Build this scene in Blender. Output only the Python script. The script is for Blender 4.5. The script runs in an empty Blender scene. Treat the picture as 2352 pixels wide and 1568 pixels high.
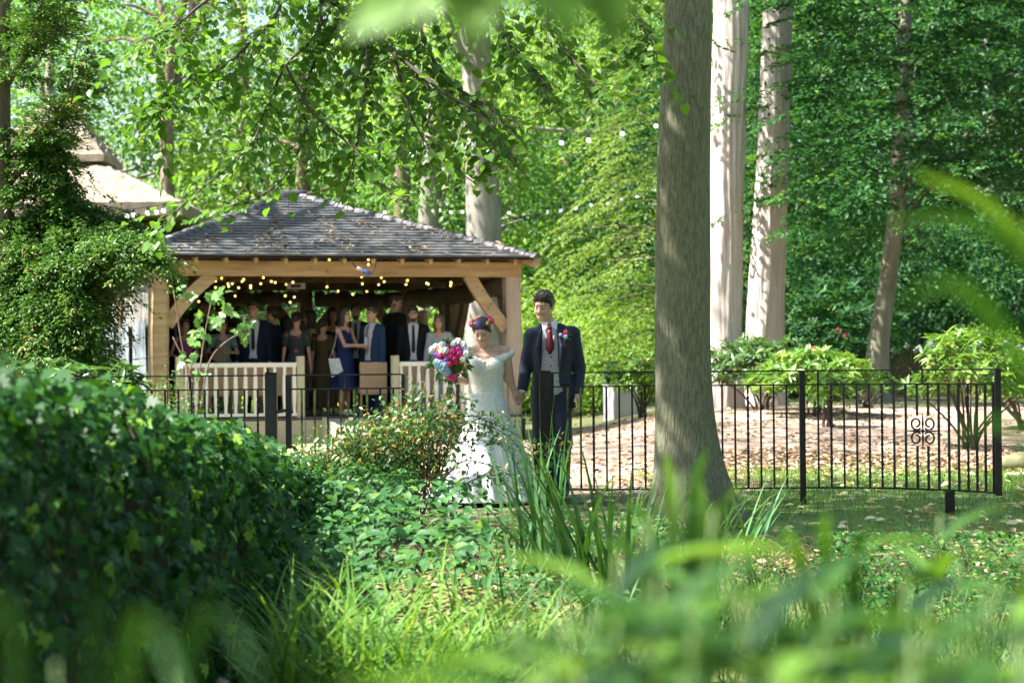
import bpy, bmesh, math, random
import numpy as np
from mathutils import Vector, Matrix

random.seed(7)
RNG = np.random.default_rng(11)
SC = bpy.context.scene
COL = SC.collection

# ---------------------------------------------------------------- camera
CAMZ = 1.1
FPX = 85.0 / 36.0 * 2352.0
ROLL = 0.0087
HORIZON = 853.0
cam_data = bpy.data.cameras.new('camera')
cam_data.lens = 85.0
cam_data.sensor_width = 36.0
cam_data.clip_start = 0.1
cam_data.clip_end = 3000.0
cam_data.dof.use_dof = True
cam_data.dof.focus_distance = 20.3
cam_data.dof.aperture_fstop = 3.3
cam = bpy.data.objects.new('camera', cam_data)
COL.objects.link(cam)
_pitch = math.atan((HORIZON - 784.0) / FPX)
cam.matrix_world = (Matrix.Translation((0, 0, CAMZ)) @ Matrix.Rotation(math.pi / 2 + _pitch, 4, 'X')
                    @ Matrix.Rotation(-ROLL, 4, 'Z'))
SC.camera = cam

# ---------------------------------------------------------------- sky and sun
TOSUN = Vector((-0.60, -0.07, 0.80)).normalized()
world = bpy.data.worlds.new('World')
SC.world = world
world.use_nodes = True
wn = world.node_tree
wn.nodes.clear()
sky = wn.nodes.new('ShaderNodeTexSky')
sky.sky_type = 'NISHITA'
sky.sun_disc = False
sky.sun_elevation = math.asin(TOSUN.z)
sky.sun_rotation = math.atan2(TOSUN.x, TOSUN.y)
sky.air_density = 1.0
sky.dust_density = 2.0
wb = wn.nodes.new('ShaderNodeBackground')
wb.inputs['Strength'].default_value = 0.08
wo = wn.nodes.new('ShaderNodeOutputWorld')
wn.links.new(sky.outputs[0], wb.inputs[0])
wn.links.new(wb.outputs[0], wo.inputs[0])
sun_data = bpy.data.lights.new('sun', 'SUN')
sun_data.energy = 5.0
sun_data.angle = math.radians(0.55)
sun_data.color = (1.0, 0.965, 0.91)
sun = bpy.data.objects.new('sun', sun_data)
COL.objects.link(sun)
sun.location = (-20, 20, 40)
sun.rotation_euler = TOSUN.to_track_quat('Z', 'Y').to_euler()

# ---------------------------------------------------------------- exposure and sampling
SC.view_settings.view_transform = 'Standard'
SC.view_settings.look = 'None'
SC.view_settings.gamma = 1.0
SC.view_settings.use_curve_mapping = False
SC.view_settings.exposure = 2.05
SC.render.engine = 'CYCLES'
SC.cycles.max_bounces = 6
SC.cycles.diffuse_bounces = 3
SC.cycles.glossy_bounces = 2
SC.cycles.transmission_bounces = 4
SC.cycles.transparent_max_bounces = 6
SC.cycles.caustics_reflective = False
SC.cycles.caustics_refractive = False
SC.cycles.sample_clamp_indirect = 6.0
SC.cycles.use_denoising = True
SC.cycles.denoiser = 'OPENIMAGEDENOISE'
SC.cycles.use_adaptive_sampling = True
SC.cycles.adaptive_threshold = 0.03


def U(px, py, d):
    """A point of the place from its direction in the 2352 px wide picture and its distance in metres."""
    dx, dy = px - 1176.0, py - 784.0
    xx = px - dy * ROLL
    yy = py + dx * ROLL
    return Vector(((xx - 1176.0) / FPX * d, d, CAMZ - (yy - HORIZON) / FPX * d))


# ---------------------------------------------------------------- object helpers
def tag(o, label=None, cat=None, group=None, kind=None):
    if label: o['label'] = label
    if cat: o['category'] = cat
    if group: o['group'] = group
    if kind: o['kind'] = kind
    return o


def thing(name, label, cat, loc=(0, 0, 0), rz=0.0, group=None):
    o = bpy.data.objects.new(name, None)
    o.empty_display_size = 0.1
    COL.objects.link(o)
    o.location = loc
    o.rotation_euler = (0, 0, rz)
    return tag(o, label, cat, group)


def link(name, me, parent=None, loc=None, rot=None):
    o = bpy.data.objects.new(name, me)
    COL.objects.link(o)
    if parent is not None: o.parent = parent
    if loc is not None: o.location = loc
    if rot is not None: o.rotation_euler = rot
    return o


def copy_tree(o, parent=None):
    c = o.copy()
    COL.objects.link(c)
    c.parent = parent
    for ch in list(o.children):
        copy_tree(ch, c)
    return c


def np_mesh(name, V, F, mats, mi=None, rnd=None, smooth=False):
    """V (n,3), F (m,k) arrays -> mesh"""
    V = np.asarray(V, dtype=np.float32); F = np.asarray(F, dtype=np.int32)
    me = bpy.data.meshes.new(name)
    n, (m, k) = len(V), F.shape
    me.vertices.add(n); me.vertices.foreach_set('co', V.ravel())
    me.loops.add(m * k); me.loops.foreach_set('vertex_index', F.ravel())
    me.polygons.add(m)
    me.polygons.foreach_set('loop_start', np.arange(0, m * k, k, dtype=np.int32))
    if not isinstance(mats, (list, tuple)): mats = [mats]
    for x in mats: me.materials.append(x)
    if mi is not None: me.polygons.foreach_set('material_index', np.asarray(mi, dtype=np.int32))
    if smooth: me.polygons.foreach_set('use_smooth', np.ones(m, dtype=bool))
    if rnd is not None:
        a = me.attributes.new('rnd', 'FLOAT', 'POINT')
        a.data.foreach_set('value', np.asarray(rnd, dtype=np.float32))
    me.update(calc_edges=True)
    me.validate()
    return me


class MB:
    """collects pieces that make ONE mesh"""
    def __init__(s):
        s.V, s.F, s.M = [], [], []

    def add(s, V, F, mi=0):
        b = len(s.V)
        s.V.extend([tuple(v) for v in V])
        for f in F:
            s.F.append(tuple(i + b for i in f)); s.M.append(mi)
        return s

    def box(s, c, size, R=None, mi=0, taper=None, bev=0.0):
        hx, hy, hz = size[0] / 2, size[1] / 2, size[2] / 2
        if bev <= 0:
            P = [Vector((x * hx, y * hy, z * hz)) for z in (-1, 1) for x, y in ((-1, -1), (1, -1), (1, 1), (-1, 1))]
            if taper:
                for p in P[4:]: p.x *= taper; p.y *= taper
            F = [(3, 2, 1, 0), (4, 5, 6, 7), (0, 1, 5, 4), (1, 2, 6, 5), (2, 3, 7, 6), (3, 0, 4, 7)]
        else:
            bm = bmesh.new()
            bmesh.ops.create_cube(bm, size=1.0)
            for v in bm.verts: v.co = Vector((v.co.x * size[0], v.co.y * size[1], v.co.z * size[2]))
            bmesh.ops.bevel(bm, geom=list(bm.edges), offset=bev, segments=1, affect='EDGES', clamp_overlap=True)
            bm.verts.index_update()
            P = [v.co.copy() for v in bm.verts]
            F = [tuple(v.index for v in f.verts) for f in bm.faces]
            bm.free()
        if R is not None: P = [R @ p for p in P]
        c = Vector(c)
        return s.add([p + c for p in P], F, mi)

    def bar(s, a, b, w, h=None, mi=0, bev=0.0, up=(0, 0, 1)):
        """rectangular bar from a to b"""
        a, b = Vector(a), Vector(b)
        h = h or w
        z = (b - a); L = z.length; z.normalize()
        up = Vector(up)
        if abs(z.dot(up)) > 0.98: up = Vector((0, 1, 0))
        x = up.cross(z).normalized(); y = z.cross(x)
        R = Matrix((x, y, z)).transposed()
        return s.box((a + b) / 2, (w, h, L), R, mi, bev=bev)

    def tube(s, pts, rad, n=8, mi=0, cap=True):
        V, F = tube(pts, rad, n, cap)
        return s.add(V, F, mi)

    def sphere(s, c, r, n=10, m=7, mi=0, scale=(1, 1, 1), R=None):
        V = [(0, 0, -1)]
        for i in range(1, m):
            t = math.pi * i / m - math.pi / 2
            for j in range(n):
                p = 2 * math.pi * j / n
                V.append((math.cos(t) * math.cos(p), math.cos(t) * math.sin(p), math.sin(t)))
        V.append((0, 0, 1))
        F = []
        for j in range(n):
            F.append((0, 1 + (j + 1) % n, 1 + j))
            F.append((len(V) - 1, 1 + (m - 2) * n + j, 1 + (m - 2) * n + (j + 1) % n))
        for i in range(m - 2):
            for j in range(n):
                a = 1 + i * n + j; b = 1 + i * n + (j + 1) % n
                F.append((a, b, b + n, a + n))
        P = [Vector((v[0] * r * scale[0], v[1] * r * scale[1], v[2] * r * scale[2])) for v in V]
        if R is not None: P = [R @ p for p in P]
        c = Vector(c)
        return s.add([p + c for p in P], F, mi)

    def mesh(s, name, mats, smooth=False):
        me = bpy.data.meshes.new(name)
        me.from_pydata(s.V, [], s.F)
        if not isinstance(mats, (list, tuple)): mats = [mats]
        for x in mats: me.materials.append(x)
        if len(mats) > 1: me.polygons.foreach_set('material_index', s.M)
        if smooth: me.polygons.foreach_set('use_smooth', [True] * len(s.F))
        me.update()
        return me

    def build(s, name, mats, parent=None, smooth=False, loc=None, rot=None):
        return link(name, s.mesh(name, mats, smooth), parent, loc, rot)


def tube(pts, rad, n=8, cap=True):
    pts = [Vector(p) for p in pts]
    if not hasattr(rad, '__len__'): rad = [rad] * len(pts)
    V, F = [], []
    ref = None
    for i, p in enumerate(pts):
        t = (pts[min(i + 1, len(pts) - 1)] - pts[max(i - 1, 0)]).normalized()
        if ref is None:
            ref = Vector((1, 0, 0)) if abs(t.x) < 0.8 else Vector((0, 1, 0))
        x = (ref - t * ref.dot(t)).normalized(); y = t.cross(x); ref = x
        for j in range(n):
            a = 2 * math.pi * j / n
            V.append(p + (x * math.cos(a) + y * math.sin(a)) * rad[i])
    for i in range(len(pts) - 1):
        for j in range(n):
            a = i * n + j; b = i * n + (j + 1) % n
            F.append((a, b, b + n, a + n))
    if cap:
        F.append(tuple(range(n - 1, -1, -1)))
        F.append(tuple(range((len(pts) - 1) * n, len(pts) * n)))
    return V, F


def smooth_path(P, k=5):
    """Catmull-Rom through the points"""
    P = [Vector(p) for p in P]
    out = []
    for i in range(len(P) - 1):
        p0, p1, p2, p3 = P[max(i - 1, 0)], P[i], P[i + 1], P[min(i + 2, len(P) - 1)]
        for j in range(k):
            t = j / k
            out.append(0.5 * ((2 * p1) + (p2 - p0) * t + (2 * p0 - 5 * p1 + 4 * p2 - p3) * t * t
                              + (3 * p1 - p0 - 3 * p2 + p3) * t ** 3))
    out.append(P[-1])
    return out


# ---------------------------------------------------------------- leaf helpers (numpy)
def tmpl(verts, faces):
    return np.array(verts, dtype=np.float32), np.array(faces, dtype=np.int32)

# (along, across, up)
T_DIA = tmpl([(0, 0, 0), (.45, .5, .12), (1, 0, -.05), (.45, -.5, .12)], [(0, 2, 1), (0, 3, 2)])
T_OVAL = tmpl([(0, 0, 0), (.28, .42, .10), (.65, .40, .08), (1, 0, -.10), (.65, -.40, .08), (.28, -.42, .10), (.45, 0, 0)],
              [(6, 0, 5), (6, 5, 4), (6, 4, 3), (6, 3, 2), (6, 2, 1), (6, 1, 0)])
T_HEART = tmpl([(0, 0, 0), (-.08, .27, .05), (.18, .52, .08), (.55, .45, .05), (1.0, .0, -.14), (.55, -.45, .05), (.18, -.52, .08), (-.08, -.27, .05), (.35, 0, -.03)],
               [(8, 0, 7), (8, 7, 6), (8, 6, 5), (8, 5, 4), (8, 4, 3), (8, 3, 2), (8, 2, 1), (8, 1, 0)])
T_IVY = tmpl([(0, 0, 0), (-.10, .30, .02), (.16, .52, -.02), (.30, .26, .04), (.58, .40, -.03), (.60, .18, .03), (1, 0, -.10),
              (.60, -.18, .03), (.58, -.40, -.03), (.30, -.26, .04), (.16, -.52, -.02), (-.10, -.30, .02), (.3, 0, .0)],
             [(12, i + 1, i) for i in range(0, 11)] + [(12, 0, 11)])
T_LANCE = tmpl([(0, 0, 0), (.25, .42, .06), (.6, .38, .02), (1, 0, -.12), (.6, -.38, .02), (.25, -.42, .06), (.25, 0, -.02), (.6, 0, -.04)],
               [(0, 6, 1), (1, 6, 7), (1, 7, 2), (2, 7, 3), (0, 5, 6), (5, 7, 6), (5, 4, 7), (4, 3, 7)])


def unit(a):
    return a / np.maximum(np.linalg.norm(a, axis=-1, keepdims=True), 1e-9)


def leaf_geo(T, pos, dirv, nrm, L, W):
    """arrays of leaves -> V, F"""
    tv, tf = T
    pos = np.asarray(pos, dtype=np.float32)
    d = unit(np.asarray(dirv, dtype=np.float32))
    s = unit(np.cross(nrm, d)); n = np.cross(d, s)
    N = len(pos)
    L = np.broadcast_to(np.asarray(L, dtype=np.float32), (N,)); W = np.broadcast_to(np.asarray(W, dtype=np.float32), (N,))
    V = (pos[:, None, :] + d[:, None, :] * (tv[None, :, 0:1] * L[:, None, None])
         + s[:, None, :] * (tv[None, :, 1:2] * W[:, None, None]) + n[:, None, :] * (tv[None, :, 2:3] * L[:, None, None]))
    F = tf[None] + (np.arange(N) * len(tv))[:, None, None]
    return V.reshape(-1, 3), F.reshape(-1, 3)


def leaf_mesh(name, T, pos, dirv, nrm, L, W, mat, rnd):
    V, F = leaf_geo(T, pos, dirv, nrm, L, W)
    return np_mesh(name, V, F, mat, rnd=np.repeat(rnd, len(T[0])))


def rand_unit(n, rng=RNG):
    return unit(rng.normal(size=(n, 3)))


LEAF_PARTS = {}


def leaf_parts(parent, name, key, T, pos, dirv, nrm, L, W, mat, rnd, count=300):
    """the `count` leaves nearest to the camera become parts of their own, the rest one part of kind stuff"""
    pos = np.asarray(pos); N = len(pos)
    L = np.broadcast_to(np.asarray(L, dtype=np.float32), (N,)); W = np.broadcast_to(np.asarray(W, dtype=np.float32), (N,))
    px = pos[:, 0] / pos[:, 1]
    py = (CAMZ - pos[:, 2]) / pos[:, 1]
    inside = (np.abs(px) < 0.212) & (py > -0.154) & (py < 0.128)
    score = np.where(inside, L / np.abs(pos[:, 1]), 0)
    order = np.argsort(-score)
    top, rest = order[:count], order[count:]
    if key not in LEAF_PARTS:
        ms = []
        for q in range(8):
            ms.append(leaf_mesh(name, T, np.zeros((1, 3)), np.array([[1., 0, 0]]), np.array([[0., 0, 1.]]), 1.0, float(np.mean(W / L)), mat, np.array([(q + .5) / 8])))
        LEAF_PARTS[key] = ms
    ms = LEAF_PARTS[key]
    d = unit(np.asarray(dirv)); s = unit(np.cross(nrm, d)); n = np.cross(d, s)
    for i in top:
        o = bpy.data.objects.new(name, ms[int(min(7, max(0, rnd[i] * 8)))])
        COL.objects.link(o)
        o.parent = parent
        Mx = Matrix(((d[i][0], s[i][0], n[i][0]), (d[i][1], s[i][1], n[i][1]), (d[i][2], s[i][2], n[i][2]))).to_4x4()
        Mx = Matrix.Translation([float(c) for c in pos[i]]) @ Mx @ Matrix.Scale(float(L[i]), 4)
        o.matrix_basis = parent.matrix_basis.inverted() @ Mx
    if len(rest):
        me = leaf_mesh('foliage', T, pos[rest], np.asarray(dirv)[rest], np.asarray(nrm)[rest], L[rest], W[rest], mat, rnd[rest])
        o = link('foliage', me)
        o.parent = parent
        o.matrix_basis = parent.matrix_basis.inverted()
        tag(o, kind='stuff')


def blades_geo(base, az, tilt, L, W, droop, K=5, rng=RNG):
    """strap leaves: base (n,3), az heading, tilt from vertical at base, droop added along the blade"""
    n = len(base)
    h = np.stack([np.cos(az), np.sin(az), np.zeros(n)], 1)
    side = np.stack([-np.sin(az), np.cos(az), np.zeros(n)], 1)
    V = np.zeros((n, K + 1, 2, 3), dtype=np.float32)
    p = np.array(base, dtype=np.float64)
    ang = np.array(tilt, dtype=np.float64)
    for k in range(K + 1):
        t = k / K
        w = W * (1.0 - t ** 2.2) * (0.55 + 0.45 * min(1, t * 4)) * 0.5 + 0.0006
        V[:, k, 0] = p - side * w[:, None]
        V[:, k, 1] = p + side * w[:, None]
        step = (L / K)[:, None] * (h * np.sin(ang)[:, None] + np.array([0, 0, 1.0]) * np.cos(ang)[:, None])
        p = p + step
        ang = ang + droop / K * (0.4 + 1.2 * t)
    F = []
    for k in range(K):
        F.append([2 * k, 2 * k + 1, 2 * k + 3, 2 * k + 2])
    F = np.array(F, dtype=np.int32)[None] + (np.arange(n) * (K + 1) * 2)[:, None, None]
    return V.reshape(-1, 3), F.reshape(-1, 4)


def fbm(x, y, z=0.0, s=0):
    """cheap smooth pseudo noise, about -1..1"""
    r = np.random.default_rng(100 + s)
    out = 0
    amp = 0.5
    for o in range(4):
        f = 2.0 ** o
        a = r.uniform(0, 6.28, 6); k = r.uniform(.6, 1.4, 6)
        out = out + amp * (np.sin(x * f * k[0] + a[0] + 1.7 * np.sin(y * f * k[1] + a[1])) * 0.6
                           + np.sin(y * f * k[2] + a[2] + 1.3 * np.sin(z * f * k[3] + x * f * k[4] + a[3])) * 0.4)
        amp *= 0.5
    return out

# ================================================================ materials
def _new(name):
    m = bpy.data.materials.new(name)
    m.use_nodes = True
    nt = m.node_tree
    b = nt.nodes.get('Principled BSDF')
    return m, nt, b


def _ramp(nt, stops):
    r = nt.nodes.new('ShaderNodeValToRGB')
    e = r.color_ramp.elements
    while len(e) < len(stops): e.new(0.5)
    for i, (p, c) in enumerate(stops):
        e[i].position = p
        e[i].color = (c[0], c[1], c[2], 1)
    return r


def pm(name, stops, scale=(4, 4, 4), rough=0.8, bump=0.0, detail=6.0, metal=0.0, spec=0.5, distort=0.0, bscale=None, bdist=0.01, gen=False, fine=None):
    """principled surface whose colour runs through stops by stretched noise"""
    m, nt, b = _new(name)
    if len(stops) == 1:
        b.inputs['Base Color'].default_value = (*stops[0][1], 1)
    tc = nt.nodes.new('ShaderNodeTexCoord')
    mp = nt.nodes.new('ShaderNodeMapping')
    mp.inputs['Scale'].default_value = scale
    nt.links.new(tc.outputs['Object'], mp.inputs['Vector'])
    ns = nt.nodes.new('ShaderNodeTexNoise')
    ns.inputs['Scale'].default_value = 1.0
    ns.inputs['Detail'].default_value = detail
    ns.inputs['Roughness'].default_value = 0.62
    ns.inputs['Distortion'].default_value = distort
    nt.links.new(mp.outputs[0], ns.inputs['Vector'])
    if len(stops) > 1:
        r = _ramp(nt, stops)
        nt.links.new(ns.outputs['Fac'], r.inputs[0])
        col = r.outputs[0]
        if fine:
            n2 = nt.nodes.new('ShaderNodeTexNoise')
            n2.inputs['Scale'].default_value = fine[0]; n2.inputs['Detail'].default_value = 4
            nt.links.new(tc.outputs['Object'], n2.inputs['Vector'])
            r2 = _ramp(nt, [(fine[2], (0, 0, 0)), (min(1, fine[2] + .12), (1, 1, 1))])
            nt.links.new(n2.outputs['Fac'], r2.inputs[0])
            mx = nt.nodes.new('ShaderNodeMixRGB')
            nt.links.new(r2.outputs[0], mx.inputs[0]); nt.links.new(col, mx.inputs[1])
            mx.inputs[2].default_value = (*fine[1], 1)
            col = mx.outputs[0]
        nt.links.new(col, b.inputs['Base Color'])
    b.inputs['Roughness'].default_value = rough
    b.inputs['Metallic'].default_value = metal
    b.inputs['Specular IOR Level'].default_value = spec
    if bump > 0:
        src = ns
        if bscale:
            src = nt.nodes.new('ShaderNodeTexNoise')
            src.inputs['Detail'].default_value = 5
            src.inputs['Scale'].default_value = 1.0
            m2 = nt.nodes.new('ShaderNodeMapping'); m2.inputs['Scale'].default_value = bscale
            nt.links.new(tc.outputs['Object'], m2.inputs['Vector']); nt.links.new(m2.outputs[0], src.inputs['Vector'])
        bp = nt.nodes.new('ShaderNodeBump')
        bp.inputs['Strength'].default_value = bump
        bp.inputs['Distance'].default_value = bdist
        nt.links.new(src.outputs['Fac'], bp.inputs['Height'])
        nt.links.new(bp.outputs[0], b.inputs['Normal'])
    return m


def leafmat(name, stops, trans=0.4, rough=0.45, spec=0.4, tcol=(1.35, 1.32, 0.5)):
    """leaf: colour by the leaf's own random number; light passes through"""
    m, nt, b = _new(name)
    at = nt.nodes.new('ShaderNodeAttribute'); at.attribute_name = 'rnd'
    r = _ramp(nt, stops)
    nt.links.new(at.outputs['Fac'], r.inputs[0])
    nt.links.new(r.outputs[0], b.inputs['Base Color'])
    b.inputs['Roughness'].default_value = rough
    b.inputs['Specular IOR Level'].default_value = spec
    tr = nt.nodes.new('ShaderNodeBsdfTranslucent')
    mul = nt.nodes.new('ShaderNodeMixRGB'); mul.blend_type = 'MULTIPLY'; mul.inputs[0].default_value = 1.0
    mul.inputs[2].default_value = (*tcol, 1)
    nt.links.new(r.outputs[0], mul.inputs[1]); nt.links.new(mul.outputs[0], tr.inputs[0])
    mx = nt.nodes.new('ShaderNodeMixShader'); mx.inputs[0].default_value = trans
    nt.links.new(b.outputs[0], mx.inputs[1]); nt.links.new(tr.outputs[0], mx.inputs[2])
    out = nt.nodes.get('Material Output')
    nt.links.new(mx.outputs[0], out.inputs[0])
    return m


def emit(name, col, strength, base=(0.9, 0.9, 0.9)):
    m, nt, b = _new(name)
    b.inputs['Base Color'].default_value = (*base, 1)
    b.inputs['Emission Color'].default_value = (*col, 1)
    b.inputs['Emission Strength'].default_value = strength
    b.inputs['Roughness'].default_value = 0.3
    return m


MT = {}
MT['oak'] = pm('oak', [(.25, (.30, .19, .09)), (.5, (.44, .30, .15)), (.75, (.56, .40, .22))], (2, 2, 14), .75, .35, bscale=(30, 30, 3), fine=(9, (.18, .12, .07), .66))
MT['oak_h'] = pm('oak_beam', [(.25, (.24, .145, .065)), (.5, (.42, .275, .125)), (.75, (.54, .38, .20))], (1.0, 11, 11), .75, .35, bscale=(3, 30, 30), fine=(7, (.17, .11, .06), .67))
MT['oak_dark'] = pm('dark_oak', [(.3, (.12, .075, .04)), (.7, (.24, .155, .08))], (6, 6, 2), .85, .3, bscale=(20, 20, 3))  # darker oak tone for back, side and roof timbers
MT['oak_grey'] = pm('oak_silvered', [(.25, (.27, .20, .14)), (.5, (.42, .33, .24)), (.78, (.54, .45, .34))], (5, 5, .8), .8, .4, bscale=(28, 28, 2), fine=(5, (.50, .35, .19), .60))
MT['tile'] = pm('roof_tile', [(.25, (.052, .052, .053)), (.5, (.080, .079, .080)), (.72, (.115, .113, .11))], (3, 7, 7), .62, .3, bscale=(25, 25, 25), fine=(11, (.15, .14, .11), .70))
MT['hip_tile'] = pm('hip_tile', [(.3, (.045, .045, .05)), (.7, (.085, .082, .085))], (8, 8, 8), .6, .2)
MT['thatch'] = pm('thatch', [(.25, (.14, .105, .07)), (.5, (.28, .225, .16)), (.75, (.42, .36, .28))], (5, 5, 5), .95, .6, bscale=(50, 50, 10), bdist=.03, fine=(3, (.25, .21, .12), .62))
MT['dark_wall'] = pm('dark_timber_wall', [(.3, (.03, .026, .02)), (.7, (.06, .05, .04))], (4, 4, 1), .9)
MT['cream'] = pm('cream_paint', [(.3, (.80, .76, .62)), (.7, (.86, .83, .72))], (6, 6, 2), .45, .08, fine=(6, (.62, .60, .45), .72))
MT['sage'] = pm('sage_paint', [(.3, (.42, .39, .24)), (.7, (.52, .48, .31))], (3, 3, 3), .6, .1, fine=(4, (.36, .33, .2), .66))
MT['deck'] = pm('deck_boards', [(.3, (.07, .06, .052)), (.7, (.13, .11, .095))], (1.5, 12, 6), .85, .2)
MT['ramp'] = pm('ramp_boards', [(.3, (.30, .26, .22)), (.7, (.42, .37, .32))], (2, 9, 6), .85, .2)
MT['iron'] = pm('black_iron', [(.35, (.004, .0045, .006)), (.7, (.011, .012, .014))], (14, 14, 14), .36, .15, spec=.35, bscale=(60, 60, 60), bdist=.003, fine=(23, (.03, .032, .036), .72))
MT['iron_moss'] = pm('algae_covered_iron', [(.42, (.012, .014, .010)), (.5, (.10, .12, .03)), (.62, (.22, .23, .06))], (30, 30, 9), .8, .2)
MT['canvas'] = pm('canvas', [(.3, (.17, .15, .13)), (.7, (.25, .225, .20))], (3, 3, 1), .9, .2)
MT['canvas_dark'] = pm('brown_canvas', [(.3, (.085, .06, .045)), (.7, (.14, .105, .08))], (5, 5, 2), .9, .3)
MT['pvc'] = pm('clear_window_plastic', [(.3, (.16, .19, .21)), (.7, (.30, .34, .37))], (9, 9, .8), .22, .4, bscale=(24, 24, 2), bdist=.02)
MT['white_plastic'] = pm('white_plastic', [(.3, (.74, .74, .74)), (.7, (.82, .82, .82))], (4, 4, 4), .35)
MT['grey_metal'] = pm('grey_metal', [(.3, (.42, .42, .43)), (.7, (.55, .55, .56))], (9, 9, 9), .4)
MT['black_plastic'] = pm('black_plastic', [(1, (.012, .012, .013))], rough=.45)
MT['blue_plastic'] = pm('blue_plastic', [(1, (.03, .10, .42))], rough=.4)
MT['wicker'] = pm('tan_weave', [(.3, (.40, .26, .14)), (.7, (.50, .345, .20))], (18, 18, 40), .75, .5, bscale=(90, 90, 90), bdist=.004)
MT['wicker_leg'] = pm('tan_leg', [(.3, (.33, .21, .11)), (.7, (.42, .28, .15))], (9, 9, 2), .6)
MT['fairy'] = emit('fairy_bulb', (1.0, .72, .18), 1.1, (.9, .75, .4))
MT['globe'] = emit('globe_bulb', (.92, 1.0, .96), .45, (.95, .95, .92))
# bark
MT['lime_bark'] = pm('grey_green_bark', [(.28, (.070, .070, .038)), (.48, (.155, .152, .090)), (.64, (.22, .217, .138)), (.8, (.33, .32, .23))], (55, 55, 11), .95, 1.0, detail=10, bscale=(85, 85, 18), bdist=.02, fine=(48, (.42, .42, .34), .67))
MT['red_bark'] = pm('fibrous_pink_bark', [(.22, (.20, .15, .125)), (.38, (.44, .355, .31)), (.66, (.60, .525, .48))], (20, 20, 1.6), .92, .9, detail=8, bscale=(22, 22, 1.6), bdist=.03)
MT['beech_bark'] = pm('grey_bark', [(.25, (.15, .13, .105)), (.55, (.27, .245, .205)), (.8, (.38, .355, .31))], (5, 5, 1.6), .9, .35, bscale=(14, 14, 5))
MT['hornbeam_bark'] = pm('smooth_grey_bark', [(.25, (.12, .115, .075)), (.55, (.22, .205, .145)), (.8, (.36, .34, .27))], (7, 7, 1.2), .9, .3, bscale=(16, 16, 4))
MT['brown_bark'] = pm('brown_bark', [(.25, (.10, .065, .045)), (.55, (.22, .15, .11)), (.8, (.34, .25, .19))], (9, 9, 1.6), .95, .6, bscale=(20, 20, 4), bdist=.02)
MT['twig'] = pm('twig_bark', [(.3, (.045, .032, .022)), (.7, (.10, .075, .052))], (20, 20, 6), .85)
MT['dry_stem'] = pm('dry_stem', [(.3, (.20, .15, .09)), (.7, (.34, .27, .17))], (20, 20, 6), .85)
MT['green_stem'] = pm('green_stem', [(.3, (.08, .14, .03)), (.7, (.14, .21, .05))], (10, 10, 4), .6)
# foliage
MT['lime_leaf'] = leafmat('lime_leaf', [(0, (.05, .135, .018)), (.45, (.09, .21, .024)), (.8, (.135, .27, .035)), (1, (.20, .34, .06))], .5, .4, .4)
MT['wood_leaf'] = leafmat('woodland_leaf', [(0, (.05, .15, .04)), (.5, (.11, .25, .06)), (.85, (.19, .36, .09)), (1, (.28, .44, .14))], .55, .45, .4)
MT['bright_leaf'] = leafmat('bright_woodland_leaf', [(0, (.12, .23, .04)), (.5, (.21, .36, .07)), (1, (.36, .50, .16))], .55, .45, .4)
MT['dark_leaf'] = leafmat('dark_hornbeam_leaf', [(0, (.018, .075, .028)), (.5, (.035, .12, .04)), (.9, (.07, .18, .05)), (1, (.15, .26, .06))], .38, .5, .25)
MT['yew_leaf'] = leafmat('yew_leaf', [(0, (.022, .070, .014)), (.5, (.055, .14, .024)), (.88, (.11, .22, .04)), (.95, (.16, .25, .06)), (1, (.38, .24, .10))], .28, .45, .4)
MT['conifer_leaf'] = leafmat('hemlock_leaf', [(0, (.07, .14, .035)), (.5, (.14, .235, .055)), (1, (.27, .36, .11))], .35, .55, .25)
MT['rhodo_leaf'] = leafmat('rhododendron_leaf', [(0, (.06, .15, .03)), (.5, (.13, .26, .04)), (.92, (.24, .36, .07)), (1, (.45, .30, .08))], .3, .35, .5)
MT['rhodo_dark'] = leafmat('dark_rhododendron_leaf', [(0, (.03, .085, .025)), (.6, (.07, .15, .035)), (1, (.13, .23, .05))], .25, .35, .5)
MT['ivy_leaf'] = leafmat('ivy_leaf', [(0, (.012, .050, .012)), (.5, (.026, .092, .018)), (.8, (.05, .15, .022)), (.92, (.11, .25, .03)), (1, (.22, .37, .05))], .28, .46, .16, (1.4, 1.4, .4))
MT['bush_leaf'] = leafmat('small_bush_leaf', [(0, (.04, .12, .035)), (.5, (.09, .21, .06)), (.68, (.15, .27, .08)), (.76, (.36, .22, .07)), (.9, (.52, .32, .11)), (1, (.56, .46, .27))], .35, .4, .5)
MT['bramble_leaf'] = leafmat('bramble_leaf', [(0, (.03, .11, .035)), (.6, (.06, .165, .045)), (1, (.14, .27, .05))], .35, .5, .2)
MT['sedge'] = leafmat('sedge_blade', [(0, (.05, .14, .03)), (.5, (.115, .25, .045)), (.9, (.22, .36, .06)), (1, (.42, .38, .14))], .35, .5, .2)
MT['iris'] = leafmat('iris_blade', [(0, (.035, .12, .045)), (.5, (.07, .20, .07)), (1, (.14, .28, .09))], .3, .35, .5)
MT['reed'] = leafmat('reed_blade', [(0, (.018, .065, .018)), (.5, (.042, .115, .026)), (1, (.10, .20, .045))], .35, .48, .22)
MT['weed'] = leafmat('weed_leaf', [(0, (.008, .034, .010)), (.35, (.020, .07, .014)), (.75, (.055, .14, .020)), (.97, (.13, .25, .035)), (1, (.42, .26, .12))], .35, .5, .25, (1.4, 1.3, .3))
MT['fig_leaf'] = leafmat('fig_leaf', [(0, (.07, .18, .04)), (.5, (.13, .28, .06)), (1, (.22, .38, .10))], .4, .4, .5)
MT['box_leaf'] = leafmat('box_leaf', [(0, (.015, .06, .028)), (1, (.04, .125, .05))], .2, .4, .5)
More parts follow.
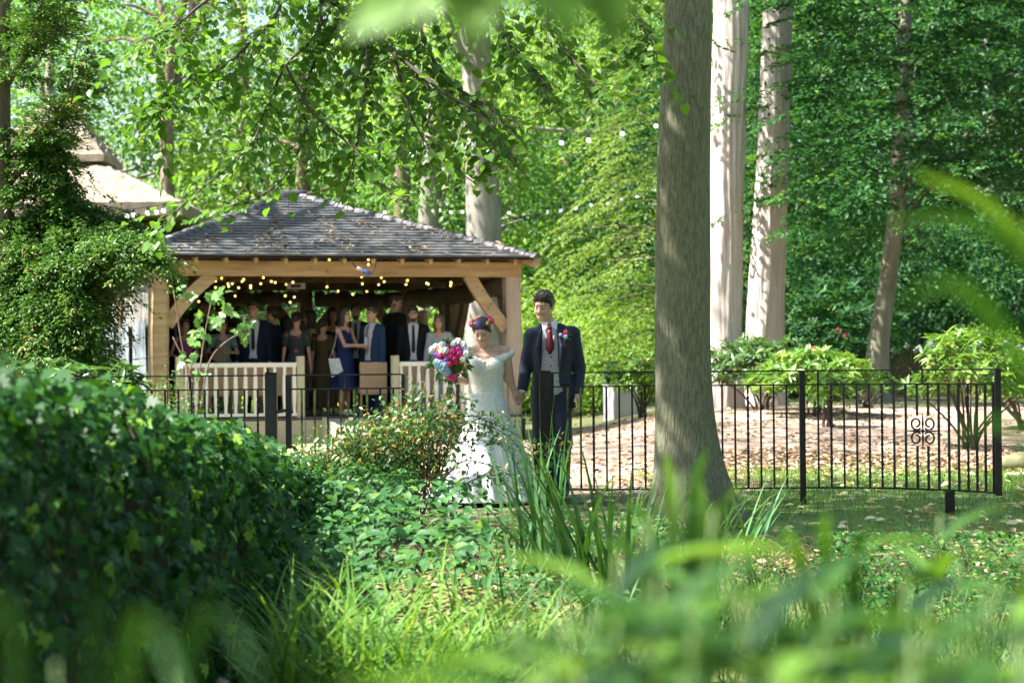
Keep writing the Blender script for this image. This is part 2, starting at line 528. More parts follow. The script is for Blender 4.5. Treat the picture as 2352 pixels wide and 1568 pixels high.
MT['grass'] = leafmat('grass_blade', [(0, (.08, .17, .03)), (.6, (.15, .27, .04)), (1, (.24, .35, .07))], .35, .5, .3)
MT['litter'] = leafmat('fallen_leaf', [(0, (.07, .045, .03)), (.3, (.20, .13, .08)), (.6, (.42, .28, .16)), (.85, (.58, .46, .30)), (1, (.68, .58, .40))], .15, .6, .3, (1.1, 1.0, .8))
MT['pale_litter'] = leafmat('pale_fallen_leaf', [(0, (.45, .30, .12)), (.5, (.62, .52, .26)), (1, (.70, .66, .45))], .2, .6, .3, (1.1, 1.0, .7))
# ground
MT['soil'] = pm('woodland_soil', [(.3, (.05, .048, .022)), (.5, (.085, .10, .032)), (.62, (.12, .11, .05)), (.8, (.20, .15, .09))], (1.3, 1.3, 1.3), .95, .6, detail=9, bscale=(14, 14, 14), bdist=.03)
MT['moss'] = pm('mossy_bank', [(.3, (.075, .09, .02)), (.5, (.13, .15, .035)), (.7, (.22, .22, .07)), (.85, (.20, .16, .08))], (2.2, 2.2, 2.2), .95, .7, detail=9, bscale=(30, 30, 30), bdist=.025)
MT['path'] = pm('woodchip', [(.28, (.17, .11, .075)), (.45, (.31, .215, .155)), (.62, (.42, .31, .235)), (.8, (.52, .41, .325))], (5, 5, 5), .95, .7, detail=9, bscale=(26, 26, 26), bdist=.03, fine=(1.1, (.15, .105, .07), .54))  # large dark blotches paint dappled tree shade into the woodchip colour
MT['lawn'] = pm('lawn_soil', [(.3, (.07, .13, .025)), (.6, (.12, .20, .035)), (.85, (.17, .22, .06))], (4, 4, 4), .95, .5, detail=8)
MT['stone'] = pm('mossy_stone', [(.3, (.09, .085, .04)), (.6, (.17, .165, .08)), (.8, (.28, .26, .2))], (6, 6, 6), .9, .6)
MT['planter'] = pm('grey_planter', [(.3, (.40, .385, .40)), (.7, (.48, .465, .48))], (3, 3, 3), .6, .05)
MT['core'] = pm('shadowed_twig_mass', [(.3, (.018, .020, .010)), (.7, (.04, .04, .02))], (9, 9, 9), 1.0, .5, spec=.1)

# ================================================================ ground
def sstep(a, b, x):
    t = np.clip((x - a) / (b - a), 0, 1)
    return t * t * (3 - 2 * t)


def H(x, y):
    """height of the ground"""
    x = np.asarray(x, dtype=np.float64); y = np.asarray(y, dtype=np.float64)
    yy = y + 0.35 * np.sin(x * 0.9) + 0.2 * np.sin(x * 2.1 + 1)
    z = -0.50 + 0 * x
    z = z - 0.25 * sstep(6.5, 10.5, yy) + 0.52 * sstep(12.0, 16.6, yy) + 0.23 * sstep(17.6, 21.3, y)
    z = z + 0.47 * sstep(27.0, 40.0, y) * sstep(0.2, 3.5, x)
    z = z + 0.9 * sstep(45, 95, y)
    z = z + 0.02 * np.sin(x * 1.7 + y * 0.6) * np.sin(y * 1.3)
    return z


def HZ(x, y):
    return float(H(x, y))


xs = np.concatenate([-np.geomspace(300, 10.5, 26), np.arange(-10, 12.01, 0.25), np.geomspace(12.6, 300, 26)])
ys = np.concatenate([np.arange(-12, 0, 1.5), np.arange(0, 48.01, 0.25), np.geomspace(49, 900, 34)])
GX, GY = np.meshgrid(xs, ys)
GZ = H(GX, GY)
nx, ny = len(xs), len(ys)
_idx = np.arange(nx * ny).reshape(ny, nx)
_q = np.stack([_idx[:-1, :-1], _idx[:-1, 1:], _idx[1:, 1:], _idx[1:, :-1]], -1).reshape(-1, 4)
GV = np.stack([GX, GY, GZ], -1).reshape(-1, 3)
cx = ((GX[:-1, :-1] + GX[1:, 1:]) / 2).ravel(); cy = ((GY[:-1, :-1] + GY[1:, 1:]) / 2).ravel()
tag(link('ground', np_mesh('ground', GV, _q, MT['soil'], smooth=True)), 'woodland floor of soil, moss and leaf mould', kind='structure')
wob = 0.35 * np.sin(cx * 1.9) + 0.25 * np.sin(cx * 3.7 + cy) + 0.2 * np.sin(cy * 2.3)


def sheet(name, mask, lift, mat, label):
    F = _q[mask]
    used, inv = np.unique(F.ravel(), return_inverse=True)
    V = GV[used].copy(); V[:, 2] += lift
    return tag(link(name, np_mesh(name, V, inv.reshape(-1, 4), mat, smooth=True)), label, kind='structure')


is_path = ((cy > 21.4 + wob * .5) & (cy < 41.5 + wob) & (cx > -3.6 + wob * .5) & (cx < 2.6 + 0.8 * wob)) | \
          ((cy > 28.6 + wob) & (cy < 40.5 + wob * 1.5) & (cx >= 1.6 + wob) & (cx < 10.8))
is_lawn = (cy > 18.9 + wob * .4) & (cy < 26.0 + wob) & (cx > 1.6 + wob * .5) & (cx < 11) & ~is_path
is_lawn |= (cy > 20.5) & (cy < 26 + wob) & (cx < -1.6 + .4 * wob) & (cx > -6) & ~is_path
is_moss = (cy > 13.4 + wob * .5) & (cy <= 19.4 + wob * .4) & (cx > -2) & (cx < 9) & ~is_lawn
sheet('path', is_path, 0.006, MT['path'], 'sunlit pinkish woodchip path behind the iron fence')
sheet('lawn', is_lawn, 0.006, MT['lawn'], 'strip of short green lawn along the iron fence')
sheet('bank', is_moss, 0.006, MT['moss'], 'mossy bank sloping down to the ditch')

# grass blades on the lawn strip and the mossy bank
n = 30000
gx = RNG.uniform(1.3, 7.5, n); gy = RNG.uniform(18.2, 26.2, n)
gx2 = RNG.uniform(-4.6, -1.4, 5000); gy2 = RNG.uniform(20.3, 26.0, 5000)
gx = np.concatenate([gx, gx2]); gy = np.concatenate([gy, gy2]); n = len(gx)
b = np.stack([gx, gy, H(gx, gy)], 1)
V, F = blades_geo(b, RNG.uniform(0, 6.28, n), RNG.uniform(0, .6, n), RNG.uniform(.025, .07, n) * (1 - .35 * (gy < 19.5)), RNG.uniform(.004, .009, n), RNG.uniform(.2, 1.1, n), K=2)
tag(link('grass', np_mesh('grass', V, F, MT['grass'], rnd=np.repeat(RNG.uniform(0, 1, n), 6))), 'short green grass blades of the lawn by the fence', kind='stuff')


def litter(name, n, x0, x1, y0, y1, size, mat, label, keep=None, lift=.006, flat=.5):
    x = RNG.uniform(x0, x1, n); y = RNG.uniform(y0, y1, n)
    if keep is not None:
        k = keep(x, y); x, y = x[k], y[k]
    n = len(x)
    pos = np.stack([x, y, H(x, y) + lift + RNG.uniform(0, .02, n)], 1)
    az = RNG.uniform(0, 6.28, n)
    d = np.stack([np.cos(az), np.sin(az), RNG.uniform(-.25, .35, n)], 1)
    nr = unit(np.stack([RNG.normal(0, flat, n), RNG.normal(0, flat, n), np.ones(n)], 1))
    L = RNG.uniform(*size, n)
    me = leaf_mesh(name, T_OVAL, pos, d, nr, L, L * RNG.uniform(.35, .6, n), mat, RNG.uniform(0, 1, n))
    tag(link(name, me), label, kind='stuff')


litter('leaf_litter', 15000, 1.0, 8.6, 24.4, 31.0, (.05, .10), MT['litter'], 'brown and orange leaf litter beside the woodchip path',
       keep=lambda x, y: RNG.uniform(0, 1, len(x)) < sstep(24.2, 25.8, y + .5 * np.sin(x * 2)) * (1 - .8 * sstep(28.2, 30.8, y + .6 * np.sin(x * 1.4))) * sstep(1.0, 2.4, x))
litter('woodchips', 15000, -2.6, 9.5, 21.5, 41.0, (.05, .12), MT['litter'], 'loose chips and dry leaves on the woodchip path',
       keep=lambda x, y: (RNG.uniform(0, 1, len(x)) < np.clip(.25 + .9 * fbm(x * 1.1, y * .9, 0, 7), .02, .9)) & ((x < 2.2) | (y > 29)))
litter('fallen_leaves', 1500, .6, 7.4, 16.2, 24.8, (.06, .11), MT['pale_litter'], 'pale yellow fallen leaves on the lawn and bank', lift=.02)
litter('dry_leaf_edge', 1600, 1.4, 6.2, 15.6, 17.0, (.05, .09), MT['litter'], 'dry brown leaves along the edge of the bank')

# ================================================================ pavilion
TH = math.radians(18.0)
PFL = Vector((-5.43, 37.2, 0.0))
PL, PD = 5.71, 6.4
DECK = 0.41
BEAM_Z = 2.62
pav = thing('pavilion', 'open oak pavilion with dark tiled hip roof, full of guests', 'pavilion', PFL, TH)


def pw(x, y, z=0.0):
    """pavilion coordinates -> world"""
    return PFL + Vector((x * math.cos(TH) - y * math.sin(TH), x * math.sin(TH) + y * math.cos(TH), z))


def plocal(p):
    q = Vector(p) - PFL
    return Vector((q.x * math.cos(TH) + q.y * math.sin(TH), -q.x * math.sin(TH) + q.y * math.cos(TH), q.z))


# deck: joists' box, fascia boards, boards
mb = MB(); mb.box((PL / 2, PD / 2 - .05, DECK / 2 - .03), (PL + .3, PD + .3, DECK - .06)); mb.build('deck_base', MT['dark_wall'], pav)
nb = 30
for k in range(nb):
    y0 = -.22 + (PD + .36) * k / nb
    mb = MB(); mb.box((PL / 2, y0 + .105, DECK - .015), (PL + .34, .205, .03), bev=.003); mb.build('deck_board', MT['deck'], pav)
mb = MB(); mb.box((1.02, -.245, .19), (2.42, .04, .36), bev=.004); mb.build('fascia_board', MT['sage'], pav)
mb = MB(); mb.box((4.72, -.245, .19), (2.1, .04, .36), bev=.004); mb.build('fascia_board', MT['sage'], pav)
mb = MB(); mb.box((2.95, -.245, .19), (1.42, .036, .36), bev=.004); mb.build('fascia_board', MT['sage'], pav)
# ramp out of the opening
mb = MB()
r0, r1, yf = 2.55, 3.72, -2.3
mb.add([(r0, -.27, DECK - .02), (r1, -.27, DECK - .02), (r1, yf, .05), (r0, yf, .05), (r0, -.27, 0), (r1, -.27, 0), (r1, yf, 0), (r0, yf, 0)],
       [(0, 3, 2, 1), (0, 4, 7, 3), (1, 2, 6, 5), (2, 3, 7, 6), (0, 1, 5, 4)])
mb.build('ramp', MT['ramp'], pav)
mb = MB(); mb.bar((r0 - .03, -.27, DECK - .16), (r0 - .03, yf, -.02), .05, .34); mb.build('ramp_side', MT['sage'], pav)

# posts
POSTS = [(0, 0, .27), (PL, 0, .25), (PL, PD, .24), (0, PD, .24), (1.9, PD, .2), (3.8, PD, .24), (0, PD / 2, .24), (PL, PD / 2 + .1, .24)]
for i, (x, y, w) in enumerate(POSTS):
    mb = MB()
    # slightly waney oak post
    seg = 9; V, F = [], []
    for k in range(seg + 1):
        z = DECK * (0 if y == 0 else .9) + (BEAM_Z - (DECK * (0 if y == 0 else .9))) * k / seg
        ww = w / 2 * (1 + .03 * math.sin(k * 1.3 + i)); ox = .008 * math.sin(k * .9 + i * 2); c = .02
        for (sx, sy) in ((-1, -1), (1, -1), (1, 1), (-1, 1)):
            a = Vector((sx * ww + ox, sy * ww, z))
            V.append(a + Vector((-sx * c, 0, 0)) if sx * sy > 0 else a + Vector((0, -sy * c, 0)))
            V.append(a + Vector((0, -sy * c, 0)) if sx * sy > 0 else a + Vector((-sx * c, 0, 0)))
    for k in range(seg):
        for j in range(8):
            F.append((k * 8 + j, k * 8 + (j + 1) % 8, (k + 1) * 8 + (j + 1) % 8, (k + 1) * 8 + j))
    F.append(tuple(range(7, -1, -1))); F.append(tuple(range(seg * 8, seg * 8 + 8)))
    mb.add([v + Vector((x, y, 0)) for v in V], F)
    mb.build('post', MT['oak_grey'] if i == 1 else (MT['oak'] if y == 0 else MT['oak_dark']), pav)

# ring beams
bh = .24
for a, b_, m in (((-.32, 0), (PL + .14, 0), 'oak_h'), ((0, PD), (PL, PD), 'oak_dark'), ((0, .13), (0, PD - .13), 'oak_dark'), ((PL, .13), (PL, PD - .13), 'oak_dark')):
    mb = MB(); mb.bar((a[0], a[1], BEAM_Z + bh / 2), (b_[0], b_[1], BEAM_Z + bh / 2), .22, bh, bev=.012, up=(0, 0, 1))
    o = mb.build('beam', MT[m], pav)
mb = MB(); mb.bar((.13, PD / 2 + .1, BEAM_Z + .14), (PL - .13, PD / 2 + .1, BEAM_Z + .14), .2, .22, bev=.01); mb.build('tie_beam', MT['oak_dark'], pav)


def brace(p0, p1, bow, w=.1, th=.2, mat='oak'):
    """curved oak brace from a post to a beam, in pavilion coordinates"""
    p0, p1 = Vector(p0), Vector(p1)
    d = p1 - p0
    side = Vector((0, 1, 0)) if abs(d.x) > abs(d.y) else Vector((1, 0, 0))
    nrm = d.cross(side).normalized()
    if nrm.z > 0: nrm = -nrm
    V, F = [], []
    n = 9
    for k in range(n + 1):
        t = k / n
        c = p0 + d * t - nrm * bow * 4 * t * (1 - t)
        tn = (d - nrm * bow * 4 * (1 - 2 * t)).normalized()
        nn = tn.cross(side).normalized()
        for s1, s2 in ((-1, -1), (1, -1), (1, 1), (-1, 1)):
            V.append(c + side * s1 * w / 2 + nn * s2 * th / 2)
    for k in range(n):
        for j in range(4):
            F.append((k * 4 + j, k * 4 + (j + 1) % 4, (k + 1) * 4 + (j + 1) % 4, (k + 1) * 4 + j))
    F += [(3, 2, 1, 0), tuple(range(n * 4, n * 4 + 4))]
    mb = MB(); mb.add(V, F); mb.build('brace', MT[mat], pav)


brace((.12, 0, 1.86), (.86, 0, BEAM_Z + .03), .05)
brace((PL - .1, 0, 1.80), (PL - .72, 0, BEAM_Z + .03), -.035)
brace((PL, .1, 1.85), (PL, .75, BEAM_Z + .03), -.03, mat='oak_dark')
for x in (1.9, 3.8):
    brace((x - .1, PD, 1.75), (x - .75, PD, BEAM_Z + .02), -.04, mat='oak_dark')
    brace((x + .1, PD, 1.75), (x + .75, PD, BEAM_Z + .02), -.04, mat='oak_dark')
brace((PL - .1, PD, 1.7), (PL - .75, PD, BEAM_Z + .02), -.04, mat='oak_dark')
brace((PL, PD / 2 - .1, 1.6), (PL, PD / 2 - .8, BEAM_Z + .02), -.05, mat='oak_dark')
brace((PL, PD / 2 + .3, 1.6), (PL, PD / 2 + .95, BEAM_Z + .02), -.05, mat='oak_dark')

# roof
EZ = 2.92; OV = .42; AZ = 4.12
corners = [Vector((-OV, -OV, EZ)), Vector((PL + .30, -OV, EZ)), Vector((PL + .30, PD + OV, EZ)), Vector((-OV, PD + OV, EZ))]
RG0, RG1 = Vector((PL / 2 - .10, PD / 2, AZ)), Vector((PL / 2 + .10, PD / 2, AZ))
tops = [(RG0, RG1), (RG1, RG1), (RG1, RG0), (RG0, RG0)]
NC = 22
for side in range(4):
    a, b_ = corners[side], corners[(side + 1) % 4]
    ta, tb = tops[side]
    nrm = (b_ - a).cross(((ta + tb) / 2 - a)).normalized()
    if nrm.z < 0: nrm = -nrm
    for k in range(NC):
        t0, t1 = k / NC, min(1.0, (k + 1.35) / NC)
        p0, p1 = a.lerp(ta, t0), b_.lerp(tb, t0)
        q0, q1 = a.lerp(ta, t1), b_.lerp(tb, t1)
        th = .028
        m = 26
        V, F = [], []
        for j in range(m + 1):
            s = j / m
            jit = .003 * math.sin(j * 7.3 + k * 5.1 + side) + .002 * math.sin(j * 2.9 + k)
            dn = nrm * (th + jit); e = (p0 - q0).normalized() * .006 * math.sin(j * 11.7 + k * 3.3)
            pl_, pu = p0.lerp(p1, s) + e, q0.lerp(q1, s)
            V += [pl_ - nrm * .004, pl_ + dn, pu + nrm * .004]
        for j in range(m):
            i0 = j * 3
            F += [(i0, i0 + 3, i0 + 4, i0 + 1), (i0 + 1, i0 + 4, i0 + 5, i0 + 2)]
        mb = MB(); mb.add(V, F); mb.build('tile_course', MT['tile'], pav)
    mb = MB()   # underboarding
    dz = Vector((0, 0, -.04))
    mb.add([a + dz, b_ + dz, tb + dz, ta + dz], [(0, 1, 2, 3)]); mb.build('underboard', MT['oak_dark'], pav)
# hip tiles
for i, c in enumerate(corners):
    top = RG0 if i in (0, 3) else RG1
    n = 24
    ax = (top - c); L = ax.length; ax.normalize()
    sd = ax.cross(Vector((0, 0, 1))).normalized(); up = sd.cross(ax).normalized()
    if up.z < 0: up = -up
    for k in range(n):
        p0 = c + ax * (L * (k + 0.0) / n); p1 = c + ax * (L * (k + 1.12) / n)
        V = []
        for p, h_, w_ in ((p0, .070, .115), (p1, .052, .105)):
            V += [p + sd * w_ + up * (h_ - .075), p + sd * w_ * .5 + up * h_ * .85, p + up * h_, p - sd * w_ * .5 + up * h_ * .85, p - sd * w_ + up * (h_ - .075)]
        F = [(j, j + 1, j + 6, j + 5) for j in range(4)] + [(0, 1, 2, 3, 4)]
        mb = MB(); mb.add(V, F); mb.build('hip_tile', MT['hip_tile'], pav)
mb = MB(); mb.tube([RG0 + Vector((-.12, 0, .0)), RG1 + Vector((.12, 0, .0))], .10, 8); mb.build('ridge_tile', MT['hip_tile'], pav, smooth=True)
# dry leaves and twigs lying on the front slope
rr_ = np.random.default_rng(17)
nl_ = 420
tt_ = rr_.beta(1.2, 2.2, nl_) * .8; ss_ = rr_.uniform(0.03, .97, nl_)
ss_ = np.clip(ss_ + .08 * np.sin(ss_ * 30), .02, .98)
fn_ = (corners[1] - corners[0]).cross(RG0 - corners[0]).normalized()
rp_ = np.array([(corners[0].lerp(RG0, t).lerp(corners[1].lerp(RG1, t), s_) + fn_ * (.045 if fn_.z > 0 else -.045))[:] for t, s_ in zip(tt_, ss_)])
az_ = rr_.uniform(0, 6.28, nl_)
tag(link('leaf_debris', leaf_mesh('leaf_debris', T_DIA, rp_, np.stack([np.cos(az_), np.sin(az_), .3 * np.sin(az_)], 1), unit(rr_.normal(0, .3, (nl_, 3)) + np.array([0, -.35, 1.0])), rr_.uniform(.04, .13, nl_), .035, MT['litter'], rr_.uniform(0, .8, nl_)), pav), kind='stuff')
# rafter feet
for k in range(13):
    x = .05 + (PL - .1) * k / 12
    mb = MB(); mb.bar((x, -OV + .05, EZ - .07), (x, .6, EZ + .27), .055, .1); mb.build('rafter', MT['oak_h'], pav)
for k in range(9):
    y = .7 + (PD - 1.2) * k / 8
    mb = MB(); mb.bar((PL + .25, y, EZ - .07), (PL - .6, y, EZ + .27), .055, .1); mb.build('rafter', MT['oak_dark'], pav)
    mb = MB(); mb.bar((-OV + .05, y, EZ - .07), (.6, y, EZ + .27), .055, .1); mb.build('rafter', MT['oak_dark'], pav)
for c, q in ((corners[0], RG0), (corners[1], RG1)):
    mb = MB(); mb.bar(c + Vector((0.02, 0, -.10)), c.lerp(q, .95) + Vector((0, 0, -.16)), .09, .14); mb.build('hip_rafter', MT['oak_h'], pav)

# side wall on the left: rolled-down canvas with clear windows
sw = thing('side_curtain', 'pale grey canvas side curtain with clear window beside the left oak post', 'curtain', PFL, TH)
V, F = [], []
n = 70
for k in range(n + 1):
    y = .16 + (PD - .3) * k / n
    off = .03 * math.sin(k * 1.1) + .02 * math.sin(k * 2.7)
    V += [(-.06 + off, y, .36), (-.06 + off * .6, y, 1.5), (-.06 + off * .2, y, 2.62)]
for k in range(n):
    for j in range(2): F.append((k * 3 + j, k * 3 + j + 3, k * 3 + j + 4, k * 3 + j + 1))
mb = MB(); mb.add(V, F); mb.build('canvas', MT['canvas'], sw, smooth=True)
for y0 in (.55, 2.2, 3.9):
    V, F = [], []
    for k in range(15):
        y = y0 + 1.3 * k / 14
        off = .02 * math.sin(k * 1.7 + y0)
        V += [(-.115 + off, y, .75), (-.115 - off, y, 1.95)]
    for k in range(14): F.append((k * 2, k * 2 + 2, k * 2 + 3, k * 2 + 1))
    mb = MB(); mb.add(V, F); mb.build('window_panel', MT['pvc'], sw, smooth=True)

# rolled blinds under the back and right beams
def roll(name, label, p0, p1, r, sag=.05):
    o = thing(name, label, 'blind', PFL, TH)
    mb = MB()
    p0, p1 = Vector(p0), Vector(p1)
    pts = [p0.lerp(p1, t / 20) + Vector((0, 0, -sag * 4 * (t / 20) * (1 - t / 20) + .012 * math.sin(t * 2.1))) for t in range(21)]
    mb.tube(pts, [r * (1 + .18 * math.sin(i * 1.9)) for i in range(21)], 10)
    mb.build('canvas', MT['canvas_dark'], o, smooth=True)
    for t in (3, 10, 17):
        mb = MB(); mb.tube([pts[t] + Vector((0, 0, r * 1.25)), pts[t] + Vector((.0, .0, -r * 1.3))], .02, 6); mb.build('strap', MT['canvas'], o)


roll('rolled_blind', 'rolled brown canvas blind under the back beam behind the tall guest', (2.0, PD - .2, 2.46), (3.7, PD - .2, 2.50), .12, .03)
roll('rolled_blind', 'rolled brown canvas blind sagging under the right-hand beam', (PL - .02, .35, 2.50), (PL + .02, PD - .4, 2.48), .16, .06)
roll('rolled_blind', 'rolled brown canvas blind at the far right corner of the pavilion', (3.95, PD - .2, 2.46), (PL - .2, PD - .2, 2.46), .14, .05)

# railings
def railing(x0, x1, label, n):
    o = thing('railing', label, 'railing', PFL, TH)
    yb = -.12
    for x in (x0, x1):
        mb = MB(); mb.box((x, yb, DECK - .18 + .57), (.115, .115, 1.14), bev=.008); mb.build('newel_post', MT['sage'] if x == x0 or x1 < 3 else MT['sage'], o)
    mb = MB(); mb.box(((x0 + x1) / 2, yb, 1.235), (x1 - x0 - .115, .075, .07), bev=.008); mb.build('top_rail', MT['cream'], o)
    mb = MB(); mb.box(((x0 + x1) / 2, yb, .46), (x1 - x0 - .115, .07, .05), bev=.006); mb.build('bottom_rail', MT['cream'], o)
    bal = None
    for k in range(n):
        x = x0 + .10 + (x1 - x0 - .2) * k / (n - 1)
        if bal is None:
            mb = MB()
            prof = [(.484, .021), (.60, .021), (.64, .027), (.84, .031), (1.05, .027), (1.10, .021), (1.201, .021)]
            V, F = [], []
            for z, w in prof:
                V += [(-w, -w, z), (w, -w, z), (w, w, z), (-w, w, z)]
            for i in range(len(prof) - 1):
                for j in range(4): F.append((i * 4 + j, i * 4 + (j + 1) % 4, i * 4 + 4 + (j + 1) % 4, i * 4 + 4 + j))
            mb.add(V, F); bal = mb.mesh('baluster', MT['cream'])
        link('baluster', bal, o, (x, yb, 0))
    return o


railing(.29, 2.19, 'cream balustrade left of the pavilion opening, behind the fig plant', 12)
railing(3.72, 5.5, 'cream balustrade right of the pavilion opening, behind the bouquet', 12)

# white tent pole slung across the back
def pole(a, b_, label):
    mb = MB(); mb.tube([a, b_], .028, 8)
    o = mb.build('white_pole', MT['white_plastic'], None, smooth=True); tag(o, label, 'pole')


pole(pw(.3, PD + .35, 2.02), pw(1.92, PD + .35, 2.06), 'white pole lying level behind the back posts, behind the white-shirted guest')
pole(pw(1.98, PD + .3, 2.05), pw(4.2, PD + .3, 2.37), 'white pole sloping upward behind the guest filming with a phone')

# lamp fitting and blue connector
lf = thing('flood_lamp', 'small grey flood lamp under the pavilion roof', 'lamp', U(680, 657, 39.6))
mb = MB(); mb.box((0, 0, 0), (.30, .10, .10), bev=.01); mb.build('housing', MT['grey_metal'], lf)
mb = MB(); mb.box((0, -.056, 0), (.16, .012, .05)); mb.build('lens', MT['black_plastic'], lf)
mb = MB(); mb.bar((0, .02, .05), (0, .02, .42), .03); mb.build('bracket', MT['black_plastic'], lf)
pl = thing('cable_connector', 'grey and blue cable connector hanging on the front oak beam', 'connector', U(835, 622, 37.55))
a, b_ = Vector((-.10, 0, .05)), Vector((.10, -.02, -.05))
mb = MB(); mb.tube([a, a.lerp(b_, .5)], .028, 10); mb.build('grey_half', MT['grey_metal'], pl, smooth=True)
mb = MB(); mb.tube([a.lerp(b_, .5), b_], .034, 10); mb.build('blue_half', MT['blue_plastic'], pl, smooth=True)
mb = MB(); mb.tube(smooth_path([a, a + Vector((-.06, 0, .06)), a + Vector((-.08, 0, .16))]), .008, 6); mb.build('lead', MT['black_plastic'], pl)
mb = MB(); mb.tube(smooth_path([b_, b_ + Vector((.05, 0, .03)), b_ + Vector((.09, 0, .14)), b_ + Vector((.10, .0, .30))]), .008, 6); mb.build('lead', MT['black_plastic'], pl)

# fairy lights
bulb_px = [(380, 640, 3.92, [(75, 112), (150, 70), (430, 48), (415, 122), (490, 72), (490, 132), (545, 46), (604, 98), (643, 98), (610, 122), (702, 134), (735, 76), (748, 58), (812, 116), (812, 136), (906, 97), (928, 40), (1003, 76), (1038, 86), (1140, 104), (1200, 84), (1130, 208), (1214, 220), (1176, 268), (336, 260), (508, 242), (670, 210), (372, 106)]),
           (700, 640, 3.92, [(260, 126), (361, 166), (497, 194), (585, 98), (577, 34), (626, 168), (735, 106), (785, 78), (758, 40), (830, 18), (998, 68), (986, 104), (1175, 92), (1190, 100), (1398, 86), (1395, 114), (460, 6)]),
           (300, 430, 2.45, [(1155, 438), (1380, 437), (1380, 465), (1268, 517), (1855, 570), (1980, 577), (1605, 556)])]
bl = []
for ox, oy, sc_, L in bulb_px:
    for x, y in L:
        bl.append(((ox + x / sc_) * .98, (oy + y / sc_) * .98))
bl.sort()
bmesh_ = MB().sphere((0, 0, 0), .018, 8, 6).mesh('bulb', MT['fairy'], True)
rows = [('front', []), ('middle', []), ('back', [])]
for i, p in enumerate(bl):
    r = 0 if p[1] < 648 and i % 2 == 0 else (1 if i % 3 else 2)
    rows[r][1].append(p)
for (nm, L), off in zip(rows, (.0, 1.3, 3.0)):
    o = thing('fairy_light_string', {'front': 'string of warm yellow fairy lights along the front beam', 'middle': 'string of warm yellow fairy lights across the pavilion ceiling',
                                     'back': 'string of warm yellow fairy lights deep inside the pavilion'}[nm], 'lights')
    pts = []
    for x, y in L:
        d = 38.0
        for _ in range(5):   # onto a plane parallel to the pavilion front
            q = plocal(U(x, y, d)); d += (off + .18 - q.y) * .9
        if y < 628: d = 37.4 + (x - 370) / 830 * 1.3 - .3
        p = U(x, y, d)
        link('bulb', bmesh_, o, p)
        pts.append(p + Vector((0, 0, .04)))
    mb = MB()
    cp = []
    for i in range(len(pts) - 1):
        a, b_ = pts[i], pts[i + 1]
        cp += [a, a.lerp(b_, .5) + Vector((0, 0, .05))]
    cp.append(pts[-1])
    mb.tube(cp, .006, 5)
    mb.build('cable', MT['black_plastic'], o)

# chairs behind the railings
def make_chair():
    o = thing('chair', 'x', 'chair', (0, 0, 0), 0, 'tan chairs on the pavilion deck')
    mb = MB(); mb.box((0, -.23, .60), (.45, .045, .52), bev=.012); mb.build('backrest', MT['wicker'], o)
    mb = MB(); mb.box((0, 0.0, .41), (.46, .48, .10), bev=.012); mb.build('seat', MT['wicker'], o)
    for sx in (-1, 1):
        for sy in (-1, 1):
            mb = MB(); mb.bar((sx * .195, sy * .2, .37), (sx * .205, sy * .215, 0), .035, bev=.003); mb.build('leg', MT['wicker_leg'], o)
    return o


CH = [(.62, .45, .1, 'tan woven chair in the pavilion behind the fig plant'), (1.02, .5, 0, 'tan woven chair in front of the guest in green holding a card'),
      (1.50, .42, -.05, 'tan woven chair left of the white-shirted guest'), (1.98, .5, .06, 'tan woven chair beside the right newel of the left balustrade'),
      (3.50, .62, .0, 'tan woven chair in front of the guest in the blue suit'), (4.10, .55, .05, 'tan woven chair in front of the bearded guest'),
      (4.62, .55, -.06, 'tan woven chair in front of the guest in the grey blouse'), (3.02, 1.5, .2, 'tan woven chair beside the legs of the guest in the blue dress'),
      (2.72, 1.9, -.2, 'tan woven chair beside the guest in the olive dress')]
proto = make_chair()
for i, (x, y, r, lab) in enumerate(CH):
    o = proto if i == 0 else copy_tree(proto)
    o.location = pw(x, y, DECK); o.rotation_euler = (0, 0, TH + r); o['label'] = lab

# ================================================================ thatched building behind
tb = thing('thatched_building', 'building with pale brown thatched roofs behind the yew', 'building', (-9.5, 50, HZ(-9.5, 50)))
zb = tb.location.z


def hip(name, cx_, cy_, w, d_, z0, z1, ridge, mat, th=.28):
    mb = MB()
    n = 14
    A = [Vector((cx_ - w / 2, cy_ - d_ / 2, z0)), Vector((cx_ + w / 2, cy_ - d_ / 2, z0)), Vector((cx_ + w / 2, cy_ + d_ / 2, z0)), Vector((cx_ - w / 2, cy_ + d_ / 2, z0))]
    R0, R1 = Vector((cx_ - ridge / 2, cy_, z1)), Vector((cx_ + ridge / 2, cy_, z1))
    for a, b_, ta, tb_ in ((A[0], A[1], R0, R1), (A[1], A[2], R1, R1), (A[2], A[3], R1, R0), (A[3], A[0], R0, R0)):
        V, F = [], []
        for i in range(n + 1):
            for j in range(n + 1):
                p = a.lerp(ta, i / n).lerp(b_.lerp(tb_, i / n), j / n)
                edge = min(j, n - j, i, n - i)
                p = p + Vector((0, 0, (.07 * math.sin(i * 2.3 + j * 1.1) + .05 * math.sin(j * 3.1)) * (1 if edge > 0 else 0)))
                V.append(p)
        for i in range(n):
            for j in range(n):
                k = i * (n + 1) + j
                F.append((k, k + 1, k + n + 2, k + n + 1))
        mb.add(V, F)
    mb.add(A + [p - Vector((0, 0, th)) for p in A], [(0, 4, 5, 1), (1, 5, 6, 2), (2, 6, 7, 3), (3, 7, 4, 0), (4, 7, 6, 5)])
    mb.build(name, mat, tb)


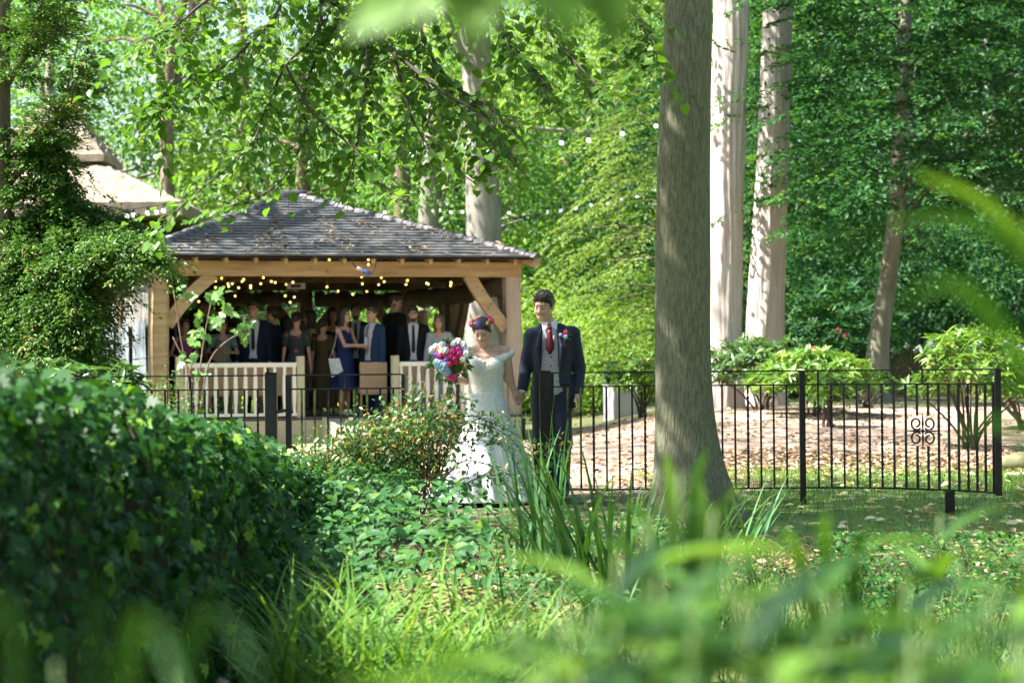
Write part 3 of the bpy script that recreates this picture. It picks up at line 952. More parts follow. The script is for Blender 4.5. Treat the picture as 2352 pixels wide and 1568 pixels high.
mb = MB(); mb.box((-1.2, 2.5, (4.25 - zb) / 2), (6.6, 5.2, 4.25 - zb)); mb.build('wall', MT['dark_wall'], tb)
hip('roof', -1.2, 2.5, 8.0, 6.6, 4.62 - zb, 5.75 - zb, 3.2, MT['thatch'])
mb = MB(); mb.box((-.5, 3.2, 5.45 - zb), (1.7, 1.7, 1.0)); mb.build('upper_wall', MT['dark_wall'], tb)
hip('upper_roof', -.5, 3.2, 2.5, 2.5, 5.85 - zb, 7.2 - zb, .3, MT['thatch'], .15)
for k in range(3):
    mb = MB(); mb.box((-3.2 + k * 2.0, -.13, 2.6 - zb), (1.1, .06, 1.2)); w_ = mb.build('window', MT['black_plastic'], tb)
    mb = MB(); mb.box((-3.2 + k * 2.0, -.17, 2.6 - zb), (.05, .04, 1.2)); mb.build('mullion', MT['oak_dark'], w_)

# ================================================================ festoon strings
globe = MB().sphere((0, 0, 0), .043, 10, 7).mesh('bulb', MT['globe'], True)
sock = MB().tube([(0, 0, .035), (0, 0, .10)], .022, 8).mesh('socket', MT['black_plastic'])


def festoon(label, pts, d0, d1):
    o = thing('festoon_string', label, 'lights', U(pts[0][0], pts[0][1], d0))
    P = []
    for i, (x, y, has) in enumerate(pts):
        d = d0 + (d1 - d0) * i / (len(pts) - 1)
        p = U(x, y, d) - o.location
        if has:
            b_ = link('bulb', globe, o, p)
            s_ = link('socket', sock, b_)
        P.append(p + Vector((0, 0, .11)))
    mb = MB(); mb.tube(P, .008, 5); mb.build('cable', MT['black_plastic'], o)


festoon('string of white globe bulbs hanging above the pavilion roof', [(120, 352, 0), (358, 360, 1), (440, 362, 0), (535, 360, 1), (610, 360, 0), (700, 360, 0), (778, 358, 1), (865, 356, 1), (945, 355, 1), (1030, 353, 1), (1120, 349, 1), (1200, 343, 0), (1290, 328, 1), (1352, 322, 1), (1430, 307, 1), (1508, 290, 1), (1600, 272, 0)], 46, 44)
festoon('string of small white globe bulbs between the grey trunk and the hemlock', [(860, 484, 0), (884, 488, 1), (932, 484, 1), (970, 482, 1), (1009, 483, 1), (1036, 487, 1), (1062, 487, 1), (1110, 490, 0), (1170, 490, 1), (1212, 490, 0), (1256, 487, 1), (1288, 482, 1), (1322, 478, 1), (1358, 472, 1), (1397, 467, 1), (1428, 459, 1), (1464, 452, 1), (1502, 434, 1), (1560, 415, 0)], 58, 56)
festoon('string of white globe bulbs below the thatched eaves', [(130, 470, 0), (205, 478, 1), (292, 497, 1), (306, 494, 1), (339, 489, 1), (359, 487, 1), (375, 484, 1), (450, 470, 0)], 43, 42)

# ================================================================ iron fences and gates
FY = 20.4            # distance of the fence line
TOPZ, MIDZ, BOTZ = 1.085, .968, .10


def pxx(px):
    return (px - 1176.0) / FPX * FY


def plain_bar(z0, z1, w=.016):
    mb = MB(); mb.box((0, 0, (z0 + z1) / 2), (w, w, z1 - z0)); return mb


def twist_bar(z0, z1, w=.017):
    n = 26
    V, F = [], []
    for k in range(n + 1):
        z = z0 + (z1 - z0) * k / n
        t = (z - z0) / (z1 - z0)
        a = 0 if t < .08 or t > .92 else (t - .08) / .84 * math.pi * 7
        for j in range(4):
            b_ = a + math.pi / 4 + j * math.pi / 2
            V.append((math.cos(b_) * w * .7, math.sin(b_) * w * .7, z))
    for k in range(n):
        for j in range(4): F.append((k * 4 + j, k * 4 + (j + 1) % 4, k * 4 + 4 + (j + 1) % 4, k * 4 + 4 + j))
    F += [(3, 2, 1, 0), tuple(range(n * 4, n * 4 + 4))]
    mb = MB(); mb.add(V, F); return mb


BAR = plain_bar(BOTZ, MIDZ).mesh('bar', MT['iron'])
TBAR = twist_bar(BOTZ, MIDZ).mesh('bar', MT['iron'])
MBAR = plain_bar(BOTZ, MIDZ, .018).mesh('bar', MT['iron_moss'])
SBAR = plain_bar(MIDZ, TOPZ, .014).mesh('short_bar', MT['iron'])


def rails(o, pts, names=True):
    for nm, z, h in (('top_rail', TOPZ, .012), ('middle_rail', MIDZ, .012), ('bottom_rail', BOTZ, .014)):
        mb = MB()
        V, F = [], []
        P = [Vector((p[0], p[1], z)) for p in pts]
        for i, p in enumerate(P):
            t = (P[min(i + 1, len(P) - 1)] - P[max(i - 1, 0)]).normalized()
            s = Vector((-t.y, t.x, 0))
            for a, c in ((-1, -1), (1, -1), (1, 1), (-1, 1)):
                V.append(p + s * a * .016 + Vector((0, 0, c * h)) * (.5))
        for i in range(len(P) - 1):
            for j in range(4): F.append((i * 4 + j, i * 4 + (j + 1) % 4, i * 4 + 4 + (j + 1) % 4, i * 4 + 4 + j))
        F += [(3, 2, 1, 0), tuple(range(len(P) * 4 - 4, len(P) * 4))]
        mb.add(V, F); mb.build(nm, MT['iron'], o)


def ipost(o, x, y, w, z0, z1, name='post'):
    mb = MB(); mb.box((x, y, (z0 + z1) / 2), (w, w, z1 - z0), bev=.004); return mb.build(name, MT['iron'], o)


# left fence
lf_ = thing('iron_fence', 'black iron railing running left from the gate above the ivy', 'fence', (0, FY, 0))
x0, x1 = pxx(180), pxx(612)
rails(lf_, [(x0, 0), (x1, 0)])
k = 0; x = x0 + .06
while x < x1 - .03:
    link('bar', TBAR if k % 3 == 1 else BAR, lf_, (x, 0, 0)); x += .1115; k += 1
ipost(lf_, x0, 0, .045, -.1, TOPZ)
ipost(lf_, x0 + .94, 0, .02, MIDZ, TOPZ, 'short_bar')
gp = thing('gate_post', 'thick square black iron gate post left of the shut gate leaf', 'post', (pxx(622), FY, 0))
mb = MB(); mb.box((0, 0, .48), (.10, .10, 1.24), bev=.006); mb.build('shaft', MT['iron'], gp)
mb = MB(); mb.box((0, 0, 1.104), (.104, .104, .012), bev=.003); mb.build('cap', MT['iron'], gp)
mb = MB(); mb.tube([(.05, -.02, .775), (.12, -.02, .79)], .014, 8); mb.build('hinge_pin', MT['iron'], gp)

# shut leaf
gl = thing('gate_leaf', 'shut black iron gate leaf with algae on its bars', 'gate', (pxx(662), FY, 0))
W = pxx(925) - pxx(662)
ipost(gl, 0, 0, .05, .0, TOPZ + .004, 'hinge_stile')
ipost(gl, W, 0, .03, .06, TOPZ + .002, 'latch_stile')
for nm, z in (('top_rail', TOPZ), ('middle_rail', MIDZ), ('bottom_rail', BOTZ)):
    mb = MB(); mb.box((W / 2, 0, z), (W - .02, .03, .013)); mb.build(nm, MT['iron'], gl)
for k in range(8):
    x = .11 + k * .1105
    zz = BAR
    if k in (3, 4):   # shorter bars ending on the ring
        mb = plain_bar(.60, MIDZ, .017); mb.build('bar', MT['iron_moss'], gl, loc=(x, 0, 0))
        mb = plain_bar(BOTZ, .40, .017); mb.build('bar', MT['iron'], gl, loc=(x, 0, 0))
    else:
        link('bar', (MBAR if k in (0, 1, 5) else (TBAR if k == 6 else BAR)), gl, (x, 0, 0))
link('short_bar', SBAR, gl, (.47, 0, 0))


def ring(o, c, r, name='ring', a0=0, a1=2 * math.pi, w=.008, shrink=1.0):
    pts = []
    n = 28
    for k in range(n + 1):
        t = k / n; a = a0 + (a1 - a0) * t; rr = r * (1 + (shrink - 1) * t)
        pts.append((c[0] + math.cos(a) * rr, c[1], c[2] + math.sin(a) * rr))
    mb = MB(); mb.tube(pts, w, 6); mb.build(name, MT['iron'], o, smooth=True)


for sx in (-1, 1):
    for sz in (-1, 1):
        ring(gl, (.495 + sx * .05, 0, .5 + sz * .05), .048, 'scroll')
mb = MB(); mb.tube([(-.05, -.03, .79), (.04, -.03, .775)], .012, 8); mb.build('hinge_pin', MT['iron'], gl)
mb = MB(); mb.box((W + .022, -.01, .915), (.03, .03, .03), bev=.004); mb.build('latch', MT['iron'], gl)

# opened leaf, swung back out of the way, seen edge on
gp2 = thing('gate_post', 'thick square black iron gate post in front of the groom', 'post', (pxx(1251), FY, 0))
mb = MB(); mb.box((0, 0, .46), (.095, .095, 1.27), bev=.006); mb.build('shaft', MT['iron'], gp2)
mb = MB(); mb.box((0, 0, 1.10), (.10, .10, .012), bev=.003); mb.build('cap', MT['iron'], gp2)
mb = MB(); mb.tube([(-.05, -.02, .72), (-.075, -.02, .72)], .016, 8); mb.build('hinge_pin', MT['iron'], gp2)
go = thing('gate_leaf', 'open black iron gate leaf seen edge-on beside the groom', 'gate', (pxx(1231) - .012, FY - .01, 0), math.radians(-90.4))
ipost(go, 0, 0, .045, .0, TOPZ + .004, 'hinge_stile')
ipost(go, W, 0, .03, .06, TOPZ + .002, 'latch_stile')
for nm, z in (('top_rail', TOPZ), ('middle_rail', MIDZ), ('bottom_rail', BOTZ)):
    mb = MB(); mb.box((W / 2, 0, z), (W - .02, .03, .013)); mb.build(nm, MT['iron'], go)
for k in range(8):
    link('bar', MBAR if k % 3 else BAR, go, (.11 + k * .1105, 0, 0))

# straight panel right of the gate
fr = thing('iron_fence', 'straight black iron railing between the open gate and the middle post, behind the big trunk', 'fence', (0, FY, 0))
x0, x1 = pxx(1262), pxx(1841)
rails(fr, [(x0, 0), (x1, 0)])
ipost(fr, pxx(1267), 0, .03, .07, TOPZ, 'end_stile')
for k in range(19):
    x = x0 + .15 + k * .1085
    if x < x1 - .05: link('bar', (TBAR if k % 4 == 2 else (MBAR if k in (1, 0) else BAR)), fr, (x, 0, 0))
link('short_bar', SBAR, fr, (pxx(1560), 0, 0))
# curved panel
fc = thing('iron_fence', 'curved black iron railing panel with a four-scroll rosette', 'fence', (0, FY, 0))
xa, xe = pxx(1848), U(2302, 1000, 19.1).x
R = xe - xa
pts = []
arc = []
# straight then bending towards the camera
n = 60
for k in range(n + 1):
    t = k / n
    a = t * math.radians(62)
    Rr = (xe - xa) / math.sin(math.radians(62))
    arc.append(Vector((xa + Rr * math.sin(a), -Rr * (1 - math.cos(a)) * 1.35, 0)))
rails(fc, [(p.x, p.y) for p in arc])
ipost(fc, pxx(1841), .0, .05, -.12, TOPZ + .004)
ipost(fc, arc[-1].x, arc[-1].y, .048, BOTZ - .02, TOPZ + .004, 'end_post')
acc = 0; nxt = .1085; kk = 0
bars = []
for i in range(1, len(arc)):
    seg = (arc[i] - arc[i - 1]).length
    while acc + seg >= nxt:
        t = (nxt - acc) / seg
        bars.append((arc[i - 1].lerp(arc[i], t), (arc[i] - arc[i - 1]).normalized())); nxt += .1085
    acc += seg
ros = None
for k, (p, t) in enumerate(bars):
    az = math.atan2(t.y, t.x)
    if k in (8, 9):
        for z0, z1 in ((.705, MIDZ), (BOTZ, .455)):
            o = plain_bar(z0, z1).build('bar', MT['iron'], fc, loc=p, rot=(0, 0, az))
        continue
    o = link('bar', TBAR if k % 4 == 1 else BAR, fc, p, (0, 0, az))
pc = bars[8][0].lerp(bars[9][0], .5); tc_ = bars[8][1]; azc = math.atan2(tc_.y, tc_.x)
o = bpy.data.objects.new('rosette', None); COL.objects.link(o); o.parent = fc; o.location = pc; o.rotation_euler = (0, 0, azc)
for sx in (-1, 1):
    for sz in (-1, 1):
        a0 = math.atan2(-sz, -sx)
        ring(o, (sx * .062, 0, .58 + sz * .062), .056, 'scroll', a0, a0 + sx * sz * 4.6 * math.pi / 2, .008, .45)
mb = MB(); mb.sphere((0, 0, .58), .016, 8, 6); mb.build('boss', MT['iron'], o)
for a in range(4):
    dx, dz = math.cos(a * math.pi / 2), math.sin(a * math.pi / 2)
    mb = MB(); mb.tube([(dx * .01, 0, .58 + dz * .01), (dx * .06, 0, .58 + dz * .06), (dx * .15, 0, .58 + dz * .15)], [.005, .011, .003], 6); mb.build('leaf_spike', MT['iron'], o)
link('short_bar', SBAR, fc, (bars[0][0].x - .0, bars[0][0].y, 0))
link('short_bar', SBAR, fc, pc)
j = bars[11][0]
mb = MB(); mb.box((j.x, j.y, -.14), (.075, .06, .46), bev=.004); mb.build('leg', MT['iron'], fc)

# far park railing with blossom garland
ff = thing('far_railing', 'thin rusty vertical railing with white blossoms along its top', 'fence', (0, 47, 0))
fb = MB().box((0, 0, .62), (.022, .022, .95)).mesh('bar', MT['dry_stem'])
zf = HZ(9, 47)
p0, p1 = U(2040, 885, 47), U(2420, 885, 45)
for k in range(62):
    p = p0.lerp(p1, k / 61)
    link('bar', fb, ff, (p.x, p.y - 47, zf - .1))
for z in (.18, 1.08):
    mb = MB(); mb.bar((p0.x, p0.y - 47, zf - .1 + z), (p1.x, p1.y - 47, zf - .1 + z), .03, .045); mb.build('rail', MT['dry_stem'], ff)
MT['petal'] = pm('white_petal', [(.3, (.70, .72, .80)), (.7, (.82, .83, .88))], (20, 20, 20), .6)
gar = thing('blossom_garland', 'garland of white blossoms draped on the far railing', 'garland', (0, 0, 0))
bm_ = MB()
for k in range(9):
    a = k * 2.4
    bm_.sphere((.03 * math.cos(a), .03 * math.sin(a), .02 * math.sin(k * 1.7)), .026, 6, 4)
bme = bm_.mesh('blossom', MT['petal'], True)
for k in range(26):
    t = k / 25 + random.uniform(-.01, .01)
    p = p0.lerp(p1, t)
    o = link('blossom', bme, gar, (p.x, p.y - .05, zf + 1.02 + random.uniform(-.08, .08)), (random.random() * 3, random.random() * 3, 0))
    o.scale = [random.uniform(.7, 1.7)] * 3
pos = np.array([[*(p0.lerp(p1, t))[:2], zf + 1.0] for t in RNG.uniform(0, 1, 500)]) + RNG.normal(0, .05, (500, 3))
link('foliage', leaf_mesh('foliage', T_DIA, pos, rand_unit(500), rand_unit(500), .09, .05, MT['dark_leaf'], RNG.uniform(0, 1, 500)), gar)

# ================================================================ trees
def trunk_mesh(name, pts, rad, mat, n=40, ridge=.03, freq=14, k=8, seed=0, flare=0.0):
    P = smooth_path(pts, k)
    R = np.interp(np.linspace(0, len(rad) - 1, len(P)), np.arange(len(rad)), rad)
    V, F = [], []
    a = np.linspace(0, 2 * math.pi, n, endpoint=False)
    for i, p in enumerate(P):
        t = (P[min(i + 1, len(P) - 1)] - P[max(i - 1, 0)]).normalized()
        x = (Vector((1, 0, 0)) - t * t.x).normalized(); y = t.cross(x)
        s = p.z
        rr = R[i] * (1 + ridge * (np.sin(a * freq + 1.2 * np.sin(s * 2.1 + seed) + 3 * np.sin(a * 2 + s * .6)) * .6 + np.sin(a * freq * 1.7 + s * 3.3 + seed) * .4)
                     + .05 * fbm(np.cos(a) * 1.3 + seed, np.sin(a) * 1.3 + s * .7, s * .4, seed))
        if flare > 0:
            fz = max(0.0, 1 - (s - P[0].z) / 1.35)
            rr = rr * (1 + flare * fz ** 2.6 * (1 + .35 * np.sin(a * 5 + seed) + .45 * np.cos(a)))
        for j in range(n):
            V.append(p + (x * math.cos(a[j]) + y * math.sin(a[j])) * rr[j])
    V = np.array([v[:] for v in V])
    m = len(P)
    idx = np.arange(m * n).reshape(m, n)
    F = np.stack([idx[:-1], np.roll(idx[:-1], -1, 1), np.roll(idx[1:], -1, 1), idx[1:]], -1).reshape(-1, 4)
    return np_mesh(name, V, F, mat, smooth=True)


def cloud(nc, per, center, radii, rc, rng, shell=.55, flat=.55, bottom=None):
    """leaf clusters spread through a crown: pos, dir, nrm, rnd"""
    u = rand_unit(nc, rng)
    r = shell + (1 - shell) * rng.uniform(0, 1, nc) ** .6
    r *= 1 + .18 * fbm(u[:, 0] * 2.3, u[:, 1] * 2.3, u[:, 2] * 2.3, 3)
    C = np.array(center) + u * np.array(radii) * r[:, None]
    if bottom is not None: C = C[C[:, 2] > bottom]; nc = len(C)
    cr = rng.uniform(0, 1, nc)
    rcs = rc * rng.uniform(.6, 1.35, nc)
    off = rng.normal(size=(nc, per, 3)) * .5
    off[..., 2] *= flat
    out = unit(C - np.array(center))
    off[..., 2] -= .25 * (off[..., 0] ** 2 + off[..., 1] ** 2)
    pos = C[:, None] + off * rcs[:, None, None]
    d = unit(off + .5 * out[:, None] + rng.normal(size=off.shape) * .5 + np.array([0, 0, -.35]))
    nr = unit(rng.normal(size=off.shape) * .55 + np.array([0, 0, 1.0]) + .3 * out[:, None])
    rnd = np.clip(cr[:, None] * .55 + rng.uniform(0, 1, (nc, per)) * .45, 0, .999)
    return pos.reshape(-1, 3), d.reshape(-1, 3), nr.reshape(-1, 3), rnd.reshape(-1), C


def sprays(O, D, L, per, width, droop, rng, up=.15):
    """flat feathery sprays along drooping axes"""
    O = np.asarray(O, dtype=float); D = unit(np.asarray(D, dtype=float)); L = np.asarray(L, dtype=float)
    n = len(O)
    t = rng.uniform(.08, 1, (n, per)) ** .8
    s = rng.uniform(-1, 1, (n, per))
    hz = unit(np.cross(D, np.array([0, 0, 1.0])) + 1e-6)
    axis = O[:, None] + D[:, None] * (t * L[:, None])[..., None]
    axis[..., 2] -= droop * L[:, None] * t ** 2
    w = width * L[:, None] * (1.05 - t) ** .7 * np.minimum(1, t * 4)
    pos = axis + hz[:, None] * (s * w)[..., None] + D[:, None] * (np.abs(s) * w * .6)[..., None]
    pos[..., 2] -= np.abs(s) * w * .35 + 0
    pos += rng.normal(0, .015, pos.shape)
    dirv = D[:, None] * .7 + hz[:, None] * np.sign(s)[..., None] * .7 + rng.normal(0, .25, pos.shape)
    dirv[..., 2] -= 2 * droop * t * .6
    nr = np.array([0, 0, 1.0]) + rng.normal(0, .3, pos.shape)
    cr = rng.uniform(0, 1, n)
    rnd = np.clip(cr[:, None] * .5 + rng.uniform(0, .5, (n, per)) + up * (t - .4), 0, .999)
    return pos.reshape(-1, 3), unit(dirv).reshape(-1, 3), unit(nr).reshape(-1, 3), rnd.reshape(-1)


def limb(parent, pts, r0, r1, mat, n=7, name='limb'):
    P = smooth_path(pts, 5)
    mb = MB(); mb.tube(P, list(np.linspace(r0, r1, len(P))), n)
    return mb.build(name, mat, parent, smooth=True)


def simple_tree(name, label, cat, h, crown_c, crown_r, nc, per, leaf, mat, bark, r0, seed, group=None, rc=.9, limbs=7, bottom=None, lean=0.0):
    rng = np.random.default_rng(seed)
    o = thing(name, label, cat, (0, 0, 0), 0, group)
    pts = [(0, 0, -.3), (lean * .2, 0, h * .3), (lean * .5 + .15 * rng.normal(), .1, h * .6), (lean, 0, h)]
    link('trunk', trunk_mesh('trunk', pts, [r0 * 1.15, r0, r0 * .8, r0 * .35], bark, 16, .03, 7, 6, seed), o)
    pos, d, nr, rnd, C = cloud(nc, per, crown_c, crown_r, rc, rng, bottom=bottom)
    for k in range(limbs):
        c = C[rng.integers(len(C))]
        z0 = h * rng.uniform(.25, .8)
        a = Vector((lean * z0 / h, 0, z0))
        limb(o, [a, a.lerp(Vector(c), .5) + Vector((0, 0, .4)), c], r0 * .35, .02, bark, 5)
    L = leaf * rng.uniform(.75, 1.25, len(pos))
    link('crown', leaf_mesh('crown', T_DIA, pos, d, nr, L, L * .62, mat, rnd), o)
    return o


def landmark(px):
    for lim, txt in ((60, 'behind the yew'), (200, 'beyond the thatched eaves'), (300, 'beyond the thatched roof'), (420, 'beyond the forked trunk'), (520, 'beyond the curtained end of the pavilion'), (610, 'beyond the thin pine trunk'),
                     (680, 'behind the pavilion roof apex'), (800, 'behind the pavilion beyond the white poles'), (880, 'behind the pavilion beyond the very tall guest'), (950, 'beyond the grey-brown trunk'), (1030, 'beyond the lichen-covered trunk'),
                     (1140, 'beyond the grey mottled trunk'), (1230, 'beyond the pavilion corner post'), (1320, 'beyond the groom'), (1415, 'beyond the grey planter'), (1480, 'beside the hemlock'), (1580, 'behind the hemlock'), (1690, 'beyond the broad pale trunk'),
                     (1800, 'beyond the pale flared trunk'), (1890, 'beyond the sunny rhododendron'), (1985, 'beyond the crimson-flowered evergreen'), (2060, 'beyond the hornbeam trunk'), (2180, 'beyond the rosette fence panel'), (2280, 'beyond the leggy rhododendron'),
                     (2410, 'beyond the blossom-hung railing'), (9999, 'beyond the end of the blossom-hung railing')):
        if px < lim: return txt


# ---- prototypes of the woodland behind
GW = 'woodland trees behind the pavilion and path'
protoA = simple_tree('woodland_tree', 'green leafy tree in the woodland behind the pavilion', 'tree', 9, (0, 0, 6.2), (4.0, 4.0, 5.6), 185, 70, .17, MT['wood_leaf'], MT['beech_bark'], .22, 1, GW, 1.0, 7, .6)
protoB = simple_tree('woodland_tree', 'pale yellow-green leafy tree in the woodland behind', 'tree', 10, (0, 0, 6.6), (3.6, 3.6, 6.2), 165, 70, .17, MT['bright_leaf'], MT['brown_bark'], .2, 2, GW + ', pale ones', .95, 7, .6)
protoC = simple_tree('woodland_tree', 'dark green dense tree in the woodland behind', 'tree', 9, (0, 0, 5.8), (4.2, 4.2, 5.6), 200, 66, .17, MT['dark_leaf'], MT['beech_bark'], .24, 3, GW + ', dark ones', 1.2, 6, .4)
spots = [  # proto, px, d, scale, turn
    ('B', 330, 78, .95, 0), ('A', 120, 66, 1.1, 1), ('B', 560, 72, .8, 2), ('B', 700, 64, 1.0, .6), ('C', 850, 70, 1.1, 2.4),
    ('B', 980, 80, 1.25, 3), ('A', 1180, 66, 1.05, 4.1), ('B', 1300, 76, 1.2, 5.2), ('B', 1430, 62, .95, 1.8), ('A', 1560, 80, 1.3, .3),
    ('C', 1720, 62, 1.05, 2.0), ('A', 1900, 70, 1.2, 3.3), ('C', 2080, 60, 1.05, 4.4), ('C', 2260, 64, 1.15, 5.7), ('A', 2420, 72, 1.2, .9),
    ('B', 0, 92, 1.2, 1.4), ('B', 560, 100, .9, .1), ('A', 900, 104, 1.2, 5.0),
    ('B', 1110, 100, 1.1, 2.7), ('B', 1330, 104, 1.2, 1.1), ('B', 1520, 98, 1.2, 4.8), ('C', 1750, 100, 1.5, .5), ('A', 1960, 100, 1.5, 3.9), ('C', 2200, 98, 1.5, 2.9), ('A', 2400, 104, 1.5, 5.5),
    ('A', -150, 74, 1.2, 2.2), ('C', 2560, 66, 1.2, 1.2), ('C', 1620, 55, .8, 2.2), ('A', 1010, 58, .8, 1.0)]
PR = {'A': protoA, 'B': protoB, 'C': protoC}; used = set()
for kd, px, d, s, r in spots:
    o = PR[kd] if kd not in used else copy_tree(PR[kd])
    used.add(kd)
    x = (px - 1176) / FPX * d
    o.location = (x, d, HZ(x, d)); o.rotation_euler = (0, 0, r); o.scale = (s, s, s)
    o['label'] = {'A': 'green leafy tree ', 'B': 'pale yellow-green leafy tree ', 'C': 'dark green dense tree '}[kd] + landmark(px) + (', first row of the wood' if d < 60 else (', middle of the wood' if d < 84 else ', far back in the wood'))


def simple_shrub(name, label, h, rr, nc, per, leaf, mat, seed, group, rc=.5, T=T_DIA, asp=.55):
    rng = np.random.default_rng(seed)
    o = thing(name, label, 'shrub', (0, 0, 0), 0, group)
    pos, d, nr, rnd, C = cloud(nc, per, (0, 0, h * .5), (rr, rr, h * .52), rc, rng, shell=.5, bottom=.05)
    L = leaf * rng.uniform(.75, 1.25, len(pos))
    link('foliage', leaf_mesh('foliage', T, pos, d, nr, L, L * asp, mat, rnd), o)
    for k in range(6):
        c = C[rng.integers(len(C))]
        limb(o, [(rng.normal(0, .06), rng.normal(0, .06), -.1), (c[0] * .4, c[1] * .4, c[2] * .5), c], .025, .008, MT['twig'], 5, 'stem')
    return o


SG = 'understorey shrubs along the edge of the woodland'
sA = simple_shrub('understorey_shrub', 'bright green understorey shrub at the woodland edge', 2.6, 1.7, 130, 60, .13, MT['bright_leaf'], 21, SG + ', bright')
sB = simple_shrub('understorey_shrub', 'deep green understorey shrub at the woodland edge', 3.2, 1.9, 150, 60, .12, MT['dark_leaf'], 22, SG + ', deep green')
used = set(); PR = {'A': sA, 'B': sB}
for kd, px, d, s, r in [('A', 1290, 52, 1.0, 0), ('A', 1400, 49, .8, 1), ('B', 1370, 60, 1.2, 2), ('A', 1200, 56, 1.2, 3), ('B', 1880, 52, 1.1, 0), ('B', 1760, 50, .9, 1), ('B', 2130, 53, 1.2, 2),
                        ('B', 2300, 55, 1.3, 3), ('A', 2250, 49, .55, 2), ('A', 1500, 55, 1.1, 1), ('A', 620, 52, .9, 2), ('B', 470, 55, 1.2, 2), ('B', 760, 56, 1.2, 1), ('A', 900, 54, 1.0, .4), ('A', 1060, 60, 1.2, 3), ('B', 2010, 58, 1.3, 5), ('A', 330, 56, 1.2, 1), ('A', 1640, 52, .9, 4), ('B', 840, 50, .7, 4), ('A', 700, 49, .7, .9)]:
    o = PR[kd] if kd not in used else copy_tree(PR[kd]); used.add(kd)
    x = (px - 1176) / FPX * d
    o.location = (x, d, HZ(x, d)); o.rotation_euler = (0, 0, r); o.scale = (s, s, s)
    o['label'] = {'A': 'bright green understorey shrub ', 'B': 'deep green understorey shrub '}[kd] + landmark(px)

# ---- named trunks
def big_tree(name, label, pts_px, d, rad, bark, crown=None, n=44, ridge=.03, freq=14, flare=.0, seed=0, extra=None, leafmat_=None, leaf=.12, nc=200, per=60):
    base = U(*pts_px[0], d)
    zb_ = HZ(base.x, base.y) - .15
    o = thing(name, label, 'tree', (base.x, d, zb_ + .15))
    P = [Vector((base.x, d, zb_))] + [U(x, y, d) for x, y in pts_px[1:]]
    if extra: P += [Vector(e) for e in extra]
    me = trunk_mesh('trunk', [p - o.location for p in P], rad, bark, n, ridge, freq, 9, seed, flare)
    link('trunk', me, o)
    if crown:
        c, r = crown
        rng = np.random.default_rng(seed + 50)
        pos, dd, nr, rnd, C = cloud(nc, per, Vector(c) - o.location, r, 1.0, rng, shell=.35)
        L = leaf * rng.uniform(.75, 1.25, len(pos))
        link('crown', leaf_mesh('crown', T_DIA, pos, dd, nr, L, L * .62, leafmat_ or MT['wood_leaf'], rnd), o)
        top = P[-1] - o.location
        for k in range(6):
            cc = Vector(C[rng.integers(len(C))]); limb(o, [top - Vector((0, 0, .5 * k * .6)), top.lerp(cc, .5), cc], rad[-1] * .5, .02, bark, 6)
    return o


t1 = big_tree('redwood_tree', 'broad pale sunlit trunk with fibrous bark right behind the grey trunk', [(1660, 945), (1664, 760), (1666, 500), (1674, 250), (1682, -20)], 40, [.34, .27, .27, .28, .29, .27, .2],
              MT['red_bark'], ((2.5, 41.2, 13.4), (3.6, 3.6, 2.8)), 56, .085, 11, .12, 5, extra=[(3.7, 40.4, 9), (3.2, 40.9, 12)], nc=170, leaf=.15)
t2 = big_tree('redwood_tree', 'pale sunlit trunk flaring at its base behind the rhododendrons', [(1752, 900), (1756, 790), (1765, 560), (1778, 300), (1792, -20)], 42, [.40, .33, .29, .27, .25, .23, .18],
              MT['red_bark'], ((6.2, 45, 15), (3.0, 3.0, 3.4)), 56, .06, 13, .16, 6, extra=[(5.0, 42.2, 10), (5.4, 42.5, 14)], nc=90)
t3 = big_tree('beech_tree', 'thick grey mottled trunk standing behind the right end of the pavilion', [(1112, 900), (1112, 700), (1110, 480), (1100, 250), (1090, 40)], 50, [.42, .38, .36, .33, .28, .2],
              MT['beech_bark'], ((-.5, 51, 10.5), (4.6, 4.0, 4.6)), 36, .02, 8, .1, 7, extra=[(-.9, 50, 11)], leafmat_=MT['bright_leaf'], leaf=.15, nc=150)
limb(t3, [U(1105, 250, 50) - t3.location, U(1180, 285, 49.6) - t3.location, U(1330, 302, 49.4) - t3.location, U(1440, 300, 49.2) - t3.location], .07, .015, MT['beech_bark'])
limb(t3, [U(1100, 200, 50) - t3.location, U(1060, 120, 49.6) - t3.location, U(1020, 20, 49.4) - t3.location], .12, .06, MT['beech_bark'])
big_tree('beech_tree', 'pale lichen-covered trunk rising behind the right slope of the pavilion roof', [(980, 900), (982, 700), (986, 480), (992, 340), (1000, 150)], 55, [.3, .27, .25, .22, .18, .12], MT['beech_bark'], None, 24, .02, 8, 0, 8)
big_tree('beech_tree', 'grey-brown trunk beside the pale lichen-covered one behind the roof', [(930, 900), (928, 700), (925, 480), (920, 300), (912, 120)], 57, [.25, .24, .22, .2, .17, .12], MT['brown_bark'], None, 24, .02, 8, 0, 9)
t8 = big_tree('forked_tree', 'slender brown trunk that forks high beside the thatched roof', [(386, 800), (385, 500), (383, 330), (386, 190), (398, 92)], 60, [.2, .17, .165, .16, .17], MT['brown_bark'], ((-9, 61, 13), (3.6, 3.4, 3.6)), 20, .03, 7, 0, 10, nc=110)
limb(t8, [U(398, 100, 60) - t8.location, U(404, 50, 60) - t8.location, U(420, 10, 60) - t8.location, U(424, -60, 60) - t8.location], .13, .08, MT['brown_bark'], 9)
limb(t8, [U(400, 100, 60) - t8.location, U(432, 72, 60) - t8.location, U(440, 20, 60) - t8.location, U(436, -60, 60) - t8.location], .12, .08, MT['brown_bark'], 9)
limb(t8, [U(394, 92, 60) - t8.location, U(372, 66, 60) - t8.location, U(352, 36, 60) - t8.location, U(320, 18, 60) - t8.location, U(285, 8, 60) - t8.location], .06, .035, MT['brown_bark'], 8)
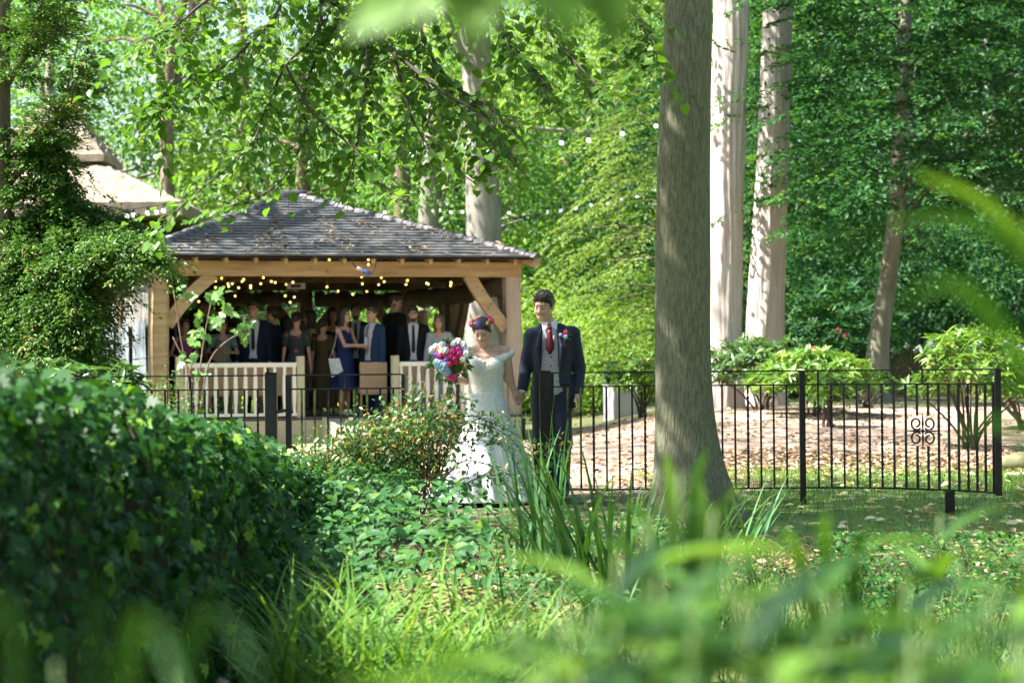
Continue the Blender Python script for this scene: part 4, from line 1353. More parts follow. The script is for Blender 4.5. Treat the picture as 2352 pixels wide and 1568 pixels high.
big_tree('pine_tree', 'thin reddish pine trunk seen through the lime twigs above the roof', [(563, 800), (562, 500), (563, 330), (560, 200), (555, -30)], 66, [.16, .15, .14, .13, .12], MT['brown_bark'], ((-7.3, 66, 13), (3, 3, 3.4)), 16, .03, 7, 0, 11, nc=90)
# tall tree whose high crown shades the pavilion
big_tree('tall_oak', 'tall tree left of the yew whose crown shades the pavilion', [(-180, 860), (-180, 500), (-175, 100)], 37, [.4, .36, .33, .3, .2], MT['brown_bark'], ((-9.2, 39.6, 12.0), (5.0, 4.4, 2.8)), 24, .05, 9, .1, 12, extra=[(-8.9, 37.6, 8.6), (-8.9, 39, 11)], nc=150, per=55, leaf=.15)

big_tree('added_shade_tree', 'tall tree left of the yew whose crown overhangs the ground before the pavilion', [(-420, 900), (-420, 500), (-420, 100)], 30.5, [.32, .3, .27, .22, .15], MT['brown_bark'], ((-5.4, 31.2, 10.6), (4.8, 4.0, 2.5)), 20, .05, 9, .1, 14, extra=[(-8.2, 30.6, 8), (-7, 31, 10)], nc=130, per=55, leaf=.15)  # unseen tree, put in to block sky light in front of the pavilion

# ---- hornbeam on the right
hb = big_tree('hornbeam_tree', 'smooth grey curving trunk under a dark spreading crown', [(2008, 930), (2018, 800), (2040, 640), (2058, 500), (2066, 340)], 42, [.27, .185, .155, .145, .13, .10, .06], MT['hornbeam_bark'], None, 30, .02, 6, .25, 13, extra=[(6.9, 42, 7), (7.0, 42.2, 9.5)])
rng = np.random.default_rng(77)
n = 420
az = rng.uniform(0, 2 * math.pi, n); zz = rng.uniform(3.2, 9.5, n)
rad0 = rng.uniform(.3, 2.6, n)
O = np.stack([6.9 + np.cos(az) * rad0, 41.5 + np.sin(az) * rad0 * .9, zz], 1)
D = np.stack([np.cos(az + rng.normal(0, .3, n)), np.sin(az + rng.normal(0, .3, n)), rng.uniform(-.05, .35, n)], 1)
Ls = rng.uniform(1.1, 2.6, n) * np.where(zz > 7.5, .8, 1)
O2 = np.stack([rng.uniform(4.9, 9.2, 130), rng.uniform(38.8, 40.8, 130), rng.uniform(3.9, 8.6, 130)], 1)
D2 = np.stack([rng.normal(-.2, .8, 130), rng.normal(-.5, .4, 130), rng.uniform(-.1, .2, 130)], 1)
O = np.concatenate([O, O2]); D = np.concatenate([D, D2]); Ls = np.concatenate([Ls, rng.uniform(1.0, 2.0, 130)])
pos, dd, nr, rnd = sprays(O, D, Ls, 100, .30, .32, rng)
L = .105 * rng.uniform(.75, 1.25, len(pos))
link('crown', leaf_mesh('crown', T_DIA, pos - np.array(hb.location), dd, nr, L, L * .55, MT['dark_leaf'], rnd), hb)
for k in range(0, n, 30):
    a = Vector((6.75 + .02 * zz[k], 42, max(3.2, zz[k] - .7))); e = Vector(O[k]) + Vector(D[k]) * Ls[k] * .7
    limb(hb, [a - hb.location, a.lerp(e, .5) + Vector((0, 0, .25)) - hb.location, e - Vector((0, 0, .15)) - hb.location], .025, .006, MT['twig'], 5)

# ---- hemlock behind the big trunk
hm = thing('hemlock_tree', 'yellow-green conifer with drooping feathery boughs behind the groom', 'tree', (3.55, 47, HZ(3.55, 47)))
link('trunk', trunk_mesh('trunk', [(0, 0, -.3), (0, 0, 4), (.1, 0, 9), (.1, 0, 13)], [.25, .22, .15, .05], MT['brown_bark'], 16, .04, 7, 6, 3), hm)
n = 330
az = rng.uniform(0, 2 * math.pi, n)
az[:230] = rng.normal(math.pi * 1.06, .50, 230)
zz = rng.uniform(.5, 9.0, n)
r0 = rng.uniform(.2, 1.9, n) * np.clip(1.2 - zz / 11, .3, 1)
O = np.stack([np.cos(az) * r0, np.sin(az) * r0, zz], 1)
D = np.stack([np.cos(az), np.sin(az), rng.uniform(-.1, .35, n)], 1)
Ls = rng.uniform(1.0, 2.3, n) * np.clip(1.25 - zz / 12, .35, 1)
pos, dd, nr, rnd = sprays(O, D, Ls, 72, .20, .42, rng, .45)
L = .075 * rng.uniform(.7, 1.3, len(pos))
link('foliage', leaf_mesh('foliage', T_DIA, pos, dd, nr, L, L * .42, MT['conifer_leaf'], rnd), hm)
for k in range(0, n, 10):
    e = Vector(O[k]) + Vector(D[k]) * Ls[k] * .6
    limb(hm, [(0, 0, zz[k]), Vector((0, 0, zz[k])).lerp(e, .5) + Vector((0, 0, .08)), e - Vector((0, 0, .2))], .035, .008, MT['twig'], 5)

# ---- yew on the left
yw = thing('yew_tree', 'dark shaggy yew at the left with brown dead twigs', 'tree', (-5.35, 25.5, HZ(-5.35, 25.5)))
link('trunk', trunk_mesh('trunk', [(0, 0, -.2), (.05, 0, 1.6), (-.1, 0, 3.2), (.0, 0, 6)], [.28, .22, .18, .08], MT['brown_bark'], 24, .08, 7, 8, 4, .2), yw)
boughs = [[(20, 420), (70, 370), (110, 320), (140, 240)], [(10, 600), (110, 560), (210, 545), (270, 555), (325, 572)], [(20, 660), (90, 640), (150, 640), (205, 632)],
          [(20, 700), (70, 715), (120, 730), (160, 760)], [(20, 520), (110, 500), (180, 500), (240, 520), (290, 538)], [(0, 360), (90, 300), (150, 240), (190, 150)],
          [(40, 760), (100, 790), (170, 820), (220, 860)], [(10, 200), (60, 120), (90, 40), (100, -60)], [(0, 450), (60, 430), (110, 440), (140, 460)], [(30, 640), (80, 680), (120, 685), (165, 690)], [(0, 100), (50, 60), (120, 30), (180, -40)],
          [(20, 580), (100, 610), (160, 600), (225, 595)], [(10, 300), (60, 330), (110, 380), (130, 420)], [(0, 720), (60, 740), (110, 770), (150, 800)], [(60, 540), (150, 530), (200, 535), (265, 550)], [(60, 620), (150, 640), (160, 670), (185, 700)], [(40, 680), (100, 740), (160, 800), (200, 840)]]
OO, DD, LL = [], [], []
for i, bp in enumerate(boughs):
    dep = [25.5 - .25 * j * (1 if i % 2 else -.2) for j in range(len(bp))]
    P = [U(x, y, dep[j]) - yw.location for j, (x, y) in enumerate(bp)]
    limb(yw, [Vector((0, 0, P[0].z - .3))] + P, .06, .01, MT['brown_bark'], 6)
    SP = smooth_path(P, 8)
    for j in range(len(SP)):
        dv = (SP[min(j + 1, len(SP) - 1)] - SP[max(0, j - 1)]).normalized()
        for q in range(12 if SP[j].z < 2.9 - yw.location.z else 5):
            a = rng.normal(0, .9)
            v = Vector((dv.x * math.cos(a) - (dv.y - .2) * math.sin(a), dv.x * math.sin(a) + dv.y * math.cos(a) - rng.uniform(0, .5), dv.z * .5 + rng.uniform(-.35, .35)))
            OO.append(SP[j] + Vector(rng.normal(0, .07, 3))); DD.append(v); LL.append(rng.uniform(.22, .6))
n = len(OO)
pos, dd, nr, rnd = sprays(np.array([o[:] for o in OO]), np.array([d[:] for d in DD]), np.array(LL), 46, .26, .35, rng, .2)
L = .052 * rng.uniform(.7, 1.3, len(pos))
link('foliage', leaf_mesh('foliage', T_DIA, pos, dd, nr, L, L * .42, MT['yew_leaf'], rnd), yw)
# inner mass of the yew, behind the boughs
m_ = 650
O = np.stack([rng.uniform(-1.2, 1.15, m_), rng.uniform(-.1, 1.2, m_), rng.uniform(.3, 4.4, m_) ** 1.0], 1)
keep = (rng.uniform(0, 1, m_) < 1.1 - O[:, 2] * .3) & (O[:, 0] < .55 - np.abs(O[:, 2] - 1.7) * .30)
O = O[keep]; m_ = len(O)
D = np.stack([rng.normal(.2, .8, m_), rng.normal(-.5, .5, m_), rng.normal(-.1, .3, m_)], 1)
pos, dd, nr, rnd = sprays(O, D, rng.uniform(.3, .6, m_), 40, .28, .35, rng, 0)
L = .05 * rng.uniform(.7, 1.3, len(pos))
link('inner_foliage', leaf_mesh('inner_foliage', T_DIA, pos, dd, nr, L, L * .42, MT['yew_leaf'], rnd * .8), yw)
for k in range(30):
    x, y = rng.uniform(10, 330), rng.uniform(560, 850)
    p = U(x, y, 25.0) - yw.location
    limb(yw, [p, p + Vector((rng.uniform(-.1, .2), -.05, rng.uniform(-.1, .15))), p + Vector((rng.uniform(-.1, .4), -.1, rng.uniform(-.3, .3)))], .008, .003, MT['dry_stem'], 4, 'dead_twig')
# broadleaf twigs hanging in front at top left
# ---- lime in front
lb = U(1570, 1135, 19.5)
lime = thing('lime_tree', 'big grey-green trunk with flared foot in front of the fence, leafy branches overhanging', 'tree', (lb.x, 19.5, HZ(lb.x, 19.5)))
P = [Vector((lb.x + .02, 19.5, lime.location.z - .15)), U(1574, 1000, 19.5), U(1569, 800, 19.5), U(1570, 600, 19.5), U(1572, 350, 19.5), U(1581, 60, 19.5), Vector((1.46, 19.5, 5.2)), Vector((1.35, 19.3, 7.5)), Vector((1.2, 19.2, 10))]
link('trunk', trunk_mesh('trunk', [p - lime.location for p in P], [.25, .238, .226, .222, .208, .19, .18, .15, .06], MT['lime_bark'], 90, .012, 30, 12, 2, .85), lime)
for k, (z, a) in enumerate(((1.98, 2.9), (2.72, 3.4), (.92, 4.4), (3.3, 4.9))):   # knots on the trunk
    mb = MB(); mb.sphere((0, 0, 0), .035, 10, 6, 0, (1.2, .5, .8)); mb.build('knot', MT['lime_bark'], lime, True, Vector((1.42 + .2 * math.cos(a), 19.5 + .2 * math.sin(a) - .0, z)) - lime.location)
rng = np.random.default_rng(5)
pos, dd, nr, rnd, C = cloud(185, 56, Vector((-3.2, 20.0, 9.0)) - lime.location, (4.5, 3.5, 2.7), 1.0, rng, shell=.15)
L = .145 * rng.uniform(.75, 1.25, len(pos))
link('crown', leaf_mesh('crown', T_DIA, pos, dd, nr, L, L * .8, MT['lime_leaf'], rnd), lime)
for k in range(12):
    c = Vector(C[rng.integers(len(C))]); a = Vector((1.35, 19.3, rng.uniform(5, 8.5))) - lime.location
    limb(lime, [a, a.lerp(c, .5) + Vector((0, 0, .5)), c], .07, .015, MT['lime_bark'], 6)
# overhanging boughs
tw = []
def bough(px, d0, d1, r0, r1):
    P = [U(x, y, d0 + (d1 - d0) * i / (len(px) - 1)) for i, (x, y) in enumerate(px)]
    limb(lime, [p - lime.location for p in P], r0, r1, MT['twig'], 6, 'bough')
    return smooth_path(P, 6)


B = []
B.append(bough([(1480, -330), (1050, -260), (770, -40), (820, 40), (905, 120), (1010, 205), (1110, 270), (1165, 350), (1215, 415)], 19.0, 17.4, .03, .005))
B.append(bough([(1050, -260), (700, -150), (640, 20), (570, 100), (500, 160), (420, 178), (350, 245)], 18.6, 17.0, .02, .004))
B.append(bough([(1050, -260), (760, -120), (735, 60), (655, 150), (610, 260), (560, 350), (420, 470), (380, 520)], 18.7, 17.2, .018, .004))
B.append(bough([(1050, -260), (900, -100), (840, 30), (842, 160), (820, 330), (790, 440), (770, 480)], 18.7, 17.5, .015, .004))
B.append(bough([(1480, -330), (1300, -160), (1260, -10), (1270, 80), (1330, 150), (1390, 215)], 19.0, 17.6, .016, .004))
B.append(bough([(1480, -330), (1420, -140), (1440, 0), (1480, 60), (1500, 110)], 19.2, 18.2, .02, .005))
B.append(bough([(1050, -260), (950, -140), (960, 20), (985, 120), (1050, 200), (1130, 250), (1190, 330)], 18.8, 17.9, .02, .005))
B.append(bough([(700, -150), (560, -60), (460, 10), (400, 60), (330, 90)], 18.2, 16.8, .018, .005))
B.append(bough([(1050, -260), (1000, -140), (880, -20), (770, 60), (700, 200), (690, 330), (640, 420), (560, 470)], 18.9, 17.8, .02, .005))
B.append(bough([(905, 120), (930, 220), (960, 300), (1010, 360), (1090, 420)], 18.1, 17.6, .012, .004))
B.append(bough([(1165, -200), (1130, -60), (1150, 60), (1200, 130), (1260, 200)], 18.8, 17.9, .016, .005))
B.append(bough([(655, 150), (720, 260), (800, 330), (870, 420), (950, 450)], 18.0, 17.5, .012, .004))
O, D, LN = [], [], []
for SP in B:
    for j in range(6, len(SP)):
        if SP[j].z > 4.5: continue
        dv = (SP[min(j + 1, len(SP) - 1)] - SP[j - 1]).normalized()
        for q in range(2 if j < len(SP) - 6 else 3):
            v = dv * rng.uniform(.2, .9) + Vector((rng.normal(0, .55), rng.normal(0, .45), rng.uniform(-.85, .15)))
            v.normalize()
            O.append(SP[j]); D.append(v); LN.append(rng.uniform(.22, .62))
mbt = MB()
pos, dd, nr, rnd = [], [], [], []
for o_, v, l in zip(O, D, LN):
    n = 6
    pts = []
    for k in range(n + 1):
        t = k / n
        p = o_ + v * l * t + Vector((0, 0, -.22 * l * t * t)) + Vector(rng.normal(0, .006, 3))
        pts.append(p)
    TW_ = ([p - lime.location for p in pts], [.0035 * (1 - .6 * k / n) for k in range(n + 1)])
    e_ = pts[-1]; ppx = 1176 + e_.x / e_.y * FPX; ppy = HORIZON + (CAMZ - e_.z) / e_.y * FPX
    if ppy > np.interp(ppx, [300, 400, 470, 700, 900, 1000, 1230, 1260, 1520], [610, 560, 510, 470, 450, 440, 430, 300, 230]) + rng.normal(0, 14): continue
    mbt.tube(*TW_, 4, cap=False)
    nl = int(l / .055)
    cr = rng.uniform(0, 1)
    for k in range(1, nl + 1):
        t = k / nl
        p = o_ + v * l * t + Vector((0, 0, -.22 * l * t * t))
        sd = Vector((-v.y, v.x, 0)); sd = sd.normalized() if sd.length > .05 else Vector((1, 0, 0))
        s = 1 if k % 2 else -1
        dl = (v * .5 + sd * s * .8 + Vector(rng.normal(0, .28, 3)) + Vector((0, 0, -.3))).normalized()
        pos.append((p + dl * .022)[:]); dd.append(dl[:]); nr.append((rng.normal(0, .34), rng.normal(0, .34) - .12, 1.0)); rnd.append(min(.999, cr * .55 + rng.uniform(0, .45)))
mbt.build('twigs', MT['twig'], lime)
pos = np.array(pos); dd = np.array(dd); nr = unit(np.array(nr)); rnd = np.array(rnd)
LIMEN = len(pos)
L = .078 * rng.uniform(.65, 1.2, len(pos))
leaf_parts(lime, 'leaf', 'lime', T_HEART, pos, dd, nr, L, L * .85, MT['lime_leaf'], rnd, 300)
# a small sprig on the right side of the trunk
sp = [(U(1640, 100, 19.4)), (U(1662, 108, 19.3)), (U(1690, 118, 19.3))]
limb(lime, [p - lime.location for p in sp], .004, .002, MT['twig'], 4, 'twig')
for x, y, dx in ((1645, 106, .05), (1660, 112, .06), (1678, 118, .05)):
    p = np.array([U(x, y, 19.3)[:]])
    leaf_parts(lime, 'leaf', 'lime', T_HEART, p, np.array([[.9, -.2, -.15]]), np.array([[0.1, -.5, 1.]]), dx, dx * .8, MT['lime_leaf'], np.array([.8]), 1)
# ---- unseen trees of the same wood, added around the viewpoint to cut sky light
for i, (kd, x, y, s, lab) in enumerate([('A', 12.5, 17, 1.1, 'tall green tree right of the ditch, opposite the rosette panel'), ('C', 9.5, 3, 1.2, 'dark tree on the near bank right of the viewpoint'), ('A', 4.5, -9, 1.2, 'green tree on the near bank behind the viewpoint'),
                                        ('C', -5.5, -12, 1.1, 'dark tree on the near bank behind the viewpoint'), ('A', 15, 30, 1.2, 'green tree beside the path right of the leggy rhododendron')]):
    o = copy_tree({'A': protoA, 'C': protoC}[kd]); o.location = (x, y, HZ(x, y)); o.scale = (s, s, s); o.rotation_euler = (0, 0, i * 1.3); o['label'] = lab

# ================================================================ ivy hedge on the left
iv = thing('ivy_hedge', 'ivy-smothered wall running along the ditch below the left fence', 'hedge', (-1.8, 12, -.6))
rng = np.random.default_rng(31)
HL = [(5.0, -2.15, 1.16), (7.0, -2.0, 1.14), (9.0, -1.86, 1.10), (10.5, -1.80, 1.00), (12.0, -1.76, .90), (13.5, -1.70, .80), (15.0, -1.74, .70), (16.4, -1.70, .58), (17.4, -1.66, .46)]
hy = np.array([h[0] for h in HL]); hx = np.array([h[1] for h in HL]); hz = np.array([h[2] for h in HL])


def hedge_pt(y, s):
    """s: 0 back foot .. .45 top .. 1 front foot"""
    xc = np.interp(y, hy, hx); zt = np.interp(y, hy, hz)
    foot = -.62
    f = np.clip((s - .45) / .55, 0, 1); b_ = np.clip((.45 - s) / .45, 0, 1)
    bul = .10 * fbm(y * 1.6, s * 5, 0, 4) + .06 * fbm(y * 4, s * 9, 0, 5)
    x = xc + np.where(s >= .45, .12 * np.sin(np.minimum(f * 3, 1) * 1.57) + .34 * f ** .8, -.9 * np.minimum(1, b_ * 1.6)) + bul
    z = np.where(s >= .45, zt - (zt - foot) * f ** 1.25, zt - .55 * b_ ** 2) + bul * .6
    return x, z


nyh, nsh = 90, 30
YY, SS = np.meshgrid(np.linspace(5, 17.3, nyh), np.linspace(0, 1, nsh), indexing='ij')
XX, ZZ = hedge_pt(YY, SS)
XX = XX - .07 * (SS > .45); ZZ = ZZ - .06
idx = np.arange(nyh * nsh).reshape(nyh, nsh)
F = np.stack([idx[:-1, :-1], idx[1:, :-1], idx[1:, 1:], idx[:-1, 1:]], -1).reshape(-1, 4)
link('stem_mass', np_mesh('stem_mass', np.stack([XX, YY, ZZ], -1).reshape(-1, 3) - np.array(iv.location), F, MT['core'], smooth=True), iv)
n = 14500
y = rng.uniform(5, 17.5, n); s = np.concatenate([rng.uniform(.30, .60, int(n * .4)), rng.uniform(.5, 1.0, n - int(n * .4))])
x, z = hedge_pt(y, s)
pos = np.stack([x, y, z], 1) + rng.normal(0, .045, (n, 3))
top = np.clip((.62 - s) / .15, 0, 1)
outn = np.stack([.85 - .6 * top, -.35 * np.ones(n), .25 + .9 * top], 1)
nr = unit(outn + rng.normal(0, .5, (n, 3)))
d = unit(np.stack([rng.normal(.15, .5, n), rng.normal(-.15, .5, n), rng.normal(-.75 + .6 * top, .35, n)], 1))
L = rng.uniform(.036, .076, n) * np.where(rng.uniform(0, 1, n) < .07, 1.4, 1)
rnd = np.clip(np.where(rng.uniform(0, 1, n) < .06, rng.uniform(.9, .99, n), rng.beta(1.6, 2.4, n) * .8) + .14 * top + .08 * fbm(y * 2, s * 6, 0, 9), 0, .999)
leaf_parts(iv, 'leaf', 'ivy', T_IVY, pos, d, nr, L, L * .98, MT['ivy_leaf'], rnd, 300)
for k in range(18):
    y0 = rng.uniform(6, 16.5); s0 = rng.uniform(.45, .7)
    pts = []
    for q in range(6):
        s_ = s0 + q * .05; yq = y0 + q * .04 * rng.normal()
        x_, z_ = hedge_pt(np.array([yq]), np.array([s_])); pts.append(Vector((float(x_[0]) + .03, yq, float(z_[0]))) - iv.location)
    limb(iv, pts, .003, .0015, MT['twig'], 4, 'stem')
st = thing('dead_stump', 'pale grey dead stump poking out under the ivy', 'stump', (-1.32, 10.6, -.65))
link('trunk', trunk_mesh('trunk', [(0, 0, 0), (.02, 0, .2), (.03, -.02, .36), (.05, -.02, .42)], [.06, .045, .035, .02], MT['beech_bark'], 14, .08, 5, 5, 4), st)


# ================================================================ rhododendrons and other border shrubs
def whorl_shrub(name, label, loc, rx, rz, nw, leafL, mat, seed, stems=8, zc=.55, ry=None, low=.25, group=None):
    """evergreen shrub: whorls of long leaves at the shoot tips"""
    rng = np.random.default_rng(seed)
    o = thing(name, label, 'shrub', loc, 0, group)
    u = rand_unit(nw, rng); u[:, 2] = np.abs(u[:, 2]) * 1.3 - .35
    u = unit(u)
    r = rng.uniform(.55, 1.0, nw) * (1 + .15 * fbm(u[:, 0] * 3, u[:, 1] * 3, u[:, 2] * 3, seed))
    C = np.stack([u[:, 0] * rx * r, u[:, 1] * (ry or rx) * r, rz * zc + u[:, 2] * rz * .5 * r], 1)
    C = C[C[:, 2] > low * rz]
    nw = len(C)
    per = 9
    az = np.linspace(0, 2 * math.pi, per, endpoint=False)[None] + rng.uniform(0, 6, (nw, 1)) + rng.normal(0, .2, (nw, per))
    el = rng.normal(.15, .35, (nw, per))
    ax = unit(u[:nw] * .5 + np.array([0, 0, 1.0]) + rng.normal(0, .25, (nw, 3)))
    t1_ = unit(np.cross(ax, rng.normal(size=(nw, 3)))); t2_ = np.cross(ax, t1_)
    d = (t1_[:, None] * np.cos(az)[..., None] + t2_[:, None] * np.sin(az)[..., None]) * np.cos(el)[..., None] + ax[:, None] * np.sin(el)[..., None]
    nr = ax[:, None] + rng.normal(0, .2, d.shape)
    pos = C[:, None] + d * .01
    L = leafL * rng.uniform(.7, 1.2, (nw, per))
    cr = rng.uniform(0, 1, nw)
    rnd = np.clip(cr[:, None] * .6 + rng.uniform(0, .42, (nw, per)), 0, .999)
    me = leaf_mesh('foliage', T_LANCE, pos.reshape(-1, 3), d.reshape(-1, 3), nr.reshape(-1, 3), L.ravel(), L.ravel() * .36, mat, rnd.ravel())
    link('foliage', me, o)
    for k in range(stems):
        c = Vector(C[rng.integers(nw)])
        limb(o, [(rng.normal(0, .08), rng.normal(0, .08), -.1), (c.x * .35, c.y * .35, c.z * .45), c], .022, .006, MT['twig'], 5, 'stem')
    return o


def gp_(px, d):
    x = (px - 1176) / FPX * d
    return (x, d, HZ(x, d))


whorl_shrub('rhododendron', 'bright lime-green rhododendron in full sun behind the middle fence post', gp_(1868, 36.5), 1.0, .95, 270, .17, MT['rhodo_leaf'], 1)
whorl_shrub('rhododendron', 'low lime-green rhododendron shoot hanging in front of the sunny one', gp_(1905, 34.2), .32, .85, 60, .14, MT['rhodo_leaf'], 2)
whorl_shrub('rhododendron', 'dark green rhododendron against the foot of the pale flared trunk', gp_(1745, 38.5), 1.05, 1.1, 220, .16, MT['rhodo_dark'], 3)
whorl_shrub('rhododendron', 'leggy rhododendron behind the curved fence panel', gp_(2222, 30.2), .82, 1.22, 150, .17, MT['rhodo_leaf'], 4, 10, .72, None, .5)
whorl_shrub('rhododendron', 'yellow-tinged rhododendron beside the grey planter', gp_(1475, 40.5), .6, 1.15, 130, .15, MT['rhodo_leaf'], 5)
whorl_shrub('rhododendron', 'small dark rhododendron under the hornbeam trunk', gp_(1990, 39.0), .55, .55, 70, .13, MT['rhodo_dark'], 6)
whorl_shrub('rhododendron', 'feathery pale green shrub at the right behind the end post', gp_(2345, 33.5), .6, 1.1, 150, .12, MT['conifer_leaf'], 7)
whorl_shrub('laurel', 'upright glossy laurel below the yew behind the left fence', gp_(275, 22.0), .30, 1.30, 46, .17, MT['rhodo_dark'], 8)
whorl_shrub('laurel', 'blue-green laurel under the yew boughs', gp_(170, 23.4), .45, 1.25, 80, .15, MT['rhodo_dark'], 9)
# dark evergreen mass with red blooms between trunk and hornbeam
de = whorl_shrub('camellia', 'dark glossy evergreen with a few crimson blooms beside the hornbeam', gp_(1915, 46), 1.5, 2.3, 330, .16, MT['dark_leaf'], 12)
MT['crimson'] = pm('crimson_petal', [(.3, (.45, .008, .06)), (.7, (.62, .015, .12))], (20, 20, 20), .6)
for x, y in ((1925, 758), (1940, 770), (1985, 875), (1868, 800)):
    mb = MB()
    for k in range(6): mb.sphere((.022 * math.cos(k * 1.05), .02 * math.sin(k), .022 * math.sin(k * 1.05)), .022, 6, 5)
    mb.build('bloom', MT['crimson'], de, True, U(x, y, 44.4) - de.location)

# planter with clipped box ball
pt_ = thing('planter', 'tall square pale grey planter beside the path', 'planter', gp_(1424, 43.5), .35)
mb = MB(); mb.box((0, 0, .26), (.48, .48, .66), taper=1.0, bev=.012); mb.build('box', MT['planter'], pt_)
mb = MB(); mb.box((0, 0, .565), (.43, .43, .02)); mb.build('soil', MT['core'], pt_)
bx_ = thing('box_ball', 'clipped dark box bush growing in the grey planter', 'shrub', Vector(gp_(1424, 43.5)) + Vector((0, 0, .58)))
pos, d, nr, rnd, C = cloud(160, 40, (0, 0, .19), (.20, .20, .22), .08, np.random.default_rng(3), shell=.8)
link('foliage', leaf_mesh('foliage', T_DIA, pos, d, nr, .05, .03, MT['box_leaf'], rnd), bx_)
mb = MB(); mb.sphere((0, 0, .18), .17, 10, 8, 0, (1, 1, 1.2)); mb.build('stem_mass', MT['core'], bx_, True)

# ================================================================ fig in front of the left balustrade
fg = thing('fig_plant', 'young fig with large lobed leaves in front of the left balustrade', 'plant', gp_(470, 34.6))
stems = [[(455, 1000), (450, 900), (420, 800), (395, 690)], [(480, 1000), (478, 880), (520, 800), (545, 690), (560, 640)], [(460, 1000), (455, 900), (480, 760), (510, 640), (520, 600)],
         [(500, 900), (560, 850), (620, 800), (670, 770)], [(440, 1000), (430, 900), (410, 720), (405, 560)], [(470, 960), (440, 880), (420, 840), (400, 830)]]
# given in picture directions of the photograph's zoomed corner, rescaled
def fp(x, y): return U(380 * .98 + (x - 380) * .98, y, 34.6)
ST = [[(452, 1000), (440, 880), (425, 800), (408, 690)], [(462, 1000), (466, 900), (476, 810), (492, 720), (498, 705)], [(470, 960), (490, 850), (530, 800), (575, 778)],
      [(445, 960), (438, 900), (448, 860), (462, 830)], [(455, 900), (430, 840), (405, 790)]]
for pth in ST:
    limb(fg, [U(x * .98, y * .98, 34.6 + .05 * i) - fg.location for i, (x, y) in enumerate(pth)], .013, .006, MT['brown_bark'], 6, 'stem')
T_FIG = tmpl([(0, 0, 0), (-.05, .25, .03), (.12, .5, -.02), (.32, .34, .05), (.52, .56, -.03), (.62, .26, .04), (.85, .22, 0), (1, 0, -.08), (.85, -.22, 0), (.62, -.26, .04), (.52, -.56, -.03), (.32, -.34, .05), (.12, -.5, -.02), (-.05, -.25, .03), (.4, 0, 0)],
             [(14, i + 1, i) for i in range(13)] + [(14, 0, 13)])
FL = []
for cx_, cy_, k, s in [(473, 745, 6, .15), (468, 775, 5, .16), (520, 720, 6, .22), (500, 695, 5, .18), (570, 765, 9, .15), (572, 790, 5, .15), (455, 800, 6, .16), (440, 840, 6, .13), (420, 690, 4, .18), (510, 755, 4, .2), (470, 880, 5, .12), (450, 835, 4, .12)]:
    for j in range(k):
        a = random.uniform(0, 6.28)
        FL.append((cx_ + random.uniform(-16, 16), cy_ + random.uniform(-12, 12), a, s * random.uniform(.7, 1.1)))
pos = np.array([U(x * .98, y * .98, 34.5 + random.uniform(-.12, .12))[:] for x, y, a, s in FL])
d = np.array([[math.cos(a), -.3, math.sin(a) * .7 - .15] for x, y, a, s in FL])
nr = unit(np.array([[random.gauss(0, .3), -.75, .8 + random.gauss(0, .2)] for _ in FL]))
Ls = np.array([s for *_, s in FL])
leaf_parts(fg, 'leaf', 'fig', T_FIG, pos, d, nr, Ls, Ls * .8, MT['fig_leaf'], RNG.uniform(0, 1, len(FL)), 300)
# climbing rose by the left oak post
rs = simple_shrub('climbing_rose', 'small-leaved climbing rose at the foot of the left oak post', 1.1, .5, 60, 22, .05, MT['bush_leaf'], 41, None, .22, T_OVAL)
rs.location = gp_(385, 33.5)
rs2 = simple_shrub('rose_bush', 'small-leaved shrub on the left behind the iron railing', .9, .5, 50, 22, .05, MT['bramble_leaf'], 42, None, .22, T_OVAL)
rs2.location = gp_(300, 24.5)

# ================================================================ bush in front of the bride
cb = thing('cotoneaster_bush', 'sprawling bush with small green and orange leaves in front of the bride', 'shrub', (-1.0, 18.8, HZ(-1.0, 18.8)))
rng = np.random.default_rng(8)
arms = []
for k in range(90):
    x0 = rng.uniform(705, 965)
    dd_ = rng.uniform(18.2, 19.4)
    tx = x0 + rng.normal(10, 60); ty = 985 + abs(rng.normal(0, 60)) - 45 * math.exp(-((tx - 950) / 70) ** 2)
    if tx < 800: ty += (800 - tx) * .45
    a = Vector(gp_(x0, dd_)); b_ = U(tx, ty, dd_ + rng.normal(0, .1))
    arms.append([a, a.lerp(b_, .6) + Vector((rng.normal(0, .05), 0, .08)), b_])
for pth in ([(1000, 1120), (1010, 1000), (1070, 955), (1140, 975), (1205, 1010), (1238, 1030)], [(985, 1120), (1000, 990), (1040, 935), (1090, 920)], [(1000, 1100), (1030, 1030), (1100, 1010), (1180, 1030)],
            [(990, 1080), (1020, 990), (1080, 970), (1150, 990), (1200, 1035)], [(1005, 1120), (1060, 1060), (1130, 1070), (1200, 1110)], [(960, 1100), (955, 990), (960, 930), (975, 900)], [(1010, 1110), (1040, 1000), (1110, 960), (1170, 985)],
            [(1000, 1100), (1020, 1010), (1090, 990), (1150, 1020)], [(980, 1100), (990, 960), (1020, 930), (1045, 925)], [(970, 1100), (985, 980), (1010, 950), (1060, 945)],
            [(1030, 1140), (1090, 1100), (1150, 1090), (1200, 1090)], [(940, 1100), (930, 960), (938, 920), (948, 885)], [(1180, 1150), (1225, 1080), (1255, 1040), (1290, 1020)]):
    dd_ = rng.uniform(18.6, 19.0)
    arms.append([U(x, y, dd_) for x, y in pth])
pos, d, nr, rnd = [], [], [], []
mbs = MB()
